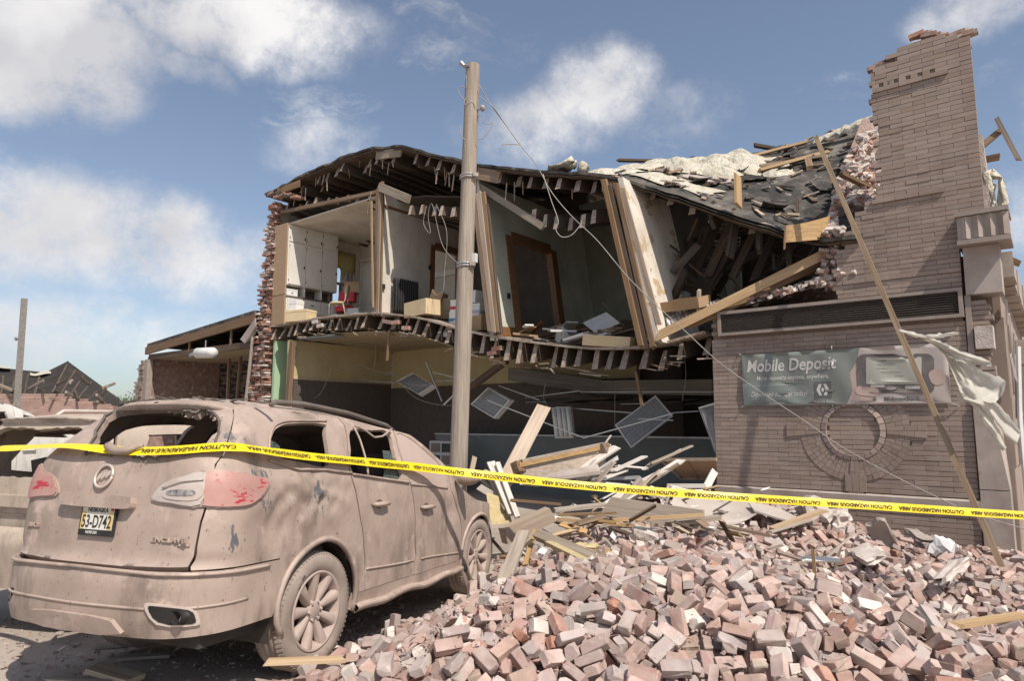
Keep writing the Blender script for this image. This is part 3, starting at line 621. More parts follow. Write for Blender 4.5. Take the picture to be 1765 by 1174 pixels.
 # ceiling joists above the upper rooms
 for (pts,n,dep) in (([(486,357),(520,345),(560,338),(600,335),(640,328)],9,.2),([(696,350),(740,355),(790,358)],5,.24),([(905,355),(935,365),(975,375),(1000,372),(1030,352)],6,.28)):
  c = curve([UZ(*p) for p in pts]); u0,u1 = UZ(*pts[0])[0],UZ(*pts[-1])[0]
  for i in range(n):
   uu = lerp(u0,u1,(i + .5) / n) + r.uniform(-.04,.04); joist('ceiling_joist',uu,c(uu) + r.uniform(-.03,.05),dep,r.uniform(.09,.14),r.uniform(.0,.14),5,lerp(7.1,7.0,0),cut=.06)
 plank('header_beam',FP(828,322,.1),FP(938,392,.1),.07,.14,G['wood_grey'],H,seg=4)
 plank('header_beam',FP(655,322,0),FP(705,343,-.1),.1,.2,G['wood_grey'],H)
 plank('sill_plate',FP(486,366,.02),FP(655,330,.02),.1,.09,G['wood_brown'],H,seg=5)
 # ceilings of the upper rooms
 zc = UZ(500,373)[1]
 slab([[B(x,w,lerp(7.27,7.17,0) - .0 * x) for x in (.0,2.2,4.36)] for w in (.05,2,4.6)],.03).build('ceiling_board',G['cream'],H)
 slab([[B(x,w,lerp(7.25 - .24 * max(0,x - 5),7.25,sst(w,0,5))) for x in (4.5,5.5,6.5,7.6)] for w in (.5,2,4.6)],.03).build('ceiling_board',G['dark_wall'],H)
 # plaster partitions
 def wall(name,u_at,w0,w1,z0,z1,mat,holes=(),th=.12,back=None):
  """partition at u=u_at(z); holes: (w0,w1,z0,z1); visible side faces +u"""
  ws_ = sorted({w0,w1,*[h[0] for h in holes],*[h[1] for h in holes]}); zs = sorted({z0,z1,*[h[2] for h in holes],*[h[3] for h in holes]})
  zs = sorted(set(zs) | {lerp(z0,z1,k / 4) for k in range(1,4)})
  m = MB()
  for a,b in zip(ws_[:-1],ws_[1:]):
   for c,d in zip(zs[:-1],zs[1:]):
    if any(h[0] <= (a + b) / 2 <= h[1] and h[2] <= (c + d) / 2 <= h[3] for h in holes): continue
    m.box8([B(u_at(c) - th,a,c),B(u_at(c),a,c),B(u_at(c),b,c),B(u_at(c) - th,b,c),B(u_at(d) - th,a,d),B(u_at(d),a,d),B(u_at(d),b,d),B(u_at(d) - th,b,d)])
  return m.build(name,mat,H)
 def trim(u_at,hole,mat,wd=.13,proud=.03,sill=False,parent=None):
  w0,w1,z0,z1 = hole; m = MB()
  def pc(a,b,c,d):
   m.box8([B(u_at(c) - .14,a,c),B(u_at(c) + proud,a,c),B(u_at(c) + proud,b,c),B(u_at(c) - .14,b,c),B(u_at(d) - .14,a,d),B(u_at(d) + proud,a,d),B(u_at(d) + proud,b,d),B(u_at(d) - .14,b,d)])
  pc(w0 - wd,w0 + .02,z0,z1 + wd * .4); pc(w1 - .02,w1 + wd,z0,z1 + wd * .4); pc(w0 + .021,w1 - .021,z1 - .02,z1 + wd)
  return m.build('door_frame',mat,parent or H)
 lean = lambda ub,zb,ut,zt: (lambda z: ub + (ut - ub) * (z - zb) / (zt - zb))
 # room A: kitchen. P1 is its right-hand partition, cream on the far face
 P1 = lean(4.46,4.25,4.5,7.3)
 wall('partition_wall',P1,.04,4.6,4.2,7.32,G['cream'],holes=[(1.86,2.86,4.2,6.26)])
 trim(P1,(1.86,2.86,4.2,6.26),G['wood_trim'],.14)
 m = MB(); m.bbox(4.45,4.53,.06,4.55,6.93,6.99); m.build('picture_rail',G['wood_trim'],H)
 for k in range(3): plank('stud',B(4.37 + k * .05,-.02 + .03 * k,4.2),B(4.38 + k * .05,-.03 + .03 * k,7.4 + .08 * k),.05,.1,G['wood_brown'] if k != 1 else G['wood_grey'],H,up=UA,seg=5)
 plank('lath',FP(640,346,-.12),FP(643,530,-.12),.03,.05,G['wood_fresh'],H,up=UA)
 # behind the doorway in P1: a white inner frame
 m = MB(); m.bbox(2.2,3.9,3.1,3.16,4.2,6.9); m.build('inner_wall',G['dark_wall'],H)
 m = MB(); m.bbox(3.2,4.3,2.95,3.02,5.75,5.9); m.bbox(3.2,3.32,2.95,3.02,4.2,5.75); m.build('inner_door_frame',G['white_cab'],H)
 # back walls of the upper rooms
 m = MB(); m.bbox(.0,4.35,3.0,3.08,4.2,7.3); m.build('back_wall',G['cream'],H)
 m = MB(); m.bbox(4.55,7.7,4.5,4.6,4.0,7.9); m.build('back_wall',G['dark_wall'],H)
 # kitchen's outer face of the party wall
 m = MB(); m.bbox(-.1,.0,.1,1.85,4.32,7.26); m.bbox(-.1,.0,2.65,4.5,4.32,7.26); m.bbox(-.1,.0,1.851,2.649,4.32,4.98); m.bbox(-.1,.0,1.851,2.649,6.80,7.26); m.build('side_wall',G['cream'],H)
 # P2: mint green, leaning left
 P2 = lean(8.15,3.40,7.72,6.62); hole2 = (.98,2.55,3.3,5.72)
 wall('partition_wall',P2,.03,4.2,3.35,6.9,G['mint'],holes=[hole2])
 trim(P2,hole2,G['wood_trim'],.2)
 m = MB(); m.box8([B(P2(3.4) - .01,.1,3.4),B(P2(3.4) + .02,.1,3.4),B(P2(3.4) + .02,.76,3.45),B(P2(3.4) - .01,.76,3.45),B(P2(3.6) - .01,.1,3.6),B(P2(3.6) + .02,.1,3.6),B(P2(3.6) + .02,.76,3.65),B(P2(3.6) - .01,.76,3.65)]); m.build('baseboard',G['wood_trim'],H)
 for k,(a,b) in enumerate((((818,335),(846,572)),((826,332),(852,574)),((833,333),(858,572)),((838,352),(862,576)))):
  plank('stud',FP(*b,-.06 + .02 * k),FP(*a,-.06 + .02 * k),.07,.12,(G['wood_brown'],G['wood_pale'],G['wood_brown'],G['joist'])[k],H,up=UA,seg=5)
 # back wall of the green room and the room beyond its doorway
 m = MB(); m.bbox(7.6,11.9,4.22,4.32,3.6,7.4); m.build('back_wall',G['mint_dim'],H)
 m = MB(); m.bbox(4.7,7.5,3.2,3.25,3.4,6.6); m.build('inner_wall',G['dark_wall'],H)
 # P3: leaning strongly, peeled plaster
 pb,pt_ = UZ(1136,590,-.35),UZ(1076,318,-.35); P3 = lean(pb[0],pb[1],pt_[0],pt_[1])
 wall('partition_wall',P3,-.35,1.5,2.95,5.98,G['plaster_peel'],th=.1)
 wall('partition_wall',P3,1.51,3.6,3.1,6.3,G['dark_wall'],th=.1)
 for k,(a,b,mm) in enumerate((((1041,310),(1106,597),'wood_brown'),((1050,318),(1114,600),'joist'),((1063,316),(1127,600),'wood_brown'),((1074,330),(1136,560),'wood_pale'))):
  plank('stud',FP(*b,-.40 + .02 * k),FP(*a,-.40 + .02 * k),(.09,.05,.08,.03)[k],.09,G[mm],H,up=UA,seg=6)
 m = MB(); m.bbox(10.85,11.15,-.02,.3,5.93,6.2); m.build('brick_lump',G['brick_red'],H)
 # lath wall deep behind the broken roof, right
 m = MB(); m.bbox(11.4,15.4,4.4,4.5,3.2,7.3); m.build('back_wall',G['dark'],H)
 for k in range(22):
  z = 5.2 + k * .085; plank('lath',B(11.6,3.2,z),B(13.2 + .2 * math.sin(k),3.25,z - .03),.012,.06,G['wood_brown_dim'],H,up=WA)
 # ground floor: green side wall, brown stud, yellow room with wainscot
 m = MB(); m.bbox(-.12,-.02,.05,4,-.2,3.95); m.build('side_wall',G['green'],H)
 plank('stud',FP(505,588,-.02),B(UZ(490,700)[0] + .05,-.02,-.2),.13,.12,G['wood_brown'],H,up=UA,seg=5)
 plank('stud',FP(476,640,.3),FP(471,690,.3),.06,.08,G['wood_brown'],H,up=UA)
 m = MB(); m.bbox(.62,.76,.02,3.72,-.2,3.86); m.build('partition_wall',G['yellow'],H)
 m = MB(); m.bbox(.765,.80,.14,3.70,-.2,2.76); m.build('wainscot',G['wainscot'],H)
 m = MB(); m.bbox(.765,.82,.14,3.68,2.765,2.80); m.build('chair_rail',G['wood_pale'],H)
 m = MB(); m.bbox(.8,9.5,3.74,3.84,2.0,3.9); m.build('back_wall',G['yellow'],H)
 m = MB(); m.bbox(.8,9.5,3.69,3.735,-.2,2.64); m.build('wainscot',G['wainscot'],H)
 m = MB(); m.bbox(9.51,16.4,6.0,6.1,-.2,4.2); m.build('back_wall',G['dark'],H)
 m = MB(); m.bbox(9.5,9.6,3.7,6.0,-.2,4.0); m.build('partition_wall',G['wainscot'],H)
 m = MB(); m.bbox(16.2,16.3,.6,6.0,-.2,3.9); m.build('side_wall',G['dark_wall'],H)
 # low teal counter wall
 m = MB(); m.bbox(3.6,12.6,2.9,3.0,-.2,1.24); m.build('counter_panel',G['teal'],H)
 m = MB(); m.bbox(3.58,12.62,2.87,3.03,1.242,1.28); m.build('counter_cap',G['metal_grey'],H)
 # steel beam / duct hanging in the back, pieces of a dropped ceiling
 z = UZ(1100,665,3)[1]; 
 plank('steel_beam',FP(880,645,3.4),FP(1040,668,3.2),.2,.34,G['wood_grey_dim'],H,seg=2)
 plank('steel_beam',FP(1040,668,3.2),FP(1232,668,2.6),.2,.32,G['wood_grey_dim'],H,seg=2)
 for k in range(6):
  a = FP(905 + 55 * k,693 + 3 * (k % 2),2.2 + .25 * k); m = slab([[a,a + UA * .62],[a + WA * 1.1 + ZA * .12,a + UA * .62 + WA * 1.1 + ZA * .1]],.02); m.build('ceiling_tile',G['wainscot'] if k % 3 else G['metal_grey'],H)
 # bits still hanging below the upper floor
 for (a,b,w0) in (((672,568),(667,622),.1),((1096,640),(1107,700),.15)):
  plank('hanging_strip',FP(*a,w0),FP(*b,w0),.05,.05,G['wood_brown'],H,up=UA)
 plank('fallen_beam',FP(873,622,.4),FP(806,672,1.2),.1,.14,G['joist'],H)
 for i in range(60):
  uu = r.uniform(1,12.8); a = B(uu,r.uniform(-.06,.1),fl_bot(uu) + r.uniform(-.1,.05)); plank('hanging_strip',a,a + UA * r.uniform(-.5,.5) - ZA * r.uniform(-.02,.1) + WA * r.uniform(0,.4),.04,.02,G[r.choice(('wood_brown','joist_end','wood_pale'))],H)
 for i in range(26):
  uu = r.uniform(0,10.6); a = B(uu,.02,rf_top(uu) - .3 + r.uniform(-.12,.1)); plank('hanging_strip',a,a + UA * r.uniform(-.1,.1) - ZA * r.uniform(.15,.4),.02,.02,G['joist_end' if i % 2 else 'wood_brown'],H,up=UA)
 # broken pocket masonry between some joists
 for (px,py) in ((683,556),(701,565),(858,602),(850,610),(668,553),(545,555),(553,562)):
  c = FP(px,py,.02); m = MB(); m.bar(c - UA * .12,c + UA * .12 + ZA * r.uniform(-.05,.05),.12,.09); m.build('brick',G['brick_old'] if px > 560 else G['brick_pale'],H)
 # the roof edge plank hanging at the right, and dangling laths
 plank('hanging_board',FP(1271,302,-.05),FP(1273,357,-.15),.24,.04,G['wood_fresh'],H,up=UA)
 return H
HOUSE = build_house()

def build_party_wall():
 r = random.Random(9)
 T = thing('brick_party_wall','tall ragged end of an old red brick party wall beside the kitchen','wall',B(-.7,1,-.2))
 # broken end face; its outline follows the photograph's silhouette
 left = curve([(-.2,-1.28),(2.2,-1.17),(3.0,-1.02),(4.0,-.86),(5.0,-.80),(6.2,-.68),(7.0,-.62),(7.6,-.48),(8.2,-.35)])
 right = curve([(-.2,-.42),(3.0,-.40),(4.3,-.36),(4.4,-.30),(6,-.22),(7.4,-.20),(8.2,-.18)])
 m = MB(); zs = [-.3 + .4 * i for i in range(21)] + [8.0]
 for a,b in zip(zs[:-1],zs[1:]):
  for w0,w1 in (((.16,1.85),(2.65,5.5)) if 4.85 < a < 6.7 else ((.16,5.5),)): m.box8([B(left(a) + .08,w0,a),B(right(a) - .02,w0,a),B(right(a) - .02,w1,a),B(left(a) + .08,w1,a),B(left(b) + .08,w0,b),B(right(b) - .02,w0,b),B(right(b) - .02,w1,b),B(left(b) + .08,w1,b)])
 m.build('core',G['mortar_pale'],T)
 protos = []
 for k in range(10):
  mm = MB(); w,h,d = r.choice((.2,.2,.11,.15)),.058,r.uniform(.16,.3)
  V = [Vector((x * w / 2,y * d / 2,zz * h / 2)) + Vector((r.uniform(-.012,.012),r.uniform(-.025,.025),r.uniform(-.006,.006))) for zz in (-1,1) for (x,y) in ((-1,-1),(1,-1),(1,1),(-1,1))]
  mm.box8(V); me = mesh(mm.V,mm.F,(G['brick_old'],G['brick_old'],G['brick_red'],G['brick_pale'])[k % 4],False,'brick'); protos.append((me,w))
 R = Matrix((UA,WA,ZA)).transposed().to_4x4(); cnt = 0; rest = MB()
 z = 2.0
 rows = []
 while z < 7.95:
  rows.append(z); z += .069
 for z in rows:
  x = left(z) + r.uniform(-.07,.05); e = right(z) + r.uniform(-.03,.05)
  while x < e:
   me,w = r.choice(protos)
   M = Matrix.Translation(B(x + w / 2,.08 + r.uniform(-.12,.08),z + .03)) @ R @ Matrix.Rotation(r.uniform(-.12,.12),4,'Z') @ Matrix.Rotation(r.uniform(-.05,.05),4,'Y')
   if cnt < 290: inst('brick',me,M,T); cnt += 1
   else: rest.add([M @ v.co for v in me.vertices],[tuple(p.vertices) for p in me.polygons])
   x += w + r.uniform(.004,.02)
 if rest.V: o = rest.build('broken_brickwork',G['brick_old'],T); tag(o,kind='stuff')
 # dark corbelled top under the eave
 for i in range(9):
  a = FP(473 + 5 * i,336 + 2 * (i % 3),.0); m2 = MB(); m2.bar(a - UA * .14,a + UA * .14 + ZA * r.uniform(-.04,.06),.3,.07); m2.build('corbel',G['joist'] if i % 2 else G['brick_old'],T)
build_party_wall()
# ---------------------------------------------------------------- the brick bank wall and its chimney-like stump
def build_bank():
 r = random.Random(31)
 T = thing('brick_bank_wall','brown brick bank wall with a tall broken chimney-like stump and round brick medallion','wall',B(15,.2,-.18))
 pl = [UZ(*p) for p in ((1440,497),(1432,470),(1446,440),(1462,402),(1478,372),(1488,352),(1519,336),(1517,318),(1512,290),(1506,210),(1497,130),(1497,118))]
 zL = [q[1] for q in pl]; uL_ = [q[0] for q in pl]
 pt = [UZ(*p) for p in ((1499,122),(1510,104),(1541,100),(1546,78),(1575,66),(1606,56),(1640,58),(1670,57))]
 def top(u): return float(np.interp(u,[q[0] for q in pt],[q[1] for q in pt]))
 ub = UZ(1236,840)[0]
 def uL(z): return ub if z < 3.4 else float(np.interp(z,zL,uL_))
 def uR(z): return 16.42 if z < 4.30 else 16.735
 cu,cz = UZ(1470,742); ring_r = .40
 outline = [(ub + .02,-.3),(16.40,-.3),(16.40,4.30),(16.71,4.30),(16.71,6.90)] + [(u,z - .05) for u,z in reversed(pt)] + [(u + .05,z) for u,z in reversed(pl[:-1]) ] + [(pl[0][0] + .05,3.41),(ub + .02,3.41)]
 n = len(outline)
 V = [B(u,.012,z) for u,z in outline] + [B(u,.40,z) for u,z in outline]
 tri = delaunay_2d_cdt([Vector(o) for o in outline],[(i,(i + 1) % n) for i in range(n)],[],1,1e-5)
 Fc = [tuple(f) for f in tri[2]]
 V = [B(v.x,.012,v.y) for v in tri[0]] + [B(v.x,.40,v.y) for v in tri[0]]; k = len(tri[0])
 Fc = [f for f in Fc] + [tuple(i + k for i in reversed(f)) for f in Fc] + [((i + 1) % n,i,i + k,(i + 1) % n + k) for i in range(n)]
 obj('backing',V,Fc,G['mortar'],T)
 bricks = []; h = .067; z = -.27; i = 0
 while z < 7.0:
  a,b = uL(z + .03),uR(z + .03); i += 1
  base = z < .50
  x = a - (.15 if i % 2 else 0) - (r.uniform(0,.12) if z > 3.42 else 0)
  x0 = 13.0 - (.15 if i % 2 else 0); x = x0 + math.floor((a - x0) / .30) * .30
  while x < b:
   s,e = max(x,a + (r.uniform(-.07,.06) if z > 3.4 and x <= a + .02 else 0)),min(x + .296,b); x += .30; mid = (s + e) / 2
   if e - s < .035: continue
   if z + h > top(mid) + r.uniform(-.03,.03): continue
   if z + h > 2.985 and z < 3.395 and 13.02 < mid < 16.42: continue
   if .475 < z + .03 < .60: continue
   d = math.hypot(mid - cu,z + .03 - cz)
   if .45 < d < .62: continue
   # corbelled dentil bands on the stump
   pr = 0.0
   zz = z + .03
   if 6.42 < zz < 6.50 and 15.45 < mid < 16.35: pr = .03
   if 4.72 < zz < 4.80 and 15.45 < mid < 16.15: pr = .028
   if base: pr = .012
   if zz > 3.5 and 3.62 < zz < 3.70: pr = .015
   if 6.515 < zz < 6.585 and 15.5 < mid < 16.3:
    for q in (s,s + .15): bricks.append((q,q + .085,z,.012))
    continue
   bricks.append((s,e,z,pr + r.uniform(-.002,.003) + (r.uniform(-.004,.006) if z > 3.4 and s < a + .35 else 0)))
  z += h
 bricks.sort(key=lambda q: (B(q[0],0,q[2]) - EYEV).length)
 cache = {}; R = Matrix((UA,WA,ZA)).transposed().to_4x4(); rest = MB()
 for k,(s,e,z,pr) in enumerate(bricks):
  if k < 296:
   key = round(e - s,2)
   if key not in cache:
    m = MB(); l = key / 2; bv = .0035
    P = [Vector((x,y,zz)) for zz in (0,h - .0055) for (x,y) in ((-l,0),(l,0),(l,.09),(-l,.09))]
    m.box8(P); bm = bmesh.new(); me = mesh(m.V,m.F,G['brick_bank'],False,'brick'); bm.from_mesh(me); bmesh.ops.bevel(bm,geom=[ed for ed in bm.edges if all(v.co.y < .01 for v in ed.verts)],offset=bv,segments=1,affect='EDGES'); bm.to_mesh(me); bm.free(); cache[key] = me
   M = Matrix.Translation(B((s + e) / 2,-pr,z)) @ R @ Matrix.Rotation(r.uniform(-.006,.006),4,'Y')
   inst('brick',cache[key],M,T)
  else:
   j = r.uniform(-.0015,.0015)
   rest.bbox(s,e,-pr,.09,z + j,z + h - .0055 + j)
 o = rest.build('brickwork',G['brick_bank_many'],T); tag(o,kind='stuff')
 # stone sill course
 m = MB(); m.box8([B(ub - .02,-.05,.475),B(16.44,-.05,.475),B(16.44,.05,.475),B(ub - .02,.05,.475),B(ub - .02,-.055,.565),B(16.44,-.055,.565),B(16.44,.05,.60),B(ub - .02,.05,.60)]); m.build('sill_course',G['concrete'],T)
 # medallion: ring of headers, fan of radial bricks, four arms
 n = 26
 for i in range(n):
  a0,a1 = 2 * math.pi * i / n + .012,2 * math.pi * (i + 1) / n - .012; m = MB(); P = []
  for w in (-.032,.03):
   for (a,rr) in ((a0,.36),(a1,.36),(a1,.43),(a0,.43)): P.append(B(cu + rr * math.cos(a),w + (.015 if rr > .4 and w < 0 else 0),cz + rr * math.sin(a)))
  m.add(P,[(0,1,2,3),(7,6,5,4),(0,4,5,1),(1,5,6,2),(2,6,7,3),(3,7,4,0)]); m.build('ring_brick',G['ring'],T)
 nf = 56
 for i in range(nf):
  a0,a1 = 2 * math.pi * i / nf + .0035,2 * math.pi * (i + 1) / nf - .0035; am = (a0 + a1) / 2
  arm = min(abs(math.cos(am)),abs(math.sin(am))) < .13
  cut = (.44,.56,.645,.735) if i % 2 else (.44,.53,.66,.735)
  if arm: cut = (.44,.60,.78,.93) if i % 2 else (.44,.66,.82,.93)
  for ra,rb in zip(cut[:-1],cut[1:]):
   m = MB(); P = []; w0 = (-.020 if arm else -.007) + r.uniform(-.003,.002)
   for w in (w0,.05):
    for (a,rr) in ((a0,ra),(a1,ra),(a1,rb - .004),(a0,rb - .004)):
     x_,z_ = rr * math.cos(a),rr * math.sin(a)
     P.append(B(cu + x_,w,cz + z_))
   m.add(P,[(0,1,2,3),(7,6,5,4),(0,4,5,1),(1,5,6,2),(2,6,7,3),(3,7,4,0)]); m.build('fan_brick',G['brick_bank'],T)
 for k in range(3):
  m = MB(); x = cu - .135 + .093 * k; m.bbox(x,x + .086,-.024,.05,.605,cz - .63); m.build('arm_brick',G['brick_bank'],T)
 # loose red core bricks on the very top
 for k in range(14):
  p = FP(1580 + 7 * k,62 - 4 * math.sin(k * .7) ,.15 + .05 * (k % 3)); m = MB(); m.bar(p - UA * .1 + ZA * .0,p + UA * .1 + ZA * r.uniform(-.03,.03),.1,.06); m.build('top_brick',G[('brick_red','brick_bank','brick_pale')[k % 3]],T)
 for k in range(7):
  p = FP(1508 + 5 * k,118 - 2.4 * k,.12); m = MB(); m.bar(p - UA * .1,p + UA * .1,.12,.06); m.build('top_brick',G['brick_red' if k % 2 else 'brick_bank'],T)
 # corner: limestone pilaster, cap block with flutes, upper stone
 m = MB(); m.bbox(16.44,16.76,-.05,.3,-.3,.72); m.build('pilaster_stone',G['concrete'],T)
 m = MB(); m.box8([B(16.44,-.05,.73),B(16.76,-.05,.73),B(16.76,.3,.73),B(16.44,.3,.73),B(16.44,-.05,1.86),B(16.62,-.05,1.86),B(16.70,.3,1.75),B(16.44,.3,1.86)]); m.build('pilaster_stone',G['concrete'],T)
 m = MB()
 zz = 1.87
 while zz < 3.2:
  m.bbox(16.45,16.70 + r.uniform(-.05,.03),.0 + r.uniform(0,.02),.25,zz,zz + .058); zz += .067
 o = m.build('corner_brick',G['brick_bank_many'],T); tag(o,kind='stuff')
 m = MB(); m.bbox(16.435,16.50,-.03,.1,1.88,3.28); m.build('edge_strip',G['louver_frame'],T)
 m = MB(); m.bbox(16.52,16.72,-.08,.2,2.55,2.85); o = m.build('broken_stone',G['mortar_pale'],T)
 m = MB(); m.bbox(16.46,16.86,-.07,.35,3.28,3.92); m.build('corner_stone',G['concrete'],T)
 m = MB(); m.bbox(16.415,17.0,-.26,.4,4.31,4.37); m.build('cap_slab',G['louver_frame'],T)
 m = MB(); m.bbox(16.43,16.985,-.2,.38,3.99,4.308); m.build('cap_block',G['concrete'],T)
 m = MB(); m.bbox(16.42,17.0,-.25,.4,3.925,3.988); m.build('cap_moulding',G['louver_frame'],T)
 for k in range(4):
  u = 16.47 + k * .135; m = MB(); m.add([B(u,-.202,4.0),B(u + .06,-.245,4.0),B(u + .12,-.202,4.0),B(u,-.202,4.3),B(u + .06,-.245,4.3),B(u + .12,-.202,4.3)],[(0,1,4,3),(1,2,5,4),(0,2,1),(3,4,5)]); m.build('flute',G['concrete'],T)
 # the return wall along the side street, with windows and a broken cornice
 S = [(16.80,16.86)]
 m = MB(); m.bbox(16.3,16.80,.4,12,-.3,1.0); m.bbox(16.3,16.80,.4,12,3.0,3.9)
 for k in range(5): m.bbox(16.3,16.82,.42 + k * 2.6,1.2 + k * 2.6,1.001,2.999)
 m.build('side_wall',G['brick_bank'],T)
 for k in range(4):
  w0 = 1.25 + k * 2.6; m = MB(); 
  for (a,b,c,d) in ((w0,w0 + .08,1.01,2.99),(w0 + 1.7,w0 + 1.78,1.01,2.99),(w0 + .081,w0 + 1.699,2.9,2.99),(w0 + .081,w0 + 1.699,1.01,1.1),(w0 + .85,w0 + .9,1.101,2.899)): m.bbox(16.7,16.84,a,b,c,d)
  f = m.build('window_frame',G['louver_frame'],T)
  m = MB(); m.bbox(16.72,16.73,w0 + .08,w0 + 1.7,1.1,2.9); m.build('pane',G['black'],f)
 for k in range(9):
  w0 = .45 + k * .75; m = MB(); m.bbox(16.8,17.0 - r.uniform(0,.05),w0,w0 + .74,3.55 - .02 * k,3.9); m.build('cornice_block',G['concrete'],T)
 m = MB(); m.bbox(16.78,17.08,3.2,3.9,2.55,2.95); m.build('bracket',G['concrete'],T)
 m = MB(); m.tube([B(16.9,.45,-.2),B(16.9,.45,1.6),B(16.95,.5,2.6)],.03,6); m.build('downpipe',G['white_metal'],T)
 for k in range(9):
  a = B(16.85 + r.uniform(0,.06),r.uniform(.3,1.2),r.uniform(1.6,3.4)); plank('hanging_strip',a,a + ZA * -r.uniform(.3,.9) + UA * r.uniform(-.04,.05),.05,.02,G[r.choice(('wood_white','wood_pale','louver_frame'))],T,up=UA)
 # ruined inner leaf right of the stump
 m = MB(); m.box8([B(16.5,.41,3.9),B(16.80,.41,3.9),B(16.80,1.4,3.9),B(16.5,1.4,3.9),B(16.55,.41,5.6),B(16.76,.41,5.6),B(16.76,1.0,5.2),B(16.55,1.0,5.2)]); m.build('inner_leaf',G['mortar_pale'],T)
 return T
G['ring'] = M_('ring_header_brick',[(.37,.28,.24),(.43,.34,.295)],scale=5,bump=.3,rnd=.1)
def island_copy(src,name):
 m = G[src].copy(); m.name = name; nt = m.node_tree; geo = nt.nodes.new('ShaderNodeNewGeometry')
 for l in list(nt.links):
  if l.from_node.type == 'OBJECT_INFO' and l.from_socket.name == 'Random':
   s = l.to_socket; nt.links.remove(l); nt.links.new(geo.outputs['Random Per Island'],s)
 return m
G['brick_bank_many'] = island_copy('brick_bank','brown_glazed_brickwork')
G['rubble_many'] = island_copy('brick_loose','dusty_brick_rubble')
for k in ('brick_bank','brick_old','brick_far','brick_old_dim'):
 pass
BANK = build_bank()
for o in list(bpy.data.objects):
 if o.get('kind') == 'stuff' and o.type == 'MESH' and o.data.materials:
  for a,b in (('brick_far','bf'),('brick_old_dim','bd'),('brick_old','bo'),('brick_bank','bb'),('brick_loose','bl')):
   if o.data.materials[0] == G[a]:
    if b not in G: G[b] = island_copy(a,a + '_broken_mass')
    o.data.materials[0] = G[b]

def build_louver():
 T = thing('louver_vent','long dark bronze louver vent across the wall above the banner','vent',B(14.7,-.1,2.98))
 u0,u1,z0,z1 = 13.04,16.42,2.99,3.39
 m = MB(); m.bbox(u0,u1,.15,.2,z0,z1); m.build('back_panel',G['black'],T)
 for (a,b,c,d) in ((u0,u1,z1 - .05,z1),(u0,u1,z0,z0 + .045),(u0,u0 + .05,z0 + .046,z1 - .051),(u1 - .05,u1,z0 + .046,z1 - .051)):
  m = MB(); m.bbox(a,b,-.09,.15,c,d); m.build('frame',G['louver_frame'],T)
 for k in range(9):
  z = z0 + .062 + k * .033; m = MB(); P = [B(u0 + .055,-.07,z),B(u1 - .055,-.07,z),B(u1 - .055,.0,z + .03),B(u0 + .055,.0,z + .03)]
  m.box8([p for p in P] + [p + ZA * .006 for p in P]); m.build('slat',G['louver'],T)
 for k in range(1,5):
  u = lerp(u0,u1,k / 5); m = MB(); m.bbox(u - .006,u + .006,.01,.14,z0 + .05,z1 - .055); m.build('mullion',G['louver'],T)
build_louver()

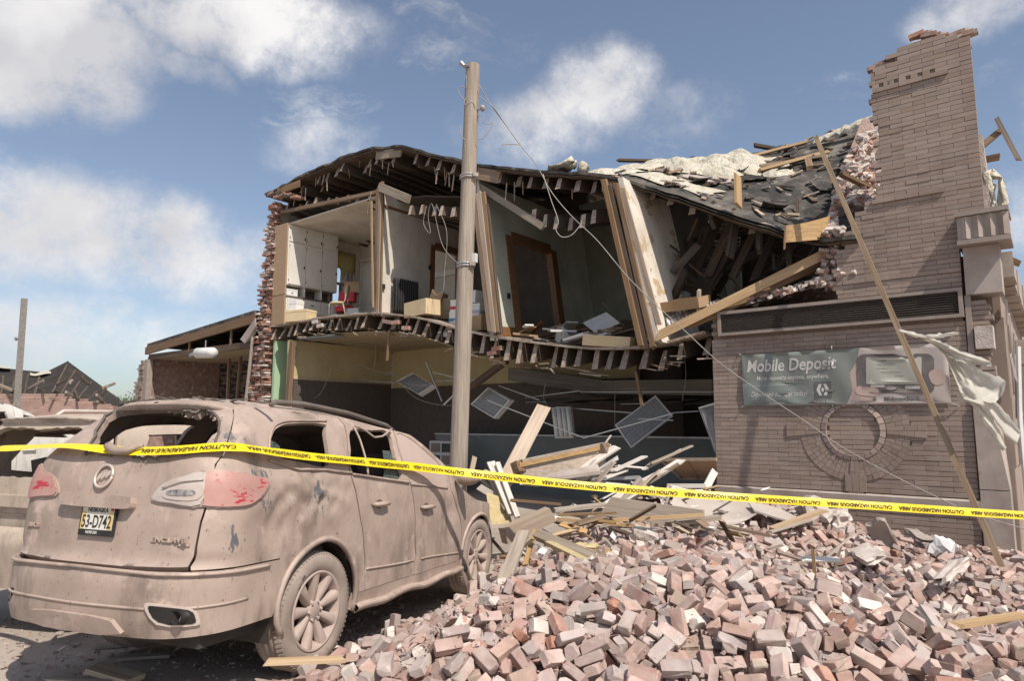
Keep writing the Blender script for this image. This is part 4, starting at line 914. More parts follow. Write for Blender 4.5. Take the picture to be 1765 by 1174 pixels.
def build_banner():
 T = thing('vinyl_banner','printed vinyl banner about mobile deposits hung on the brown brick wall','banner',B(14.8,-.06,2.25))
 u0,u1,z0,z1 = 13.40,16.20,1.845,2.66
 mats = {k: M_('banner_' + k,[c,tuple(min(1,v * 1.12) for v in c)],scale=3,detail=7,rough=.55,bump=.06,bscale=4,patches=[((.30,.25,.215),2.5,.50,.92)],bdist=.03) for k,c in dict(teal=(.20,.212,.195),pale=(.43,.37,.335),dark=(.135,.12,.115),white=(.56,.53,.50),skin=(.42,.315,.27),check=(.42,.415,.355),grey=(.20,.20,.20),ring=(.21,.24,.225),logo=(.125,.13,.125)).items()}
 def bw(u,z): # gentle pucker of the vinyl
  e = 4 * (u - u0) * (u1 - u) / (u1 - u0) ** 2
  return -.035 - .02 * e - .012 * math.sin(u * 5.2) * math.sin((z - z0) * 4) - .006 * math.sin(u * 13 + z * 7)
 def sheet(poly,mat,lift,name):
  """a flat printed shape laid on the puckered vinyl"""
  n = len(poly); V = [Vector(p) for p in poly]
  us = [p[0] for p in poly]; zs = [p[1] for p in poly]; P = list(V)
  gx = np.arange(min(us) + .03,max(us),.06); gy = np.arange(min(zs) + .03,max(zs),.06); pts = [Vector((x,y)) for x in gx for y in gy]
  res = delaunay_2d_cdt([v.to_2d() if len(v) > 2 else v for v in V] + pts,[(i,(i + 1) % n) for i in range(n)],[],1,1e-5)
  return obj(name,[B(v.x,bw(v.x,v.y) - lift,v.y) for v in res[0]],[tuple(f) for f in res[2]],mat,T,True)
 def strap(a,b): return [(a[0],a[1]),(b[0],a[1]),(b[0],b[1]),(a[0],b[1])]
 um = 15.02
 sheet([(u0,z0),(um - .12,z0),(um - .02,z0 + .2),(um + .02,z0 + .45),(um + .1,z1),(u0,z1)],mats['teal'],0,'cloth')
 sheet([(um - .115,z0),(u1,z0),(u1,z1),(um + .105,z1),(um + .025,z0 + .45),(um - .015,z0 + .2)],mats['pale'],0,'cloth')
 # back side so the vinyl has thickness
 obj('lining',[B(u0,-.018,z0),B(u1,-.018,z0),B(u1,-.018,z1),B(u0,-.018,z1)],[(0,1,2,3)],mats['teal'],T)
 sheet([(u0 + .0,z0 + .02),(u0 + .95,z0 + .02),(u0 + 1.2,z0 + .12),(u0 + .9,z0 + .32),(u0 + .35,z0 + .40),(u0,z0 + .36)],mats['ring'],.001,'print')
 # phone held by fingers
 def rr(cx,cz,hw,hh,rad,ang=0,n=6):
  P = []
  for (sx,sz,a0) in ((1,1,0),(-1,1,90),(-1,-1,180),(1,-1,270)):
   for k in range(n + 1):
    a = math.radians(a0 + 90 * k / n); P.append((sx * (hw - rad) + rad * math.cos(a),sz * (hh - rad) + rad * math.sin(a)))
  c,s = math.cos(ang),math.sin(ang); return [(cx + x * c - z * s,cz + x * s + z * c) for x,z in P]
 pc = (15.52,2.26)
 sheet([(15.0,1.9),(15.28,1.9),(15.2,2.0),(15.12,2.2),(15.14,2.42),(15.06,2.44),(14.98,2.3)],mats['skin'],.002,'print')
 sheet(rr(15.55,2.27,.48,.275,.1,-.05),mats['dark'],.003,'print')
 sheet(rr(15.54,2.31,.345,.19,.01,-.05),mats['check'],.0045,'print')
 sheet(rr(15.54,2.31,.325,.17,.01,-.05),mats['pale'],.0052,'print'); sheet(rr(15.54,2.31,.318,.163,.01,-.05),mats['check'],.0059,'print')
 for k,(w_,dx) in enumerate(((.22,-.05),(.16,-.1),(.26,0),(.12,.1))): sheet(rr(15.5 + dx,2.40 - k * .055,w_ / 2,.004,.003,-.05,2),mats['grey'],.0066,'print')
 sheet(rr(15.33,2.10,.09,.018,.01,-.05),mats['pale'],.0048,'print'); sheet(rr(15.54,2.085,.09,.012,.01,-.05),mats['grey'],.0048,'print'); sheet(rr(15.76,2.07,.09,.022,.01,-.05),mats['white'],.0048,'print')
 sheet(rr(15.19,2.03,.15,.065,.06,-.15),mats['skin'],.006,'print'); sheet(rr(16.06,2.20,.09,.11,.08,.3),mats['skin'],.006,'print')
 # lettering
 R = Matrix((UA,ZA,-WA)).transposed().to_4x4()
 def words(body,size,uc,zc,mat,shear=.18,sx=1.0,bold=0.0,lift=.004,slope=0.0):
  me = text_mesh(body,size,mats[mat],0,shear,'CENTER',sx,bold)
  for v in me.vertices:
   u = uc + v.co.x; z = zc + v.co.y + v.co.x * slope; v.co = B(u,bw(u,z) - lift,z)
  c = sum((v.co for v in me.vertices),Vector()) / len(me.vertices); me.transform(Matrix.Translation(-c)); return inst('lettering',me,Matrix.Translation(c),T)
 words('Mobile Deposit',.265,14.13,2.46,'white',sx=.80,bold=.005)
 words('Make deposits anytime, anywhere.',.093,14.16,2.27,'white',sx=.83,bold=.0015)
 words('Download our app today!',.112,13.95,2.02,'white',shear=.28,sx=.72,bold=.0012)
 m = MB()
 for k in range(26):
  u = 13.52 + k * .026; m.add([B(x,bw(x,z) - .004,z) for x,z in ((u - .006,2.154),(u + .006,2.154),(u + .006,2.166),(u - .006,2.166))],[(0,1,2,3)])
 m.build('dotted_line',mats['white'],T)
 lc = (14.60,2.06)
 sheet(rr(lc[0],lc[1] + .01,.12,.125,.02),mats['logo'],.004,'emblem')
 for (dx,s) in ((-.043,-1),(.043,1)):   # the two facing chevrons of the bank's mark
  u,z = lc; P = [(u + s * .012,z + .095),(u + s * .05,z + .095),(u + s * .088,z + .01),(u + s * .05,z - .075),(u + s * .012,z - .075),(u + s * .040,z + .01)]
  sheet(P if s > 0 else P[::-1],mats['white'],.0055,'emblem')
 sheet([(lc[0] - .02,lc[1] + .01),(lc[0],lc[1] - .03),(lc[0] + .02,lc[1] + .01),(lc[0],lc[1] + .05)],mats['white'],.0055,'emblem')
 words('Midwest Bank',.056,14.60,1.895,'white',shear=0,sx=.85)
 words('MidwestBank',.085,15.62,1.915,'logo',shear=0,sx=.95,bold=.002); sheet([(15.25,1.915),(15.28,1.885),(15.31,1.915),(15.28,1.945)],mats['logo'],.004,'emblem')
 # sewn wind slits and corner ties
 for (u,z) in ((14.03,2.05),(14.66,2.43),(14.70,2.07),(15.42,2.49),(15.5,2.07)):
  m = MB(); a = [B(u + .075 * math.cos(t),bw(u,z) - .006,z - .035 * math.sin(t)) for t in [k * math.pi / 8 for k in range(9)]]; m.tube(a,.0035,4); m.build('wind_slit',mats['dark'],T)
  m = MB(); P = [B(u + .07 * math.cos(t),bw(u,z) - .012,z + .002 - .03 * math.sin(t)) for t in [k * math.pi / 8 for k in range(9)]]; m.add(P,[tuple(range(9))]); m.build('slit_flap',mats['teal'] if u < 15 else mats['pale'],T)
 for (u,z,du,dz) in ((u0,z1,-.05,.03),(u0,z0,-.05,-.04),(u1,z0,.08,-.05),(14.75,z1,0,.07),(14.72,z0,0,-.04)):
  m = MB(); m.tube([B(u,-.05,z),B(u + du * .6,-.05,z + dz * .4),B(u + du,-.01,z + dz)],.007,5); m.build('tie',G['cable_pale'],T)
build_banner()
# ---------------------------------------------------------------- vehicles
def car_mat(name,dust,paint,scuff=.60,rough=.62,spots=()):
 m = M_(name,dust,scale=1.7,detail=10,rough=rough,bump=.25,bscale=110,bdist=.003,spec=.4,nrough=.66,
  patches=[(tuple(c * .80 for c in dust[0]),2.6,.50,.70,(1.4,1.4,.5)),(tuple(min(1,c * 1.10) for c in dust[-1]),4.5,.54,.72),(tuple(c * .5 for c in dust[0]),46,.625,.67),(paint,3.2,scuff + .03,scuff + .10,(1.0,1.3,2.6)),(tuple(c * .45 for c in dust[0]),120,.66,.70)])
 if spots:   # places where the dust was wiped off in smears
  nt = m.node_tree; N = nt.nodes; L = nt.links; bs = N['Principled BSDF']; g = N.new('ShaderNodeNewGeometry'); tot = None
  for p,r in spots:
   d = N.new('ShaderNodeVectorMath'); d.operation = 'DISTANCE'; d.inputs[1].default_value = tuple(p); L.new(g.outputs['Position'],d.inputs[0])
   f = N.new('ShaderNodeMapRange'); f.interpolation_type = 'SMOOTHSTEP'; f.inputs['From Min'].default_value = r; f.inputs['From Max'].default_value = r * .2; L.new(d.outputs['Value'],f.inputs['Value'])
   if tot is None: tot = f.outputs[0]
   else: x = N.new('ShaderNodeMath'); x.operation = 'MAXIMUM'; L.new(tot,x.inputs[0]); L.new(f.outputs[0],x.inputs[1]); tot = x.outputs[0]
  mp = N.new('ShaderNodeMapping'); mp.inputs['Rotation'].default_value = (.5,.3,.2); mp.inputs['Scale'].default_value = (9,9,3.2); L.new(g.outputs['Position'],mp.inputs['Vector'])
  nz = N.new('ShaderNodeTexNoise'); nz.inputs['Scale'].default_value = 1.6; nz.inputs['Detail'].default_value = 8; nz.inputs['Roughness'].default_value = .72; L.new(mp.outputs[0],nz.inputs['Vector'])
  a = N.new('ShaderNodeMath'); a.operation = 'MULTIPLY_ADD'; a.inputs[1].default_value = .24; L.new(tot,a.inputs[0]); L.new(nz.outputs['Fac'],a.inputs[2])
  th = N.new('ShaderNodeMapRange'); th.interpolation_type = 'SMOOTHSTEP'; th.inputs['From Min'].default_value = .73; th.inputs['From Max'].default_value = .79; L.new(a.outputs[0],th.inputs['Value'])
  src = bs.inputs['Base Color'].links[0].from_socket; mx = N.new('ShaderNodeMix'); mx.data_type = 'RGBA'; mx.inputs['B'].default_value = (*paint,1); L.new(th.outputs[0],mx.inputs['Factor']); L.new(src,mx.inputs['A']); L.new(mx.outputs['Result'],bs.inputs['Base Color'])
 return m
G['suv_dust'] = car_mat('dust_caked_car_paint',[(.29,.222,.18),(.385,.295,.245),(.46,.355,.30)],(.115,.112,.122),.66,.55,[((-1.50,4.15,1.20),.26),((-1.60,3.97,.93),.17),((-1.30,4.62,1.10),.24),((-1.60,4.05,1.52),.24),((-1.25,4.75,1.55),.34),((-1.75,3.85,1.50),.2),((-1.58,3.98,.72),.15),((-2.2,3.8,1.30),.26),((-1.12,5.1,1.35),.2),((-2.38,3.86,1.02),.12)])
G['suv_rear'] = G['suv_dust']
G['suv2_dust'] = car_mat('tan_dusty_car_paint',[(.36,.285,.225),(.44,.355,.285),(.50,.41,.335)],(.20,.165,.135),.66)
G['van_white'] = car_mat('white_dusty_car_paint',[(.50,.47,.43),(.58,.55,.51),(.64,.61,.57)],(.35,.32,.29),.7)
G['tyre'] = M_('dusty_tyre_rubber',[(.22,.175,.145),(.30,.24,.20),(.37,.295,.25)],scale=5,detail=8,rough=.95,bump=.3,bscale=50,patches=[((.085,.075,.068),5,.60,.68)],bdist=.003)
G['rim'] = M_('dusty_alloy_rim',[(.36,.275,.235),(.44,.345,.295)],scale=5,detail=7,rough=.7,bump=.15,bscale=60,patches=[((.25,.19,.16),8,.6,.7)],bdist=.002)
G['wheel_dark'] = M_('dark_wheel_well',[(.04,.034,.03),(.07,.058,.05)],scale=5,bump=.2)
G['cabin'] = M_('dusty_grey_cabin_trim',[(.11,.09,.08),(.17,.14,.12)],scale=4,rough=.85,bump=.15)
G['cabin_light'] = M_('beige_headliner',[(.27,.215,.18),(.33,.265,.225)],scale=3,rough=.9,bump=.1)
G['seat'] = M_('dusty_grey_seat',[(.13,.108,.096),(.20,.165,.145)],scale=5,rough=.85,bump=.15)
G['lens_red'] = M_('dusted_red_lens',[(.40,.21,.185),(.43,.235,.20),(.46,.27,.235)],scale=5,detail=8,rough=.45,bump=.1,spec=.5,patches=[((.42,.03,.045),4.5,.60,.63,(1.2,1.2,3.5)),((.36,.09,.085),12,.60,.66)])
G['lens_clear'] = M_('dusted_clear_lens',[(.40,.33,.29),(.52,.45,.41)],scale=9,rough=.35,bump=.1,spec=.6)
G['chrome'] = M_('dusty_chrome',[(.52,.42,.36),(.60,.51,.455)],scale=8,rough=.45,bump=.1,metal=.25)
G['lamp_dark'] = M_('dark_reflector',[(.05,.05,.05),(.45,.42,.40)],scale=30,rough=.3,bump=.2,spec=.6)
G['seam'] = M_('dark_panel_gap',[(.02,.018,.016),(.03,.026,.024)],bump=0)
G['plate_white'] = M_('pale_plate',[(.66,.61,.52),(.70,.68,.62)],scale=6,rough=.5,bump=.05)
G['plate_yellow'] = M_('amber_plate_print',[(.62,.44,.16),(.66,.50,.24)],scale=6,rough=.5,bump=.05)
G['glass_dust'] = M_('dust_covered_glass',[(.43,.33,.285),(.47,.365,.315)],scale=2,detail=7,rough=.6,bump=.1,spec=.35)
G['glass_bits'] = M_('shattered_green_glass',[(.02,.03,.027),(.10,.14,.12)],scale=45,rough=.2,bump=.4,spec=.6)
G['exhaust'] = M_('sooty_pipe',[(.03,.028,.027),(.06,.055,.05)],scale=6,rough=.5,bump=.1,metal=.4)

class Body:
 """A car body as a surface P(t, z): t unrolls rear panel, corner and flank (t<0: left)."""
 A,RC,Y0 = .60,.28,-.86
 def __init__(s,M,half=.88,rear=None,inset=None,rc=None,dent=None,nose=3.55):
  s.M = M; s.Mi = M.inverted(); s.half = half; s.rear = rear; s.inset = inset; s.rc = rc; s.dent = dent; s.nose = nose
  s.L = s.RC * math.pi / 2; s.K = s.A + s.L
 def P(s,t,z,raw=False):
  sg = 1 if t >= 0 else -1; a = abs(t); h = s.half - s.inset(z); rx = s.rear(z); rc = s.rc(z); cx = h - rc
  if a <= s.A: x,y = cx * a / s.A,rx + .02 * (a / s.A) ** 2 * 1.0; ye = 0
  elif a <= s.K:
   th = (a - s.A) / s.RC; x = cx + rc * math.sin(th); y = rx + .02 + (rc - .0) * (1 - math.cos(th))
  else:
   yr = a - s.K + (s.Y0 + s.RC); ye = rx + .02 + rc; y0 = s.Y0 + s.RC
   y = yr if yr > .3 else .3 - (.3 - yr) * (.3 - ye) / (.3 - y0)
   x = h - .22 * sst(y,2.75,s.nose + .15) ** 1.5 - (.05 * sst(z,1.0,1.5) * sst(y,1.2,2.2))
  p = Vector((sg * x,y,z))
  if s.dent and not raw and sg > 0: p += s.dent(a,y,z)
  return p
 def N(s,t,z):
  e = .004; return ((s.P(t + e,z,True) - s.P(t - e,z,True)).cross(s.P(t,z + e,True) - s.P(t,z - e,True))).normalized()
 def t_of(s,y,z=1.0):
  y0 = s.Y0 + s.RC; ye = s.rear(z) + .02 + s.rc(z)
  yr = y if y > .3 else .3 - (.3 - y) * (.3 - y0) / (.3 - ye)
  return s.K + yr - y0
 def pix(s,t,z):
  q = s.M @ s.P(t,z,True) - EYEV; c,sn = math.cos(PIT),math.sin(PIT); f = q.y * c + q.z * sn; u = -q.y * sn + q.z * c
  return CX + FOC * q.x / f,CY - FOC * u / f
 def tr(s,px,py,t=1.6,z=1.0):
  """where on this body the photograph's point lies (Newton on the surface)"""
  for _ in range(40):
   x,y = s.pix(t,z); ex,ey = px - x,py - y
   if abs(ex) + abs(ey) < .05: break
   h = .002; x1,y1 = s.pix(t + h,z); x2,y2 = s.pix(t,z + h)
   a,b,c,d = (x1 - x) / h,(x2 - x) / h,(y1 - y) / h,(y2 - y) / h; det = a * d - b * c
   if abs(det) < 1e-6: break
   dt,dz = (d * ex - b * ey) / det,(-c * ex + a * ey) / det; m = max(1,abs(dt) / .15,abs(dz) / .1); t += dt / m; z += dz / m
   t = max(-4,min(5.2,t)); z = max(.15,min(1.72,z))
  return (t,z)
 def panel(s,name,outer,holes=(),mat=None,parent=None,step=.05,lift=0.0,rim=.03,smooth=True,mirror=False):
  mi = -1 if mirror else 1
  loops = [list(outer)] + [list(h) for h in holes]; pts = []; edges = []
  for lp in loops:
   # subdivide long edges so that the panel follows the curvature
   L2 = []
   for i,p in enumerate(lp):
    q = lp[(i + 1) % len(lp)]; n = max(1,int(math.hypot(q[0] - p[0],q[1] - p[1]) / step))
    L2 += [(lerp(p[0],q[0],k / n),lerp(p[1],q[1],k / n)) for k in range(n)]
   b = len(pts); pts += L2; edges += [(b + i,b + (i + 1) % len(L2)) for i in range(len(L2))]
  def inside(x,y):
   c = False
   for lp in loops:
    j = len(lp) - 1
    for i in range(len(lp)):
     (xi,yi),(xj,yj) = lp[i],lp[j]
     if (yi > y) != (yj > y) and x < (xj - xi) * (y - yi) / (yj - yi) + xi: c = not c
     j = i
   return c
  xs = [p[0] for p in outer]; zs = [p[1] for p in outer]; P = np.array(pts)
  g = []
  x = min(xs) + step * .5
  while x < max(xs):
   z = min(zs) + step * .5
   while z < max(zs):
    if inside(x,z) and np.min(np.abs(P[:,0] - x) + np.abs(P[:,1] - z)) > step * .55: g.append((x,z))
    z += step * .87
   x += step
  res = delaunay_2d_cdt([Vector(p) for p in pts + g],edges,[],0,1e-6)
  V2 = res[0]; F = []
  for f in res[2]:
   cx = sum(V2[i].x for i in f) / len(f); cz = sum(V2[i].y for i in f) / len(f)
   if inside(cx,cz): F.append(tuple(f))
  cnt = {}
  for f in F:
   for i in range(len(f)): e = (f[i],f[(i + 1) % len(f)]); cnt[e] = cnt.get(e,0) + 1
  V = []; Nn = []
  for v in V2: n = s.N(v.x * mi,v.y); V.append(s.P(v.x * mi,v.y) + n * lift * 1); Nn.append(n)
  if rim:
   for (a,b) in [e for e in cnt if (e[1],e[0]) not in cnt]:
    k = len(V); V += [V[a].copy(),V[b].copy(),V[b] - Nn[b] * rim,V[a] - Nn[a] * rim]; F.append((k + 1,k,k + 3,k + 2))
  if mi < 0: F = [f[::-1] for f in F]
  M = s.M; c = sum(V,Vector()) / len(V); T = M @ Matrix.Translation(c)
  return link(bpy.data.objects.new(name,mesh([v - c for v in V],F,mat,smooth,name)),parent,T)
 def strip(s,name,line,width,mat,parent,lift=.004,mirror=False,height=.006):
  """a thin proud or dark line along the surface"""
  mi = -1 if mirror else 1
  pts = [s.P(t * mi,z) + s.N(t * mi,z) * lift for t,z in dens(line,.03)]
  m = MB(); m.tube(pts,width / 2,5); V = [s.M @ v for v in m.V]
  return obj(name,V,m.F,mat,parent,True)
def dens(line,step):
 out = []
 for p,q in zip(line[:-1],line[1:]):
  n = max(1,int(math.hypot(q[0] - p[0],q[1] - p[1]) / step)); out += [(lerp(p[0],q[0],k / n),lerp(p[1],q[1],k / n)) for k in range(n)]
 return out + [line[-1]]
def smoothline(pts,n=5,closed=False):
 P = [Vector((p[0],p[1],0)) for p in pts]
 if closed: Q = [P[-1]] + P + [P[0],P[1]]
 else: Q = [P[0]] + P + [P[-1]]
 out = []
 for i in range(1,len(Q) - 2):
  a,b,c,e = Q[i - 1],Q[i],Q[i + 1],Q[i + 2]
  for k in range(n):
   t = k / n; v = .5 * ((2 * b) + (c - a) * t + (2 * a - 5 * b + 4 * c - e) * t * t + (3 * b - a - 3 * c + e) * t ** 3); out.append((v.x,v.y))
 if not closed: out.append((P[-1].x,P[-1].y))
 return out
def make_wheel(T,M,R=.375,width=.22,spokes=9,side=1,seed=0,rim_r=.252):
 """tyre and rim; local x = axle, outer face at +x*side"""
 prof = [(-.5,.70),(-.52,.78),(-.50,.90),(-.44,.965),(-.36,.992),(-.22,1.0),(-.20,.982),(-.15,.982),(-.13,1.0),(-.02,1.0),(0,.982),(.05,.982),(.07,1.0),(.20,1.0),(.22,.982),(.27,.984),(.29,.995),(.36,.99),(.44,.965),(.50,.90),(.53,.80),(.505,.72),(.46,rim_r / R + .005)]
 n = 72; m = MB(); rows = []
 for i in range(n + 1):
  a = 2 * math.pi * i / n
  rows.append([Vector((side * x * width,math.cos(a) * R * rr,math.sin(a) * R * rr)) for x,rr in prof])
 m.grid(rows,flip=side < 0); wheel = thing_part('wheel',T,M)
 me = obj('tyre',[M @ v for v in m.V],m.F,G['tyre'],wheel,True,M)
 m = MB()
 for i in range(n):      # shoulder blocks of the tread
  a = 2 * math.pi * i / n; c,s_ = math.cos(a),math.sin(a); t = Vector((0,-s_,c)) * .008; ra = Vector((0,c,s_))
  for sx in (-1,1):
   p0 = Vector((sx * .30 * width,0,0)) + ra * R * .994; p1 = Vector((sx * .47 * width,0,0)) + ra * R * .955
   m.box8([p0 - t,p1 - t,p1 + t,p0 + t,p0 - t + ra * .006,p1 - t + ra * .004,p1 + t + ra * .004,p0 + t + ra * .006])
 o = obj('tread_blocks',[M @ v for v in m.V],m.F,G['tyre'],wheel,False,M); tag(o,kind='stuff')
 q = MB(); rows = []
 pr = [(.40,rim_r + .004),(.485,rim_r),(.49,rim_r - .012),(.44,rim_r - .022),(.30,rim_r - .034),(-.1,rim_r - .05),(-.42,rim_r - .04)]
 for i in range(49):
  a = 2 * math.pi * i / 48; rows.append([Vector((side * x * width,math.cos(a) * rr,math.sin(a) * rr)) for x,rr in pr])
 q.grid(rows,flip=side < 0)
 obj('rim',[M @ v for v in q.V],q.F,G['rim'],wheel,True,M)
 q = MB(); rows = []
 for i in range(25):
  a = 2 * math.pi * i / 24; rows.append([Vector((side * width * -.25,math.cos(a) * rr,math.sin(a) * rr)) for rr in (.02,rim_r - .04)])
 q.grid(rows,flip=side < 0); obj('brake_disc',[M @ v for v in q.V],q.F,G['wheel_dark'],wheel,False,M)
 for k in range(spokes):
  a = 2 * math.pi * (k + .3) / spokes; ra = Vector((0,math.cos(a),math.sin(a))); ta = Vector((0,-math.sin(a),math.cos(a))); q = MB(); rows = []
  for f in (0,.15,.35,.6,.85,1.0):
   r_ = lerp(.045,rim_r - .018,f); w = lerp(.020,.040,f) if f < .9 else .046; x = side * width * lerp(.30,.43,math.sin(f * 1.57))
   c = Vector((x,0,0)) + ra * r_; X = Vector((side,0,0))
   rows.append([c - ta * w - X * .035,c - ta * w * .9,c - ta * w * .45 + X * .010,c + ta * w * .45 + X * .010,c + ta * w * .9,c + ta * w - X * .035])
  q.grid(rows,flip=side > 0); obj('spoke',[M @ v for v in q.V],q.F,G['rim'],wheel,True,M)
 q = MB(); q.tube([Vector((side * width * x,0,0)) for x in (.1,.33,.39,.40)],[.075,.072,.055,.01],16); obj('hub',[M @ v for v in q.V],q.F,G['rim'],wheel,True,M)
 for k in range(6):
  a = k * math.pi / 3; c = Vector((side * width * .34,math.cos(a) * .060,math.sin(a) * .060)); q = MB(); q.tube([c,c + Vector((side * .02,0,0))],.011,6); obj('lug_nut',[M @ v for v in q.V],q.F,G['chrome'],wheel,False,M)
 return wheel
def thing_part(name,parent,M):
 o = bpy.data.objects.new(name,None); o.empty_display_size = .1; return link(o,parent,M)

def build_suv():
 pitch = math.radians(3.0)
 fw = CF2 * math.cos(pitch) - ZA * math.sin(pitch); up = CRT.cross(fw)
 base = C0 - CRT * .80
 M = Matrix((CRT,fw,up)).transposed().to_4x4(); M.translation = base
 ni = np.interp
 rear = lambda z: float(ni(z,[.3,.38,.5,.70,.745,.80,1.0,1.2,1.34,1.40,1.55,1.66,1.75],[-.84,-.92,-.955,-.955,-.945,-.885,-.87,-.84,-.80,-.755,-.60,-.47,-.40]))
 inset = lambda z: float(ni(z,[.2,.32,.42,.60,.85,1.05,1.22,1.32,1.45,1.55,1.62,1.66,1.72],[.02,.012,.003,.0,-.012,-.004,.015,.04,.095,.14,.185,.235,.33]))
 rc = lambda z: float(ni(z,[.3,.75,.85,1.2,1.45,1.7],[.36,.36,.29,.23,.20,.18]))
 nz = lambda a,b,c: mnoise.noise(Vector((a,b,c)))
 def dent(a,y,z):
  g = lambda cy,cz,sy,sz: math.exp(-((y - cy) / sy) ** 2 - ((z - cz) / sz) ** 2)
  d = -.05 * g(-.02,1.10,.30,.16) - .03 * g(-.30,1.0,.12,.12)
  k = g(-.02,1.1,.36,.17)
  fd = lambda s,q,o: 1 - 2 * abs(nz(y * s + z * q,z * s * .5 - y * q * .4,o))
  d += k * (.055 * fd(3.2,4.5,3) + .030 * fd(7,-5,8) + .010 * fd(15,11,1))
  d += .008 * g(-.1,1.22,.5,.04) + .016 * g(.1,1.13,.1,.02)
  d += -.022 * g(2.1,.68,.22,.12) - .025 * g(1.42,.62,.06,.2) + .012 * nz(y * 2.2,z * 2.6,1) * (1 if y > -.2 else .3) + .02 * g(1.55,.5,.05,.12)
  d += -.03 * g(2.15,.86,.16,.10)
  return Vector((d,0,.25 * d if k > .2 else 0))
 Bd = Body(M,half=.80,rear=rear,inset=inset,rc=rc,dent=dent)
 T = thing('dusty_suv','pinkish dust-caked mid-size suv with shattered rear window, dented flank and plate 53-D742','suv',base)
 WM[T.name] = Matrix.Translation(base)
 dm = G['suv_dust']; tr = Bd.tr
 L = lambda pts,g=(1.8,1.0): [tr(px,py,*g) for px,py in pts]
 # ---- outlines traced on the flank
 qwin = smoothline(L([(467,782),(470,748),(482,735),(505,730),(558,731),(562,745),(565,802),(520,797)],(1.4,1.45)),4,True)
 dgap = smoothline(L([(592,733),(598,762),(602,812),(613,848),(622,890),(627,935),(627,985),(616,1020),(611,1043)],(2.0,1.1)),4)
 bgap = smoothline(L([(677,742),(694,797),(708,836),(716,880),(717,945),(716,965),(707,1002)],(3.0,1.0)),4)
 fgap = smoothline(L([(778,845),(790,875),(796,905),(795,940),(788,978)],(4.1,.8)),4)
 rwin = smoothline(L([(607,815),(604,775),(603,742),(640,742),(670,745),(682,788),(691,827),(650,822)],(2.4,1.4)),3,True)
 fwin = smoothline(L([(703,829),(694,787),(684,748),(708,757),(734,778),(762,806),(771,838),(740,834)],(3.4,1.3)),3,True)
 # roof edge and A pillar, as height over t
 top = [(Bd.t_of(y,z),z) for y,z in ((-.36,1.675),(-.1,1.68),(.3,1.675),(.75,1.655),(1.1,1.61))] + L([(706,750),(733,770),(757,792),(775,812),(790,838),(812,856),(829,866)],(3.6,1.3))
 tf = top[-1]; noset = Bd.t_of(3.5,.8)
 top += [(lerp(tf[0],noset,.5),tf[1] - .03),(noset,.80)]
 top.sort(); tx = [p[0] for p in top]; tz = [p[1] for p in top]
 ztop = lambda t: float(np.interp(t,tx,tz))
 tra = Bd.t_of(.17,.6); arch = [(tra + .43 * math.cos(a),.395 + .435 * math.sin(a)) for a in [math.radians(194 - 6.5 * k) for k in range(33)]]
 farch = smoothline(L([(790,985),(797,945),(804,921),(818,904),(833,905)],(4.3,.7)),4)
 fa_y = 2.80
 tfa = Bd.t_of(fa_y,.6); rad = .41
 farch = [(tfa + rad * math.cos(a),.40 + rad * 1.0 * math.sin(a)) for a in [math.radians(200 - 11 * k) for k in range(21)]]
 zb = .335
 # ---- flank panels, right as the photograph shows it; left mirrored and whole
 tgR = [tr(*p,1.0,1.1) for p in ((402,712),(396,752),(385,784),(372,800),(356,868),(346,900),(338,942),(326,978))]
 bt = [tr(*p,.8,.75) for p in ((326,980),(400,988),(478,985))]
 zbt = .755
 e = .006
 lower = arch[0]
 q_out = [(tgR[0][0],ztop(1.25) - .0)] + [(p[0] + e,p[1]) for p in tgR[1:-1]] + [(tgR[-1][0] + e,zbt + e),(arch[1][0] - .12,zbt + e)] + [p for p in arch if p[1] > .60 and p[0] < arch[4 * 4][0]] 
 amid = arch[len(arch) // 2]
 ar_up = [p for p in arch if p[1] > .56]
 q_out = [(p[0] + e,p[1]) for p in tgR] + [(tgR[-1][0] + .02,zbt + e),(ar_up[0][0] - .05,zbt + e),(ar_up[0][0] - .03,ar_up[0][1] + .02)] + [p for p in arch if p[1] > .56 or (p[1] > .415 and p[0] > tra)] + [(p[0] - e,p[1]) for p in reversed(dgap) if p[1] > .415]
 t1 = dgap[0][0]; topq = [(t,ztop(t)) for t in np.linspace(t1 - e,tgR[0][0] + .02,12)]
 q_out += topq
 def mir(f,*a,**k):
  f(*a,**k); k['mirror'] = True; return f(*a,**k)
 def both(name,out,holes,mat,step=.045,**k):
  a = Bd.panel(name,out,holes,mat,T,step=step,**k); b = Bd.panel(name,out,holes,mat,T,step=.09,mirror=True,**k); return a,b
 both('quarter_panel',q_out,[qwin],dm,.028)
 d_low = lambda a,b: [(lerp(a,b,k / 6),.40) for k in range(7)]
 ta,tb = dgap[-1][0],bgap[-1][0]
 rd = [(p[0] + e,p[1]) for p in reversed(dgap)] ; rd = rd[::-1]
 out = [(p[0] + e,p[1]) for p in dgap] + [(dgap[-1][0] + .02,.41),(bgap[-1][0] - .01,.41)] + [(p[0] - e,p[1]) for p in reversed(bgap)] + [(t,ztop(t)) for t in np.linspace(bgap[0][0] - e,dgap[0][0] + e,10)]
 RD,RDl = both('rear_door',out,[rwin],dm)
 out = [(p[0] + e,p[1]) for p in bgap] + [(bgap[-1][0] + .01,.41),(fgap[-1][0] - .02,.41)] + [(p[0] - e,p[1]) for p in reversed(fgap)] + [(t,ztop(t)) for t in np.linspace(fgap[0][0] - .004,bgap[0][0] + e,16)]
 FD,FDl = both('front_door',out,[fwin],dm)
 Bd.panel('door_glass',fwin,[],G['glass_dust'],FD,step=.07,lift=-.006,rim=0); Bd.panel('door_glass',fwin,[],G['glass_dust'],FDl,step=.1,lift=-.006,rim=0,mirror=True)
